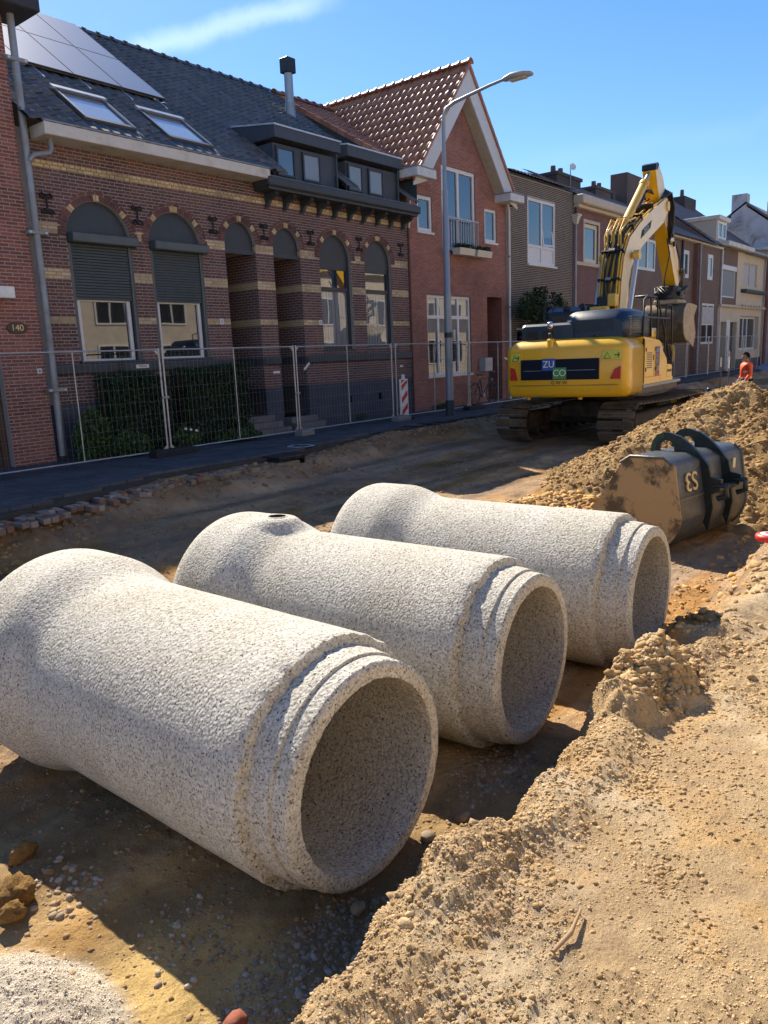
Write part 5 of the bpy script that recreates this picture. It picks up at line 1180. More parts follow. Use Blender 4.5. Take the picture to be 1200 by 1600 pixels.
def chimney(x0, x1, y0, y1, z0, z1, m, label, pots=(), cap=True, par=None):
    par = par or (HD if x1 < 39.5 else HB)
    t = box('chimney', m, par, x0, x1, y0, y1, z0, z1)
    if cap: box('coping', m, t, x0 - .08, x1 + .08, y0 - .08, y1 + .08, z1, z1 + .15)
    for x in pots: MB().cyl((x, (y0 + y1) / 2, z1 + .1), (x, (y0 + y1) / 2, z1 + .5), .14, .12, 10).build('pot', mat('chimney_pot', (.09, .07, .06), .8), t)
    return t
CHB = wallbrick('chimney_brick', (.075, .045, .038), (.09, .055, .045), (.12, .10, .09)); CHD = wallbrick('dark_chimney_brick', (.045, .035, .033), (.055, .042, .038), (.08, .07, .065))
chimney(36.6, 39.3, 18, 18.8, 7.5, 10.0, CHD, 'dark brick chimney with a small dish aerial above the dark brown house', (37.0, 37.8))
an = MB().cyl((37.9, 17.9, 9.0), (37.9, 17.9, 10.6), .025, n=8).build('aerial_mast', ZINC, HD); MB().lathe([(0, 0), (.1, .02), (.17, .06)], (38.0, 17.85, 10.5), (-.6, -.8, .2), 16).build('dish', WF, an)
chimney(41.2, 43.2, 18, 18.8, 8, 9.95, CHB, 'brick chimney with two pots between the aerial and the big chimney', (41.8, 42.5))
chimney(45.5, 48.0, 18, 19.0, 8, 11.4, CHB, 'big broad brick chimney just left of the tip of the excavator boom', (), False)
chimney(56.2, 58.6, 18.2, 19, 10, 11.5, CHD, 'dark chimney with a stepped top on the big brown roof', (56.8,), False)
chimney(43.9, 44.4, 18.2, 18.6, 9, 10.3, CHD, 'thin dark vent stub left of the big broad chimney', (), False)
# white roof dormer
d_ = MB().prism([(13.9, 7.45), (13.9, 8.62), (16.0, 8.62), (15.4, 8.4)], 48.65, 50.65, 'YZ').build('dormer', CST, HB); box('flat_roof', GUT, d_, 48.5, 50.8, 13.7, 16.3, 8.62, 8.85, .02); window(d_, 48.8, 50.5, 7.6, 8.55, 13.86, WF, GLB, .12, cols=(49.65,))
# cream shop house
h = thing('cream_house', 'cream rendered house with an arched-corner ground floor window, far right', 'house', (55, 14, 0))
O5 = [Op(50.15, 53.1, 4.35, 6.2, depth=.1), Op(54.9, 58.3, 5.2, 6.65, depth=.12), Op(54.6, 59.4, 1.1, 3.3, depth=.35), Op(50.0, 51.55, 0, 2.9, depth=.5), Op(52.3, 53.9, 0, 2.9, depth=.3)]
wall('brick_upper_wall', h, BRN2, 49.62, 53.42, 3.82, 7.2, 13.9, O5[:1]); wall('upper_wall', h, CRM, 53.42, 60.3, 3.82, 7.2, 13.9, O5[1:2]); wall('lower_wall', h, CRM, 49.62, 60.3, -.2, 3.82, 13.9, O5[2:])
window(h, 50.15, 53.1, 4.35, 6.2, 13.93, WF, mat('shutter_grey', (.22, .25, .26), .6), .08); box('blind_head', WF, h, 50.12, 53.13, 13.85, 13.93, 5.95, 6.22)
window(h, 54.9, 58.3, 5.2, 6.65, 13.96, mat('pale_frame', (.45, .42, .38), .6), mat('pale_blind', (.45, .46, .48), .8), .1, cols=(56.6,)); box('window_ledge', SLATE, h, 54.4, 59.9, 13.55, 13.9, 4.75, 4.95, .02); box('cornice_band', CST, h, 49.62, 60.3, 13.7, 13.9, 3.76, 3.92, .02)
f = window(h, 54.6, 59.4, 1.1, 3.3, 14.15, WF, [GL, GLB, GL], .15, cols=(56.4, 57.4)); box('door', mat('green_door', (.03, .055, .05), .5), h, 50.0, 51.55, 14.3, 14.36, 0, 2.9); box('door', SLATE, h, 52.3, 53.9, 14.15, 14.2, 0, 2.9); box('door_post', WF, h, 51.56, 52.29, 13.88, 13.95, 0, 3.0); box('plinth', SLATE, h, 54.0, 60.3, 13.86, 13.9, -.1, .55)
box('gutter_board', GUT, h, 49.2, 55.0, 13.3, 13.9, 7.18, 7.45, .02); box('gutter_board', ZINC, h, 55.0, 61, 13.3, 13.9, 7.15, 7.3, .02); pipe_down(h, 49.75, 13.8, 0, 7.2, .05, WF); pipe_down(h, 60.1, 13.8, 0, 7.2, .05, ZINC)
for k in range(8): MB().box(54 + k * .72, 54.3 + k * .72, 13.6, 13.72, 3.86, 3.98).build('cornice_block', CST, h)
MB().box(49.62, 60.3, 14.6, 20, -.2, 7.0).build('house_body', INT, h)
# limewashed gable beyond, red house
m, nt, b = nodemat('limewash'); c = ramp(nt, noise(nt, .9, 9, .7, dist=.6), [(.34, (.22, .19, .18)), (.46, (.42, .41, .43)), (.6, (.52, .52, .55))]); nt.links.new(c, b.inputs['Base Color']); b.inputs['Roughness'].default_value = .9
h = thing('limewashed_gable_house', 'tall house end with a patchy whitewashed gable and square chimney, far right', 'house', (62, 15, 0))
MB().prism([(12.0, -.2), (12.0, 8.7), (12.6, 8.7), (15.6, 11.05), (19.5, 8.4), (19.5, -.2)], 61.4, 69, 'YZ').build('gable_wall', MATS['limewash'], h)
box('chimney', MATS['limewash'], h, 61.3, 62.1, 15.55, 16.55, 9.5, 11.9); 
MB().prism([(12.3, 8.6), (15.6, 11.2), (15.6, 11.35), (12.0, 8.55)], 61.3, 69, 'YZ').build('roof', BRNT, h); MB().prism([(15.6, 11.2), (19.8, 8.3), (19.8, 8.5), (15.6, 11.35)], 61.3, 69, 'YZ').build('roof', BRNT, h)
for y in (14.0, 14.35): MB().cyl((62.5, y, 9.8), (62.5, y, 11.3), .12, n=10).build('chimney_pot', mat('pot_clay', (.30, .18, .12), .8), h)
box('side_gutter', GUT, h, 60.9, 61.4, 12, 16.5, 7.9, 8.1, .02)
h = thing('red_brick_house', 'red brick house with a stepped white-edged parapet cut by the right photo edge', 'house', (64, 13.8, 0))
wall('wall', h, wallbrick('bright_red_brick', (.24, .07, .05), (.28, .09, .06), (.22, .13, .11)), 60.9, 70, -.2, 7.2, 13.8, [Op(61.5, 63.5, 5.2, 6.8), Op(61.6, 63.6, 1.2, 3.4)]); window(h, 61.5, 63.5, 5.2, 6.8, 13.9, WF, GLB, .15, cols=(62.5,)); window(h, 61.6, 63.6, 1.2, 3.4, 13.9, WF, GL, .15, cols=(62.5,))
MB().tube([(60.95, 13.6, 3.5), (60.95, 13.6, 4.2), (61.3, 13.6, 4.6), (61.3, 13.6, 5.1), (61.8, 13.6, 5.2)], .07, 8).build('gable_coping', WF, h); box('cornice', GUT, h, 60.9, 70, 13.5, 13.8, 7.2, 7.45)
box('house_body', INT, h, 61, 70, 14.3, 20, -.2, 7)
h = thing('distant_house', 'distant brick house closing the street beyond the red brick one', 'house', (80, 8, 0)); wall('wall', h, BRN2, 70, 95, -.4, 8, 13.6, []); box('body', BRN2, h, 95, 97, -10, 20, -.4, 8); box('roof', BRNT, h, 70, 98, 13.6, 18, 8, 8.2)

# ================================================================== houses across the street (behind the viewer, seen in the panes)
BEI = wallbrick('beige_brick', (.55, .46, .36), (.60, .51, .40), (.58, .54, .48), k=1)
for k, (x0, x1, mm_) in enumerate([(-14, -2, BEI), (-2, 7.5, BEI), (7.5, 17, BEI), (17, 28, BEI), (28, 40, BEI), (40, 55, BEI), (55, 80, CRM)]):
    h = thing('opposite_house', ['beige brick house across the street, far behind the camera', 'beige brick house straight behind the camera', 'beige brick house across the street mirrored in the shuttered windows', 'beige brick house across the street mirrored in the curtained windows', 'beige brick house across the street opposite the boom', 'beige brick house across the street opposite the brown row', 'cream house across the street at its far end'][k], 'house', ((x0 + x1) / 2, -7, 0))
    MB().box(x0 + .01, x1 - .01, -15, -7, -.9, 7.4).build('wall', mm_, h); MB().prism([(-6.7, 7.4), (-15.3, 7.4), (-11, 10.6)], x0 + .01, x1 - .01, 'YZ').build('roof', BRNT, h); box('gutter', GUT, h, x0, x1, -6.98, -6.6, 7.2, 7.45)
    n = int((x1 - x0) / 3)
    for i in range(n):
        xc = x0 + (x1 - x0) * (i + .5) / n
        for z0_, z1_ in ((1.0, 2.7), (3.9, 5.5)):
            if x0 < -2: continue
            f = MB(); a, b = xc - .8, xc + .8
            f.box(a, b, -6.999, -6.93, z0_ - .08, z0_); f.box(a, b, -6.999, -6.93, z1_, z1_ + .08); f.box(a - .08, a, -6.999, -6.93, z0_ - .08, z1_ + .08); f.box(b, b + .08, -6.999, -6.93, z0_ - .08, z1_ + .08); f.box(xc - .04, xc + .04, -6.999, -6.94, z0_, z1_)
            f = f.build('window', WF, h); MB().box(a, b, -6.998, -6.97, z0_, z1_).build('pane', GL, f)
o = MB().box(-14, 80, -7, -4.4, -.9, .02).build('near_pavement', mat('light_paving', (.45, .41, .35), .9)); tag(o, None, None, kind='structure')
vn_ = thing('parked_van', 'white van parked across the street, mirrored in the shuttered window', 'van', (9.2, -4.5, 0), local=False)
MB().prism([(6.9, .45), (6.95, 1.15), (7.6, 1.35), (8.2, 1.95), (11.5, 2.0), (11.6, .45)], -5.5, -3.7, 'XZ').build('body', mat('van_white', (.75, .75, .76), .3), vn_)
for x in (7.7, 10.8):
    for y in (-5.5, -3.85): MB().cyl((x, y, .36), (x, y + .15, .36), .34, n=20).build('wheel', mat('tyre_black', (.02, .02, .02), .8), vn_)
MB().box(8.4, 9.6, -3.7, -3.69, 1.3, 1.85).build('side_window', GL, vn_)

# ================================================================== garden strip
so_ = MB().box(7.62, 12.0, 13.28, 13.98, -.1, .04).build('garden_soil', mat('garden_soil', (.07, .05, .035), .95, grain=.01, gscale=20)); tag(so_, None, None, kind='structure')
def hedge(x0, x1, y0, y1, z1, n, label):
    t = thing('hedge', label, 'hedge', ((x0 + x1) / 2, (y0 + y1) / 2, 0))
    m_ = MB()
    for k in range(9):
        x = x0 + (x1 - x0) * (k + .5) / 9 + rng.normal(0, .04); m_.tube([(x, 13.7, 0), (x + rng.normal(0, .05), 13.65, z1 * .5), (x + rng.normal(0, .1), 13.6, z1 * .9)], .018, 5)
    m_.build('stems', mat('hedge_wood', (.05, .035, .025), .9), t)
    P = []
    while len(P) < n:
        x, y, z = rng.uniform(x0, x1), rng.uniform(y0, y1), rng.uniform(.03, z1)
        bul = .20 * float(vn(x * 2.6, z * 2.6, 7)) + .10 * float(vn(x * 8, z * 8, 9))
        e = min(x - x0, x1 - x, (z1 + bul - z), (y - y0) + bul + .04)
        if e < 0 or e > .22 + .1 * rng.random(): continue
        P.append((x, y, z))
    leaves('foliage', P, .034, LEAFD, t)
    return t
hedge(8.35, 9.72, 13.25, 13.97, 1.60, 9000, 'dark clipped hedge below the first shuttered window')
hedge(10.12, 11.80, 13.20, 13.97, 1.70, 12000, 'dense dark green hedge below the second shuttered window')
def bush(x, y, r, z1, n, lb, m=LEAFM, fl=0):
    t = thing('garden_plant', lb, 'plant', (x, y, 0)); P = []
    for _ in range(n):
        a = rng.random() * 6.28; q = r * rng.random() ** .6; z = z1 * rng.random() ** .7 * (1 - .5 * (q / r) ** 2); P.append((x + q * math.cos(a), y + q * math.sin(a) * .6, .04 + z))
    leaves('foliage', P, .04, m, t)
    mm = MB()
    for _ in range(8): a = rng.random() * 6.28; mm.tube([(x, y, 0), (x + .5 * r * math.cos(a), y + .3 * r * math.sin(a), z1 * .8)], .006, 4)
    mm.build('stems', mat('green_stem', (.06, .10, .03), .7), t)
    if fl: 
        for i in range(fl):
            bx_, bz_ = x + rng.uniform(-r, r) * .6, z1 * rng.uniform(.8, 1.1); MB().cyl((bx_, y - .22, bz_), (bx_, y - .24, bz_ + .01), .03, n=7).build('blossom', mat('white_blossom', (.6, .6, .6), .7), t)
    return t
bush(7.95, 13.45, .42, .95, 1500, 'bright leafy bush at the foot of the thick downpipe'); bush(8.5, 13.15, .5, .45, 1400, 'low green plants before the first hedge'); bush(7.72, 13.35, .18, .35, 400, 'small weed by the foot of the downpipe')
bush(9.95, 13.25, .35, .42, 700, 'low plant with white blossoms between the two hedges', LEAFM, 3); bush(11.2, 13.1, .6, .22, 1200, 'grassy tufts at the foot of the second hedge'); bush(9.0, 14.0 - .1, .12, 1.95, 260, 'thin climbing shoot in front of the first window sill')
bush(16.3, 13.85, .15, .15, 120, 'small weed at the foot of the plinth'); bush(20.2, 13.8, .3, .12, 300, 'moss and weeds at the foot of the gable house wall')
t = thing('wall_shrub', 'dark shrub against the dark brown house above the excavator hood', 'shrub', (26.2, 13.4, 0)); P = []
for _ in range(6000):
    a = rng.random() * 6.28; q = rng.random() ** .5; x = 26.2 + 1.7 * q * math.cos(a); z = 2.9 + 1.0 * q * math.sin(a)
    if vn(x * 2.2, z * 2.2, 3) > -.12: P.append((x, 13.4 + .5 * (rng.random() - .5), z))
leaves('foliage', P, .06, LEAFD, t); MB().tube([(26.3, 13.5, 0), (26.2, 13.45, 1.5), (26.3, 13.4, 3)], [.06, .05, .02], 7).build('stem', mat('hedge_wood', (.05, .035, .025), .9), t)

# ================================================================== building-site fence panels
GALV = mat('galvanised_tube', (.42, .43, .44), .42, .55, dirt=(.30, .27, .23), dirts=4, dirtr=(.55, .8)); WIRE = mat('galvanised_wire', (.24, .25, .26), .6, .4)
def fence(x0, x1, y0, y1, label, bottom=.10, top=2.0, mid=True, step=.10, foot=True, grp='mesh fence panels along the pavement'):
    t = thing('site_fence', label, 'fence', (x0, y0, 0), group=grp)
    d = V((x1 - x0, y1 - y0, 0)); L_ = d.length; d.normalize(); at = lambda s, z: V((x0, y0, z)) + d * s
    r = .020
    for s in (0, L_): MB().cyl(at(s, .02), at(s, top + .02), r, n=10).build('post', GALV, t)
    for z in (bottom, top - .01): MB().cyl(at(0, z), at(L_, z), r * .75, n=8).build('rail', GALV, t)
    if mid: MB().cyl(at(L_ * .5, bottom), at(L_ * .5, top), r * .6, n=8).build('middle_post', GALV, t)
    w = MB(); n = int(L_ / step); wr = .0022 if x0 < 30 else .004
    for i in range(1, n):
        s = L_ * i / n; j = rng.normal(0, .006); w.cyl(at(s, bottom), at(s + j, top - .01), wr, n=3, caps=False)
    for k in range(1, 8): z = bottom + (top - bottom) * k / 8; w.cyl(at(0, z), at(L_, z + rng.normal(0, .006)), wr, n=3, caps=False)
    o = w.build('wire_mesh', WIRE, t, fix=False); o['kind'] = 'stuff'
    for s, q in ((0, 1), (L_, -1)):
        for z, zz in ((bottom, 1), (top - .01, -1)): MB().add([at(s, z), at(s + q * .12, z), at(s, z + zz * .12)], [(0, 1, 2)]).build('corner_gusset', GALV, t, fix=False)
    return t
fp = [fence(5.42, 8.90, 12.50, 12.50, 'fence panel before the downpipe, leftmost and largest'), fence(8.98, 12.56, 12.50, 12.62, 'fence panel before the second hedge and the door recesses'), fence(12.64, 16.22, 12.62, 12.68, 'fence panel before the two curtained windows'),
      fence(16.42, 19.92, 12.70, 12.68, 'fence panel behind the lamp post'), fence(20.0, 23.5, 12.68, 12.75, 'fence panel before the bicycle'), fence(23.6, 27.1, 12.75, 12.8, 'fence panel mostly hidden behind the excavator counterweight'), fence(1.9, 5.34, 12.45, 12.5, 'fence panel beyond the left photo edge')]
FG = 'fence panels at the far houses'
for x, lb in ((36.5, 'far fence panel behind the excavator bucket'), (40.1, 'far fence panel before the narrow ground floor window'), (43.6, 'far fence panel before the cream house door'), (47.1, 'far fence panel before the arched shop window'), (50.6, 'rightmost far fence panel')): fence(x, x + 3.4, 12.6, 12.6, lb, step=.2, grp=FG)
TAG = mat('tag_white', (.6, .6, .58), .5)
def tagp(par, x, z, w, hh, ang, txt=None, y=12.46):
    mm = Matrix.Translation((x, y, z)) @ Matrix.Rotation(R(ang), 4, 'Y'); o = MB(mm).box(-w / 2, w / 2, -.004, .004, -hh / 2, hh / 2).build('name_tag', TAG, par)
    if txt: text('lettering', txt, .062, DF, o, FACE(x, y - .006, z), .001)
    return o
tagp(fp[0], 8.50, 1.70, .27, .065, 0, 'HERAS'); tagp(fp[1], 11.95, 1.45, .20, .05, 0, None, 12.56); tagp(fp[2], 12.95, 1.54, .24, .05, -38, None, 12.60); tagp(fp[3], 16.62, 1.42, .14, .05, 0, None, 12.66); tagp(fp[4], 22.2, 1.45, .24, .06, 18, None, 12.66)
for p, x, y, z in ((fp[0], 8.94, 12.47, 1.10), (fp[1], 12.6, 12.6, .95), (fp[3], 19.96, 12.64, 1.1)): MB().box(x - .07, x + .07, y - .03, y + .03, z - .02, z + .02, 0, .006).build('clamp', ZINC, p)
def foot(x, y, m, lb, l=.72, w=.24, hh=.13):
    t = thing('ballast_block', lb, 'block', (x, y, 0)); MB().loft([[(x - l / 2 + c * .03, y - w / 2 + c * .03, z), (x + l / 2 - c * .03, y - w / 2 + c * .03, z), (x + l / 2 - c * .03, y + w / 2 - c * .03, z), (x - l / 2 + c * .03, y + w / 2 - c * .03, z)] for z, c in ((.0, 0), (hh * .7, 0), (hh, 1))]).build('block', m, t)
    for s in (-1, 1): MB().cyl((x + s * .05, y, hh), (x + s * .05, y, hh + .02), .03, n=10).build('socket', m, t)
RUBB = mat('black_rubber', (.018, .018, .022), .8); CONC = mat('foot_concrete', (.22, .215, .21), .9, dirt=(.14, .13, .115), grain=.003)
foot(8.94, 12.38, RUBB, 'long black rubber fence foot between the first two panels', .95); foot(12.6, 12.45, CONC, 'grey concrete fence foot before the second door recess', .42); foot(16.32, 12.5, CONC, 'pale concrete fence foot beside the striped beacon', .55); foot(19.96, 12.5, RUBB, 'black fence foot right of the lamp post', .9)

# striped beacons
def beacon(x, y, lb, s=1.0, ang=0):
    t = thing('traffic_beacon', lb, 'traffic beacon', (x, y, 0), group='red and white striped beacons'); w, z0, z1 = .17 * s, .06, 1.08
    MB().box(x - w, x + w, y - .03, y + .03, z0, z1, 0, .015).build('panel', WHI, t)
    for z in (.10, .44, .78):
        P = [(x - w + .04, z), (x + w - .05, z + .20), (x + w - .05, min(z + .34, z1 - .03)), (x - w + .04, z + .14)]; MB().prism(P, y - .036, y - .030).build('red_stripe', RED, t)
    MB().prism([(x - w + .04, z1 - .12), (x - w + .18, z1 - .02), (x - w + .04, z1 - .02)], y - .036, y - .030).build('red_stripe', RED, t)
    MB().box(x - .05, x + .04, y - .03, y + .03, z1, z1 + .12, 0, .01).build('handle', WHI, t); MB().box(x - .3, x + .3, y - .15, y + .18, 0, .06, 0, .02).build('base', RUBB, t)
beacon(16.62, 12.62, 'striped red and white beacon between the fence panels left of the lamp post'); beacon(46.4, 12.3, 'distant striped beacon before the cream house door')

# ================================================================== street lamp
LM = mat('lamp_grey', (.30, .33, .36), .45, .3, var=.05); t = thing('street_lamp', 'tall grey street lamp with a bent arm over the street, before the gable house', 'street lamp', (18.05, 12.1, 0))
MB().cyl((18.05, 12.1, -.05), (18.05, 12.1, .42), .125, n=18).build('base_sleeve', SLATE, t); MB().lathe([(.105, .42), (.102, 3.2), (.096, 3.3), (.085, 3.32), (.080, 5.9), (.055, 6.0), (.05, 7.5)], (18.05, 12.1, 0), n=18).build('pole', LM, t)
MB().tube([(18.05, 12.1, 7.4), (18.05, 12.08, 7.75), (18.05, 11.96, 7.92), (18.05, 11.75, 8.0), (18.05, 11.3, 8.07), (18.05, 10.7, 8.16), (18.05, 10.3, 8.20)], [.05, .05, .048, .046, .042, .038, .036], 12).build('arm', LM, t)
hd = MB().loft([[(18.05 + w * c, y, z + hh * s_) for c, s_ in [(math.cos(a), math.sin(a)) for a in [2 * math.pi * i / 14 for i in range(14)]]] for y, z, w, hh in ((10.32, 8.20, .05, .04), (10.25, 8.20, .10, .06), (10.05, 8.21, .16, .085), (9.75, 8.19, .16, .08), (9.55, 8.16, .10, .05), (9.5, 8.15, .03, .02))], 0, True).build('lamp_head', mat('lamp_head_grey', (.36, .35, .32), .5), t)
MB().box(17.95, 18.15, 9.68, 10.12, 8.105, 8.125, 0, .005).build('lens', mat('lamp_lens', (.55, .5, .38), .25), hd)
for z in (1.32, 1.47): MB().cyl((18.05, 12.1, z), (18.05, 12.1, z + .10), .107, n=18).build('sticker', mat('faded_sticker', (.28, .30, .31), .6), t)
MB().box(18.14, 18.24, 11.98, 12.08, 2.05, 2.33, 0, .01).build('sensor_box', CF, t); MB().cyl((18.05, 12.1, 2.12), (18.05, 12.1, 2.26), .112, n=18).build('strap', DF, t)

# ================================================================== bicycle
t = thing('bicycle', 'black city bicycle leaning by the gable house door below the letter box', 'bicycle', (22.35, 13.55, 0)); BKP = mat('bike_black', (.015, .015, .017), .4)
for x in (21.75, 22.83):
    w_ = MB(); w_.tube([(x + .33 * math.cos(a), 13.6, .34 + .33 * math.sin(a)) for a in [2 * math.pi * i / 24 for i in range(25)]], .016, 6); w_ = w_.build('wheel', BKP, t); sp = MB()
    for i in range(12): a = math.pi * i / 6; sp.cyl((x, 13.6, .34), (x + .32 * math.cos(a), 13.6, .34 + .32 * math.sin(a)), .002, n=3)
    sp.build('spokes', WIRE, w_); MB().tube([(x + .37 * math.cos(a), 13.6, .34 + .37 * math.sin(a)) for a in [math.pi * (.1 + i / 12) for i in range(10)]], .018, 5).build('mudguard', BKP, w_)
fr_ = MB(); J = dict(bb=(22.25, 13.6, .30), st=(22.10, 13.6, .82), hd=(22.66, 13.6, .86), hl=(22.70, 13.6, .72), re=(21.75, 13.6, .34), fr=(22.83, 13.6, .34))
for a, b in (('bb', 'st'), ('bb', 'hl'), ('st', 'hd'), ('bb', 're'), ('st', 're'), ('hl', 'fr'), ('hd', 'hl')): fr_.cyl(J[a], J[b], .017, n=8)
fr_.build('frame', BKP, t); MB().tube([(22.66, 13.6, .86), (22.62, 13.6, 1.04), (22.60, 13.33, 1.06), (22.45, 13.30, 1.04)], .013, 6).build('handlebar', ZINC, t); MB().tube([(22.62, 13.6, 1.04), (22.60, 13.87, 1.06), (22.45, 13.9, 1.04)], .013, 6).build('handlebar', ZINC, t)
MB().box(21.95, 22.22, 13.54, 13.66, .94, .99, 0, .025).build('saddle', BKP, t); MB().cyl(J['st'], (22.07, 13.6, .95), .014, n=8).build('seat_post', ZINC, t); MB().box(21.5, 22.0, 13.53, 13.67, .74, .76).build('carrier', BKP, t); MB().cyl((22.74, 13.56, .78), (22.80, 13.56, .78), .045, n=12).build('lamp', ZINC, t); MB().cyl((22.25, 13.54, .30), (22.25, 13.66, .30), .08, n=14).build('crank', ZINC, t)
# ================================================================== tracked excavator; local x forward, y left, z up
def paint(name, col, rough=.32, dirt=(.36, .27, .15), dr=(.60, .80), ds=2.0):
    m, nt, b = nodemat(name)
    d = ramp(nt, noise(nt, ds, 9, .68), [(dr[0], (0, 0, 0)), (dr[1], (1, 1, 1))]); d = math_(nt, 'MULTIPLY', d, .7)
    c = ramp(nt, noise(nt, 1.5, 4), [(.3, tuple(x * .93 for x in col)), (.7, tuple(min(1, x * 1.05) for x in col))]); c = mixc(nt, d, c, dirt); nt.links.new(c, b.inputs['Base Color'])
    rr = nd(nt, 'ShaderNodeMapRange', {'Value': d, 'To Min': rough, 'To Max': .8}); nt.links.new(rr.outputs[0], b.inputs['Roughness']); b.inputs['Coat Weight'].default_value = .35; b.inputs['Coat Roughness'].default_value = .15
    bump(nt, b, noise(nt, 3, 3), .004); return m
YEL = paint('excavator_yellow', (.80, .45, .014)); YELD = paint('dusty_yellow', (.72, .42, .03), .45, (.55, .43, .24), (.50, .72), 3.5); PALEY = paint('bounce_lit_dusty_yellow', (.80, .64, .36), .45, (.62, .55, .42), (.5, .7), 3)  # PALEY has light bounced onto the right boom and arm sides painted in
HOOD = paint('hood_blue_grey', (.010, .028, .062), .42, (.05, .06, .075), (.78, .97)); HOOD.node_tree.nodes['Principled BSDF'].inputs['Coat Weight'].default_value = .08; BLACKP = mat('black_paint', (.012, .012, .014), .45, dirt=(.09, .07, .05), dirts=5, dirtr=(.55, .8)); RUBH = mat('hose_rubber', (.016, .016, .017), .45); CHR = mat('chromed_rod', (.62, .62, .62), .32, .85, var=.02)
TRK = steel('track_steel', (.10, .075, .055), (.20, .145, .09), (.40, .62), 3, .6, .3); UNDC = steel('undercarriage', (.03, .026, .022), (.12, .085, .055), (.45, .7), 3, .7, .1)
EX = thing('excavator', 'yellow tracked excavator with a blue and green sign on its counterweight and raised boom', 'excavator', (15.6, 7.5, -.42), R(4), local=True)
def part(n, mb, m, p=EX, fix=True): return mb.build(n, m, p, fix)
# counterweight: plan outline with rounded corners, lofted in height
def outline(x0, x1, y, r, bulge=.10, n=7):
    P = [(x1, -y)]
    P += [(x0 + bulge + r - r * math.sin(math.pi / 2 * i / n) , -y + r - r * math.cos(math.pi / 2 * i / n)) for i in range(n + 1)]
    P += [(x0 + bulge * (abs(t)) ** 2, t * (y - r)) for t in (-.75, -.5, -.25, 0, .25, .5, .75)]
    P += [(x0 + bulge + r - r * math.cos(math.pi / 2 * i / n), y - r + r * math.sin(math.pi / 2 * i / n)) for i in range(n + 1)]
    return P + [(x1, y)]
def lv(z, ins, r=.15, b=.06): return [(x, y, z) for x, y in outline(-.05 + ins, 1.12, 1.38 - ins, r, b)]
cw = part('counterweight', MB().loft([lv(1.08, .10), lv(1.10, .05), lv(1.16, .015), lv(1.30, 0), lv(2.06, .0), lv(2.14, .02), lv(2.27, .12), lv(2.325, .30)], 0, True), YEL)
PNL = mat('sign_panel_navy', (.006, .010, .024), .55, spec=.2); part('sign_panel', MB().box(-.07, -.035, -.80, .97, 1.46, 1.90, 0, .01), PNL, cw)
def sq(y0, y1, z0, z1, m, nm, x=-.078): return part(nm, MB().box(x, x + .012, y0, y1, z0, z1), m, cw)
def tx(s, y, z, size, m, par, x, nm='lettering', sx=1.0):
    mx = Matrix.Translation((x, y, z)) @ FACE(0, 0, 0, '-X') @ Matrix.Diagonal((sx, 1, 1, 1)); return text(nm, s, size, m, par, mx, .003)
WPT = mat('white_print', (.7, .7, .7), .5); q = sq(.16, .46, 1.66, 1.915, mat('sign_blue', (.02, .10, .40), .4), 'blue_square'); q2 = sq(-.09, .21, 1.475, 1.72, mat('sign_green', (.05, .28, .06), .4), 'green_square', -.084)
tx('ZU', .31, 1.79, .20, WPT, EX, -.083); tx('CO', .06, 1.60, .20, WPT, EX, -.089); tx('G W W', .08, 1.395, .11, DF, EX, -.056)
part('sign_line', MB().box(-.074, -.070, -.72, -.10, 1.655, 1.663).box(-.074, -.070, .47, .9, 1.655, 1.663), mat('thin_grey_print', (.3, .35, .4), .5), cw)
WYL = mat('warning_yellow_green', (.55, .60, .08), .5)
for y0, y1 in ((.99, 1.21), (-1.25, -.87)):
    xx = -.045; p_ = part('warning_label', MB().box(xx - .006, xx + .03, y0, y1, 1.86, 2.04), WYL, cw)
    yc = y1 - .10; part('triangle', MB().tube([(xx - .008, yc + .07, 1.885), (xx - .008, yc, 2.01), (xx - .008, yc - .07, 1.885), (xx - .008, yc + .07, 1.885)], .008, 4), DF, p_)
    part('arrow', MB().box(xx - .01, xx - .004, y0 + .02, y0 + .13, 1.94, 1.96).box(xx - .01, xx - .004, y0 + .03, y0 + .05, 1.90, 2.0), DF, p_)
RL = mat('tail_light_red', (.45, .012, .01), .25)
part('tail_light', MB().loft([[(-.045, 1.235, 1.46), (-.045, 1.07, 1.46), (-.045, 1.14, 1.72), (-.045, 1.235, 1.74)], [(.04, 1.235, 1.46), (.04, 1.07, 1.46), (.04, 1.14, 1.72), (.04, 1.235, 1.74)]]), RL, cw)
part('tail_light', MB().loft([[(-.045, -1.24, 1.46), (-.045, -1.03, 1.46), (-.045, -1.12, 1.66), (-.045, -1.24, 1.72)], [(.04, -1.24, 1.46), (.04, -1.03, 1.46), (.04, -1.12, 1.66), (.04, -1.24, 1.72)]]), RL, cw)
part('lifting_lug', MB().box(-.03, .16, .24, .38, 2.12, 2.34, 0, .03), YEL, cw); cam_ = part('rear_camera', MB().box(-.02, .08, .27, .35, 2.36, 2.46, 0, .02), BLACKP, cw)
part('mirror', MB().lathe([(0, 0), (.075, .0), (.08, .02), (.06, .05), (0, .07)], (.0, .30, 2.62), (-1, 0, 0), 18), mat('mirror_glass', (.75, .75, .76), .15, .8), cw); part('mirror_stem', MB().tube([(.06, .31, 2.4), (.07, .30, 2.62), (.02, .30, 2.62)], .015, 6), BLACKP, cw)
for y in (.7, -.6): part('bolt_cap', MB().cyl((.35, y, 2.31), (.35, y, 2.37), .07, n=12), BLACKP, cw)
for y in (.9, -.3): part('drain_plug', MB().cyl((.2, y, 1.02), (.2, y, 1.09), .05, n=10), YEL, cw)
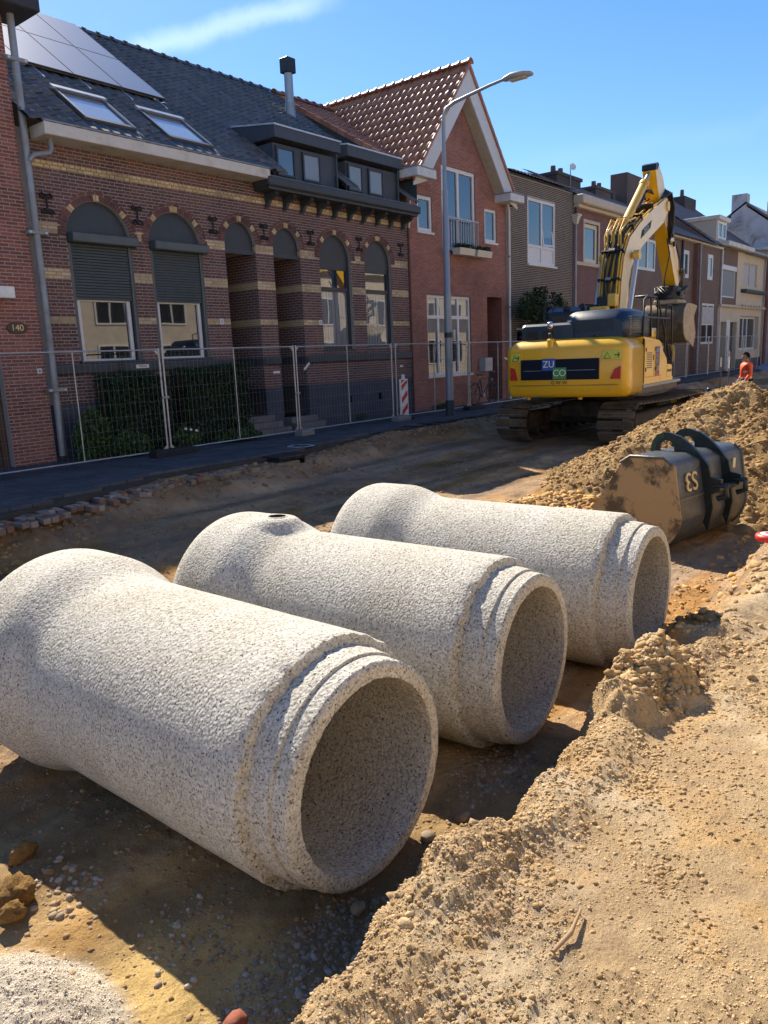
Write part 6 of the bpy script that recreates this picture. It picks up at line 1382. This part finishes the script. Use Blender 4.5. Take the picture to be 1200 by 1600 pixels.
# seams, hinges and bolts that break up the big casting
part('casting_seam', MB().box(-.052, -.02, -1.20, 1.20, 1.335, 1.343), BLACKP, cw)
for y in (-1.0, -.5, .45, 1.02): part('casting_bolt', MB().cyl((-.052, y, 1.24), (-.03, y, 1.24), .022, n=8), YELD, cw)
part('corner_seam', MB().box(1.115, 1.128, -1.392, -1.35, 1.30, 2.26), BLACKP, cw)
for x in (1.22, 1.95): part('hinge', MB().cyl((x, -1.398, 1.55), (x, -1.398, 1.63), .014, n=8).cyl((x, -1.398, 1.98), (x, -1.398, 2.06), .014, n=8), BLACKP)
mb = MB()
for k in range(8): mb.box(1.3, 1.7, -1.397, -1.391, 1.62 + k * .045, 1.64 + k * .045)
part('vent_slots', mb, BLACKP)
# side bodies
part('side_housing', MB().prism([(1.13, 1.28), (2.62, 1.28), (2.62, 2.02), (2.50, 2.16), (2.3, 2.22), (1.13, 2.30)], -1.37, -.75, 'XZ'), YEL)
sb = part('side_housing', MB().prism([(1.13, 1.28), (2.3, 1.28), (2.3, 2.30), (1.13, 2.30)], .75, 1.37, 'XZ'), YEL)
part('door_panel', MB().bbox((1.17, -1.392, 1.42), (1.86, -1.365, 2.20), .012), YEL); part('door_panel', MB().bbox((1.90, -1.392, 1.42), (2.58, -1.365, 2.08), .012), YEL)
part('door_handle', MB().box(1.78, 1.84, -1.40, -1.39, 1.78, 1.90), BLACKP); 
part('fuel_tank', MB().prism([(2.64, 1.36), (3.05, 1.36), (3.05, 1.72), (3.0, 1.80), (2.9, 1.86), (2.64, 2.0)], -1.36, -.75, 'XZ'), YEL)
tb = part('step_box', MB().prism([(3.07, 1.34), (3.52, 1.34), (3.52, 1.58), (3.46, 1.64), (3.07, 1.66)], -1.36, -.80, 'XZ'), YEL)
text('maker_name', 'KOMATSU', .085, DF, EX, FACE(3.28, -1.366, 1.50), .002)
# sticker stripe with 240
BLS = mat('stripe_violet_blue', (.10, .13, .38), .4); st_ = part('stripe', MB().box(1.98, 2.28, -1.399, -1.393, 1.42, 2.08), mat('stripe_dark', (.02, .025, .05), .4))
for z, m2 in ((2.0, BLS), (1.88, mat('stripe_purple', (.13, .08, .17), .4)), (1.76, MATS['stripe_purple'])): part('stripe_bar', MB().box(1.97, 2.29, -1.403, -1.399, z - .045, z + .045), m2, st_)
part('stripe_red', MB().box(1.98, 2.28, -1.403, -1.399, 1.42, 1.50), RED, st_)
text('model_number', '240', .17, mat('print_orange_white', (.75, .5, .38), .5), EX, FACE(2.13, -1.405, 1.58), .002)
part('deck', MB().box(1.1, 4.2, -1.40, -1.0, 1.20, 1.27, 0, .01), mat('deck_edge_grey', (.32, .33, .34), .5, .2)); part('deck_plate', MB().box(.9, 4.1, -1.34, 1.34, 1.08, 1.195), BLACKP); part('deck', MB().box(1.1, 4.0, 1.0, 1.40, 1.20, 1.27), BLACKP)
part('sill_rail', MB().box(1.13, 3.52, -1.38, -1.33, 1.275, 1.36), YEL)
# hoods
def rring(x, y0, y1, z0, z1, r): return [(x, y0, z0), (x, y0, z1 - r), (x, y0 + r * .3, z1 - r * .3), (x, y0 + r, z1), (x, y1 - r, z1), (x, y1 - r * .3, z1 - r * .3), (x, y1, z1 - r), (x, y1, z0)]
part('low_hood', MB().loft([rring(.30, -.1, 1.10, 2.28, 2.62, .06), rring(.36, -.1, 1.12, 2.28, 2.67, .08), rring(2.1, -.1, 1.12, 2.28, 2.72, .08)]), HOOD)
eh = part('engine_hood', MB().loft([rring(.34, -1.16, .10, 2.30, 2.70, .18), rring(.46, -1.24, .16, 2.30, 2.88, .25), rring(1.0, -1.26, .18, 2.30, 2.92, .26), rring(1.95, -1.26, .18, 2.30, 2.90, .26), rring(2.1, -1.2, .12, 2.30, 2.75, .2)], 0, True), HOOD)
for r in range(5):
    for c in range(12): part('louvre', MB().box(.325 + .0, .345 + .02 * 0 + .012, -.95 + c * .075, -.90 + c * .075, 2.46 + r * .05, 2.475 + r * .05), BLACKP, eh)
mb = MB()
for r in range(7): mb.box(.6, 1.9, -1.272, -1.262, 2.40 + r * .055, 2.42 + r * .055)
part('side_louvres', mb, BLACKP, eh); mb = MB()
for c in range(8): mb.box(.52, .56, -1.268, -1.20, 2.36 + c * .05, 2.39 + c * .05)
part('end_grille', mb, mat('grille_grey', (.22, .23, .24), .5, .3), eh)
part('exhaust', MB().tube([(1.0, -.05, 2.9), (1.0, -.05, 2.98), (.92, -.05, 3.02)], .07, 12), BLACKP, eh); part('hood_latch', MB().box(.318, .34, .5, .6, 2.4, 2.46), BLACKP)
for y0, y1 in ((.35, .62), (.72, 1.0)): part('grille', MB().box(.292, .302, y0, y1, 2.36, 2.52), BLACKP)
# cab at left front
cb = part('cab', MB().prism([(2.35, 1.28), (3.95, 1.28), (4.15, 1.9), (4.0, 2.75), (3.75, 3.06), (2.5, 3.10), (2.32, 3.0)], .34, 1.34, 'XZ'), HOOD)
part('rear_window', MB().box(2.29, 2.318, .46, 1.22, 2.25, 2.90), GL, cb); part('side_window', MB().box(2.6, 3.8, .325, .335, 2.0, 2.9), GL, cb); part('side_window', MB().box(2.6, 3.8, 1.342, 1.352, 2.0, 2.9), GL, cb); part('work_lamp', MB().box(2.2, 2.3, .75, .9, 3.0, 3.1, 0, .02), BLACKP, cb)
part('roof_guard', MB().tube([(2.4, .4, 3.13), (3.7, .4, 3.13), (3.7, 1.28, 3.13), (2.4, 1.28, 3.13)], .02, 6), BLACKP, cb)
part('mast', MB().tube([(2.2, 1.36, 2.3), (2.2, 1.38, 3.0), (2.3, 1.36, 3.22), (2.34, 1.2, 3.25)], .03, 6), BLACKP); part('boom_bracket', MB().box(2.3, 2.5, -.15, .28, 2.3, 3.06, 0, .02), YEL)
part('swing_bearing', MB().cyl((2.9, 0, .85), (2.9, 0, 1.09), .62, n=28), UNDC)
# handrails right side, steps
H_ = BLACKP
for pts in ([(1.35, -1.28, 2.3), (1.4, -1.28, 3.1), (1.65, -1.28, 3.18), (2.3, -1.28, 3.18), (2.45, -1.28, 3.05), (2.45, -1.28, 2.2)], [(1.38, -1.28, 2.72), (2.45, -1.28, 2.72)], [(2.45, -1.28, 2.72), (3.4, -1.28, 2.72)], [(3.1, -1.28, 1.9), (3.15, -1.28, 2.95), (3.3, -1.28, 3.05), (3.62, -1.28, 3.02), (3.75, -1.28, 2.2), (3.75, -1.28, 1.6)], [(1.65, -1.28, 3.18), (1.7, -1.0, 3.18), (2.3, -1.0, 3.18), (2.3, -1.28, 3.18)], [(1.9, -1.28, 3.18), (1.95, -1.28, 2.3)], [(2.5, -1.28, 3.1), (3.6, -1.28, 1.75)]): part('handrail', MB().tube(pts, .021, 7), H_)
part('yellow_cover', MB().bbox((2.0, -1.25, 2.24), (2.7, -.8, 2.5), .06), YEL); part('grab_strap', MB().tube([(3.75, -1.28, 2.1), (3.78, -1.30, 1.9), (3.8, -1.28, 1.7)], .045, 7), mat('ochre_strap', (.40, .28, .06), .7))
# boom
top_ = [(2.78, 2.2), (2.86, 3.0), (2.95, 3.6), (3.12, 4.18), (3.5, 4.66), (4.3, 5.08), (5.3, 5.50), (6.55, 5.96), (6.72, 5.98)]
bot_ = [(3.42, 2.2), (3.42, 3.0), (3.44, 3.6), (3.62, 4.02), (4.0, 4.32), (4.55, 4.62), (5.4, 4.98), (6.35, 5.36), (6.75, 5.68)]
BW = .27
rings = [[(a[0], -BW, a[1]), (a[0], BW, a[1]), (b[0], BW, b[1]), (b[0], -BW, b[1])] for a, b in zip(top_, bot_)]
bo = part('boom', MB().loft(rings), YELD); 
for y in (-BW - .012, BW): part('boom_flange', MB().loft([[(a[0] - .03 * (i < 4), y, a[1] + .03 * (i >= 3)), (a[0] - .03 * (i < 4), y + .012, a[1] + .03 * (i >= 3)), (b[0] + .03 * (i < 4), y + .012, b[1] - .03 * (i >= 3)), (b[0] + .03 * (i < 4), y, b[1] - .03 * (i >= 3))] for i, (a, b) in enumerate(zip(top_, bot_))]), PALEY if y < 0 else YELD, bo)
pl = part('boom_sign', MB().loft([[(x, -BW - .02, z) for x, z in [(4.35, 4.74), (5.15, 5.08), (5.25, 5.28), (4.45, 4.95)]], [(x, -BW - .012, z) for x, z in [(4.35, 4.74), (5.15, 5.08), (5.25, 5.28), (4.45, 4.95)]]]), PNL, bo)
text('boom_logo', 'ZUCO', .15, mat('pale_blue_print', (.35, .55, .6), .5), EX, Matrix.Translation((4.80, -BW - .022, 5.01)) @ Matrix.Rotation(R(-23), 4, 'Y') @ FACE(0, 0, 0), .002)
part('boom_lamp', MB().cyl((3.9, -.34, 4.30), (3.82, -.34, 4.30), .075, n=14).cyl((3.9, -.3, 4.30), (3.9, -.34, 4.30), .03, n=8), BLACKP, bo)
# pipes and hoses running up the rear of the boom
def along(off, n=40, s0=0, s1=1):
    P = []; tp = [V((p[0], 0, p[1])) for p in top_]; L_ = [0]
    for a, b in zip(tp[:-1], tp[1:]): L_.append(L_[-1] + (b - a).length)
    for k in range(n + 1):
        s = (s0 + (s1 - s0) * k / n) * L_[-1]; i = max(j for j in range(len(L_) - 1) if L_[j] <= s + 1e-9); t = (s - L_[i]) / (L_[i + 1] - L_[i]); p = tp[i].lerp(tp[i + 1], t); d = (tp[i + 1] - tp[i]).normalized(); nn = V((-d.z, 0, d.x)); P.append((p, nn, d))
    return P
for j, (y, o_, m2, r) in enumerate([(-.23, .05, YELD, .026), (-.17, .06, YELD, .024), (-.11, .10, RUBH, .026), (-.05, .05, YELD, .024), (.0, .11, RUBH, .028), (.05, .06, YELD, .022), (.11, .12, RUBH, .022), (.17, .07, YELD, .026), (.22, .10, YELD, .024), (.26, .05, YELD, .02), (-.20, .13, YELD, .018), (.08, .17, RUBH, .02)]):
    P = along(0, 26, .02, .66 + .3 * (j % 3 == 0)); ph = rng.random() * 6
    pts = [p + nn * (o_ + (.03 * math.sin(i * .8 + ph) if m2 is RUBH else 0)) + V((0, y + (.02 * math.sin(i * .6 + ph) if m2 is RUBH else 0), 0)) for i, (p, nn, d) in enumerate(P)]
    part('hose' if m2 is RUBH else 'hydraulic_pipe', MB().tube(pts, r, 7), m2, bo)
for s in (.12, .24, .35, .50, .62, .78):
    p, nn, d = along(0, 1, s, s + .001)[0]; part('pipe_clamp', MB().ob(p + nn * .09, nn * .09, (0, .27, 0), d * .022), BLACKP, bo); part('clamp_bolts', MB().ob(p + nn * .19, nn * .02, (0, .06, 0), d * .03), ZINC, bo)
part('valve_block', MB().box(2.55, 2.8, -.12, .2, 2.5, 3.3, 0, .03), BLACKP, bo); part('valve_box', MB().box(2.5, 2.75, -.28, -.08, 3.05, 3.35, 0, .02), YELD, bo)
# tangled hoses at the elbow
for k in range(9):
    y = -.22 + k * .055; z0 = 4.55 + .04 * (k % 3); part('elbow_hose', MB().tube([(3.2, y, 4.2), (3.25, y + .03, 4.75 + .06 * (k % 2)), (3.6, y, 5.0 + .08 * (k % 3)), (4.1, y - .05 * (k % 2), 5.12 + .1 * (k % 2)), (4.5, y, 5.25)], .022, 6), RUBH if k % 3 == 0 else YELD, bo)
# arm cylinder on top of the boom
cy = part('arm_cylinder', MB().cyl((4.0, 0, 5.12), (5.45, 0, 6.22), .105, n=16).cyl((5.40, 0, 6.18), (5.52, 0, 6.275), .125, n=16), YELD, bo); part('piston_rod', MB().cyl((5.5, 0, 6.26), (6.02, 0, 6.64), .055, n=14), CHR, cy)
part('cylinder_lug', MB().prism([(3.75, 4.85), (4.25, 5.05), (4.1, 5.25), (3.95, 5.25)], -.09, .09), YELD, bo)
for k in range(4): part('cylinder_hose', MB().tube([(4.2 + .1 * k, -.06 + .04 * k, 5.35 + .05 * k), (4.8, -.12 + .05 * k, 5.62), (5.3, -.1 + .06 * k, 5.98), (5.6, -.15 + .06 * k, 6.1), (6.0, -.1, 6.05)], .02, 6), RUBH, bo)
# boom cylinders at both sides of the boom
for y in (-.42, .42): c2 = part('boom_cylinder', MB().cyl((3.15, y, 2.1), (3.12, y, 2.98), .11, n=16), YEL); part('piston_rod', MB().cyl((3.12, y, 2.98), (3.62, y, 4.24), .062, n=14), CHR, c2); part('rod_eye', MB().cyl((3.64, y - .07, 4.28), (3.64, y + .07, 4.28), .12, n=14), YELD, c2)
# arm
rear_ = [(5.88, 6.62), (6.1, 6.2), (6.45, 5.78), (7.0, 5.30), (7.75, 4.42), (8.35, 3.72)]; front_ = [(6.12, 6.80), (6.55, 6.55), (7.05, 6.0), (7.55, 5.45), (8.45, 4.55), (8.62, 3.86)]
AW = .17
ar = part('dipper_arm', MB().loft([[(a[0], -AW, a[1]), (a[0], AW, a[1]), (b[0], AW, b[1]), (b[0], -AW, b[1])] for a, b in zip(rear_, front_)]), YEL)
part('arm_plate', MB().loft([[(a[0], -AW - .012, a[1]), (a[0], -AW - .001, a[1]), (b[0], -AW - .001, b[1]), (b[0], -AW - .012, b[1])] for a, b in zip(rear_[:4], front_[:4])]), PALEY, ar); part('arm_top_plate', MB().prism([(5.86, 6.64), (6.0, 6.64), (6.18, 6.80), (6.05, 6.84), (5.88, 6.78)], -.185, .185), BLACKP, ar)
part('arm_pivot', MB().cyl((6.68, -.33, 5.80), (6.68, .33, 5.80), .13, n=18), YELD, ar)
bc = part('bucket_cylinder', MB().cyl((6.9, 0, 6.15), (8.1, 0, 5.1), .09, n=14), YEL, ar); part('piston_rod', MB().cyl((8.1, 0, 5.1), (8.9, 0, 4.3), .05, n=12), CHR, bc)
for k in range(8):
    y = -.24 + .045 * k; part('arm_hose', MB().tube([(6.3 + .02 * k, y, 5.95), (6.8, y - .12, 6.15 + .03 * k), (7.12 + .03 * k, y - .12, 5.8), (7.15, y - .1, 5.3 + .06 * (k % 3)), (7.3 + .04 * k, -.2, 4.9)], .024, 6), RUBH, ar)
part('arm_hose', MB().tube([(7.0, -.22, 5.0), (7.25, -.24, 4.6), (7.0, -.2, 4.0), (7.1, -.15, 3.7), (7.6, -.1, 3.62)], .018, 6), RUBH, ar); part('arm_hose', MB().tube([(8.0, -.22, 4.9), (8.45, -.24, 4.5), (8.75, -.2, 4.0), (8.8, -.1, 3.6)], .02, 6), RUBH, ar)
for s in (.25, .5, .75): a = V((rear_[3][0], 0, rear_[3][1])).lerp(V((rear_[4][0], 0, rear_[4][1])), s); part('arm_clamp', MB().ob(a + V((.3, -AW - .03, .3)), (.06, 0, .02), (0, .03, 0), (-.02, 0, .06)), BLACKP, ar)
# linkage, tilting head, bucket
part('link', MB().cyl((8.9, -.18, 4.3), (8.95, -.18, 3.7), .05, n=10), BLACKP, ar); part('link', MB().cyl((8.9, .18, 4.3), (8.95, .18, 3.7), .05, n=10), BLACKP, ar); part('link', MB().cyl((8.9, -.24, 4.25), (8.9, .24, 4.25), .07, n=12), BLACKP, ar); part('link', MB().ob((9.15, -.1, 4.05), (.28, 0, .16), (0, .05, 0), (-.02, 0, .045)), BLACKP, ar)
tr = part('tilt_rotator', MB().cyl((8.3, 0, 3.42), (8.3, 0, 3.62), .40, n=24).box(8.0, 8.75, -.22, .22, 3.58, 3.80, 0, .04), BLACKP, ar)
for y in (-.32, .32): part('tilt_cylinder', MB().cyl((8.0, y, 3.55), (8.65, y * 1.2, 3.75), .07, n=12), BLACKP, tr)
for k in range(10): a = rng.random() * 6.28; part('short_hose', MB().tube([(8.3 + .25 * math.cos(a), .3 * math.sin(a), 3.62), (8.3 + .4 * math.cos(a), .45 * math.sin(a), 3.78), (8.3 + .42 * math.cos(a + .6), .42 * math.sin(a + .6), 3.55)], .018, 5), RUBH, tr)
part('quick_hitch', MB().box(7.9, 8.8, -.36, .36, 3.27, 3.40, 0, .03), mat('hitch_pale', (.42, .34, .22), .6), tr)
DB = steel('mounted_bucket_steel', (.12, .09, .055), (.24, .18, .11), (.45, .65), 2, .6, .2); DBS = steel('bucket_side_pale', (.36, .30, .20), (.46, .38, .26), (.4, .6), 2.5, .6, .1)
prof = [(9.2, 3.22), (8.7, 3.27), (8.0, 3.27), (7.72, 3.1), (7.62, 2.75), (7.72, 2.40), (8.0, 2.22), (8.3, 2.18)]
mb = MB(); rr = [[(x, y, z) for x, z in prof] for y in (-.56, -.2, .2, .56)]; n = len(prof); vs = [p for r in rr for p in r]; fs = [(a * n + i, a * n + i + 1, (a + 1) * n + i + 1, (a + 1) * n + i) for a in range(3) for i in range(n - 1)]; mb.add(vs, fs, 0, True); mb.add([(x + .04, y, z - .03) for x, y, z in vs], fs, 0, True); bu = part('mounted_bucket', mb, DB, EX, False)
for y in (-.585, .56): part('side_plate', MB().prism([(9.2, 3.22), (8.7, 3.27), (8.0, 3.27), (7.72, 3.1), (7.62, 2.75), (7.72, 2.40), (8.0, 2.22), (8.3, 2.18), (8.9, 2.0), (9.1, 2.4), (8.85, 2.9)], y, y + .025), DBS, bu)
part('cutting_edge', MB().box(8.25, 8.7, -.56, .56, 2.08, 2.12), DBS, bu); part('bucket_ear', MB().box(8.0, 8.7, -.2, -.14, 3.2, 3.5).box(8.0, 8.7, .14, .2, 3.2, 3.5), DB, bu)
# undercarriage and tracks: own slight heading
UM = Matrix.Translation((2.9, 0, 0)) @ Matrix.Rotation(R(-4.5), 4, 'Z') @ Matrix.Translation((-2.9, 0, 0))
part('car_body', MB(UM).box(1.7, 4.1, -.75, .75, .45, .86, 0, .08).box(1.9, 2.4, -1.1, 1.1, .35, .75, 0, .05).box(3.4, 3.9, -1.1, 1.1, .35, .75, 0, .05), UNDC)
for side in (-1, 1):
    yc = side * 1.26; w = .40; x0, x1, rz = .78, 4.98, .43; zc = .47
    fr2 = part('track_frame', MB(UM).box(x0 + .2, x1 - .2, yc - .19, yc + .19, .28, .66, 0, .04), UNDC)
    part('drive_sprocket', MB(UM).cyl((x0, yc - .12, zc), (x0, yc + .12, zc), .33, n=22), UNDC, fr2); part('idler', MB(UM).cyl((x1, yc - .12, zc), (x1, yc + .12, zc), .33, n=22), UNDC, fr2)
    for k in range(8): part('roller', MB(UM).cyl((x0 + .5 + k * .46, yc - .2, .2), (x0 + .5 + k * .46, yc + .2, .2), .11, n=12), UNDC, fr2)
    Ls = x1 - x0; per = 2 * Ls + 2 * math.pi * rz; N_ = 49
    tk = part('track_chain', MB(UM).tube([(x0, yc, zc + rz - .06), (x1, yc, zc + rz - .06)], .05, 4), UNDC)
    for k in range(N_):
        s = per * k / N_
        if s < Ls: p = V((x0 + s, 0, zc + rz - .02 - .03 * math.sin(math.pi * s / Ls))); d = V((1, 0, 0))
        elif s < Ls + math.pi * rz: a = (s - Ls) / rz; p = V((x1 + rz * math.sin(a), 0, zc + rz * math.cos(a))); d = V((math.cos(a), 0, -math.sin(a)))
        elif s < 2 * Ls + math.pi * rz: p = V((x1 - (s - Ls - math.pi * rz), 0, zc - rz)); d = V((-1, 0, 0))
        else: a = (s - 2 * Ls - math.pi * rz) / rz; p = V((x0 - rz * math.sin(a), 0, zc - rz * math.cos(a))); d = V((-math.cos(a), 0, math.sin(a)))
        nn = V((-d.z, 0, d.x)); p = p + V((0, yc, 0)); sh = MB(UM)
        sh.ob(p + nn * .012, d * .092, (0, w, 0), nn * .012)
        for q_ in (-.07, 0, .07): sh.ob(p + nn * .036 + d * q_, d * .008, (0, w - .01, 0), nn * .016)
        sh.build('track_shoe', TRK, tk)

# ================================================================== wheelbarrow, drum, poles, tarpaulin, person
t = thing('wheelbarrow', 'yellow wheelbarrow with reddish load beside the front of the excavator', 'wheelbarrow', (24.6, 8.0, -.4), R(-12), local=True); YW = mat('barrow_yellow', (.60, .42, .03), .5)
MB().loft([[(-.28, -.2, .30), (.30, -.2, .32), (.30, .2, .32), (-.28, .2, .30)], [(-.42, -.34, .62), (.50, -.34, .62), (.50, .34, .62), (-.42, .34, .62)]]).build('tray', YW, t); lump_ = MB().loft([[(-.36, -.28, .60), (.44, -.28, .60), (.44, .28, .60), (-.36, .28, .60)], [(-.1, -.1, .76), (.2, -.1, .74), (.2, .1, .75), (-.1, .1, .77)]]).build('load', BR_, t)
MB().lathe([(.08, -.05), (.19, -.05), (.21, 0), (.19, .05), (.08, .05)], (-.55, 0, .21), (0, 1, 0), 20).build('wheel', RUBB, t); MB().cyl((-.55, -.12, .21), (-.55, .12, .21), .06, n=10).build('hub', YW, t)
for y in (-.26, .26): MB().tube([(-.55, y * .45, .21), (-.1, y * .8, .33), (.5, y, .42), (1.05, y, .62)], .018, 7).build('handle', ZINC, t); MB().tube([(.3, y, .38), (.42, y, .02), (.6, y, .02), (.62, y, .44)], .016, 6).build('leg', ZINC, t)
t = thing('water_drum', 'dark blue container half hidden behind the sand heap', 'drum', (22.2, 6.35, -.42), local=True); DRB = mat('drum_blue', (.012, .03, .085), .4); MB().lathe([(0, 0), (.20, 0), (.21, .03), (.21, .40), (.22, .42), (.21, .44), (.21, .72), (.12, .80), (.0, .80)], n=22).build('body', DRB, t); MB().lathe([(.0, .90), (.06, .90), (.07, .86), (.07, .78)], n=14).build('cap', DRB, t)
for k, (x, y, hh, lb) in enumerate([(20.6, 5.45, 1.45, 'left thin marking rod stuck behind the sand heap'), (25.2, 6.9, 1.35, 'right thin marking rod stuck behind the sand heap')]):
    t = thing('marking_rod', lb, 'rod', (x, y, -.4), local=True); MB().cyl((0, 0, 0), (0, 0, hh), .016, n=8).build('rod', mat('rod_rust', (.18, .11, .08), .7), t); MB().cyl((0, 0, hh), (0, 0, hh + .28), .018, n=8).build('painted_tip', WHI, t)
m, nt, b = nodemat('blue_tarp'); b.inputs['Base Color'].default_value = (.16, .25, .42, 1); b.inputs['Roughness'].default_value = .35
import bmesh
bm = bmesh.new(); bmesh.ops.create_grid(bm, x_segments=24, y_segments=24, size=1)
for v in bm.verts:
    r_ = math.hypot(v.co.x, v.co.y); v.co.z = .75 * max(0, 1 - r_) ** .7 + .14 * float(vn(v.co.x * 4, v.co.y * 4, 3)) + .08 * float(vn(v.co.x * 9, v.co.y * 9, 5)); v.co.x *= 2.4; v.co.y *= 1.2
me = bpy.data.meshes.new('tarpaulin'); bm.to_mesh(me); bm.free(); me.materials.append(m); o = bpy.data.objects.new('tarpaulin', me); COL.objects.link(o); o.location = (52.5, 11.4, -.30); tag(o, 'crumpled pale blue tarpaulin over a load behind the person, right photo edge', 'tarpaulin')

# person in an orange jacket: skinned continuous body, clothes as shells
PX, PY, PZ = 25.0, 6.12, -.42
per = thing('person', 'person with dark hair in an orange reflective jacket behind the sand heap, facing left', 'person', (PX, PY, PZ), R(125), local=True)
def skin(name, verts, edges, rad, m, parent, sub=2):
    me = bpy.data.meshes.new(name); me.from_pydata(verts, edges, []); o = bpy.data.objects.new(name, me); COL.objects.link(o)
    md = o.modifiers.new('skin', 'SKIN'); md.use_smooth_shade = True
    for i, r_ in enumerate(rad): me.skin_vertices[0].data[i].radius = r_ if isinstance(r_, tuple) else (r_, r_)
    me.skin_vertices[0].data[0].use_root = True
    s_ = o.modifiers.new('sub', 'SUBSURF'); s_.levels = sub; s_.render_levels = sub
    me2 = bpy.data.meshes.new_from_object(o.evaluated_get(bpy.context.evaluated_depsgraph_get())); bpy.data.objects.remove(o)
    me2.name = name; me2.materials.clear(); me2.materials.append(m)
    for p in me2.polygons: p.use_smooth = True
    o = bpy.data.objects.new(name, me2); COL.objects.link(o); o.parent = parent; return o
SKN = mat('skin_tone', (.42, .24, .17), .55, var=.04); ORJ = mat('jacket_orange', (.85, .10, .02), .6, var=.06); HAI = mat('dark_hair', (.012, .009, .008), .9, spec=.1); TRS = mat('trousers_navy', (.02, .025, .045), .8); REF = mat('reflective_band', (.62, .60, .56), .4)
# local: +x is where the person looks
vs = [(0, 0, .95), (0, 0, 1.12), (0, 0, 1.30), (-.01, 0, 1.44), (.0, 0, 1.52), (.02, 0, 1.60), (.025, 0, 1.68),
      (0, .10, .92), (.02, .11, .50), (-.01, .11, .09), (.12, .12, .04), (0, -.10, .92), (.0, -.11, .50), (-.03, -.11, .09), (.10, -.12, .04),
      (-.01, .19, 1.42), (-.03, .25, 1.15), (.12, .24, .95), (.20, .23, .90), (-.01, -.19, 1.42), (-.03, -.25, 1.15), (.12, -.24, .95), (.20, -.23, .90)]
es = [(0, 1), (1, 2), (2, 3), (3, 4), (4, 5), (5, 6), (0, 7), (7, 8), (8, 9), (9, 10), (0, 11), (11, 12), (12, 13), (13, 14), (3, 15), (15, 16), (16, 17), (17, 18), (3, 19), (19, 20), (20, 21), (21, 22)]
rd = [(.13, .10), (.13, .10), (.15, .11), (.12, .09), .055, .075, .085, .085, .06, .045, .04, .085, .06, .045, .04, .055, .042, .032, .028, .055, .042, .032, .028]
skin('body', vs, es, rd, SKN, per)
bm = bmesh.new(); bmesh.ops.create_uvsphere(bm, u_segments=28, v_segments=20, radius=1)
for v in bm.verts:
    x, y, z = v.co; v.co = V((x * .098 + (.012 if z < -.2 and x > 0 else 0), y * .076, z * .118)); 
    if x > .75: v.co.x += .022 * max(0, 1 - (abs(y) / .22) ** 2) * max(0, 1 - (abs(z + .08) / .35) ** 2)
me = bpy.data.meshes.new('head'); bm.to_mesh(me); bm.free(); [setattr(p, 'use_smooth', True) for p in me.polygons]; me.materials.append(SKN); hd = bpy.data.objects.new('head', me); COL.objects.link(hd); hd.parent = per; hd.location = (.03, 0, 1.655)
for y in (-.033, .033): MB().cyl((.083, y, .018), (.093, y, .018), .012, n=8).build('eye', DF, hd); MB().box(.082, .096, y - .018, y + .018, .04, .047).build('eyebrow', HAI, hd); MB().lathe([(.0, 0), (.02, 0), (.024, .01), (.0, .018)], (-.005, y * 2.3, -.005), (0, 1 if y > 0 else -1, 0), 10).build('ear', SKN, hd)
MB().box(.086, .098, -.022, .022, -.062, -.052).build('mouth', mat('lips', (.3, .12, .1), .5), hd)
bm = bmesh.new(); bmesh.ops.create_uvsphere(bm, u_segments=28, v_segments=20, radius=1)
dl = [v for v in bm.verts if (v.co.z < .38 and v.co.x > .30) or v.co.z < -.55 - .2 * v.co.x]; bmesh.ops.delete(bm, geom=dl, context='VERTS')
for v in bm.verts: x, y, z = v.co; v.co = V((x * .112 - .008, y * .09, z * .132 + .012)) * (1 + .05 * float(vn(x * 6, y * 6 + z * 5, 3)))
me = bpy.data.meshes.new('hair'); bm.to_mesh(me); bm.free(); me.materials.append(HAI); hr = bpy.data.objects.new('hair', me); COL.objects.link(hr); hr.parent = hd
vs2 = [(0, 0, .92), (0, 0, 1.12), (0, 0, 1.30), (-.01, 0, 1.43), (-.005, 0, 1.52), (-.01, .19, 1.42), (-.03, .26, 1.15), (.10, .25, .97), (-.01, -.19, 1.42), (-.03, -.26, 1.15), (.10, -.25, .97)]
skin('jacket', vs2, [(0, 1), (1, 2), (2, 3), (3, 4), (3, 5), (5, 6), (6, 7), (3, 8), (8, 9), (9, 10)], [(.18, .14), (.18, .14), (.20, .15), (.16, .12), (.085, .08), .085, .066, .055, .085, .066, .055], ORJ, per)
skin('trousers', vs[:1] + vs[7:10] + vs[11:14], [(0, 1), (1, 2), (2, 3), (0, 4), (4, 5), (5, 6)], [(.15, .12), .10, .078, .066, .10, .078, .066], TRS, per)
for z in (1.08, 1.24): MB().lathe([(1, -.025), (1.01, 0), (1, .025)], (0, 0, 0), n=28)
for z in (1.02, 1.20):
    mb = MB(); rg_ = [[(.155 * s * math.cos(a), .20 * s * math.sin(a), zz) for a in [2 * math.pi * i / 28 for i in range(28)]] for s, zz in ((1.0, z), (1.0, z + .05))]; mb.loft(rg_, 0, True, False).build('reflective_band', REF, per)
for s in (-1, 1): MB().tube([(-.02, s * .13, .98), (-.05, s * .15, 1.3), (0, s * .13, 1.46)], .022, 8).build('shoulder_band', REF, per)
for s in (-1, 1): MB().box(-.06, .14, s * .11 - .045, s * .11 + .045, 0, .10, 0, .03).build('boot', BLACKP, per)
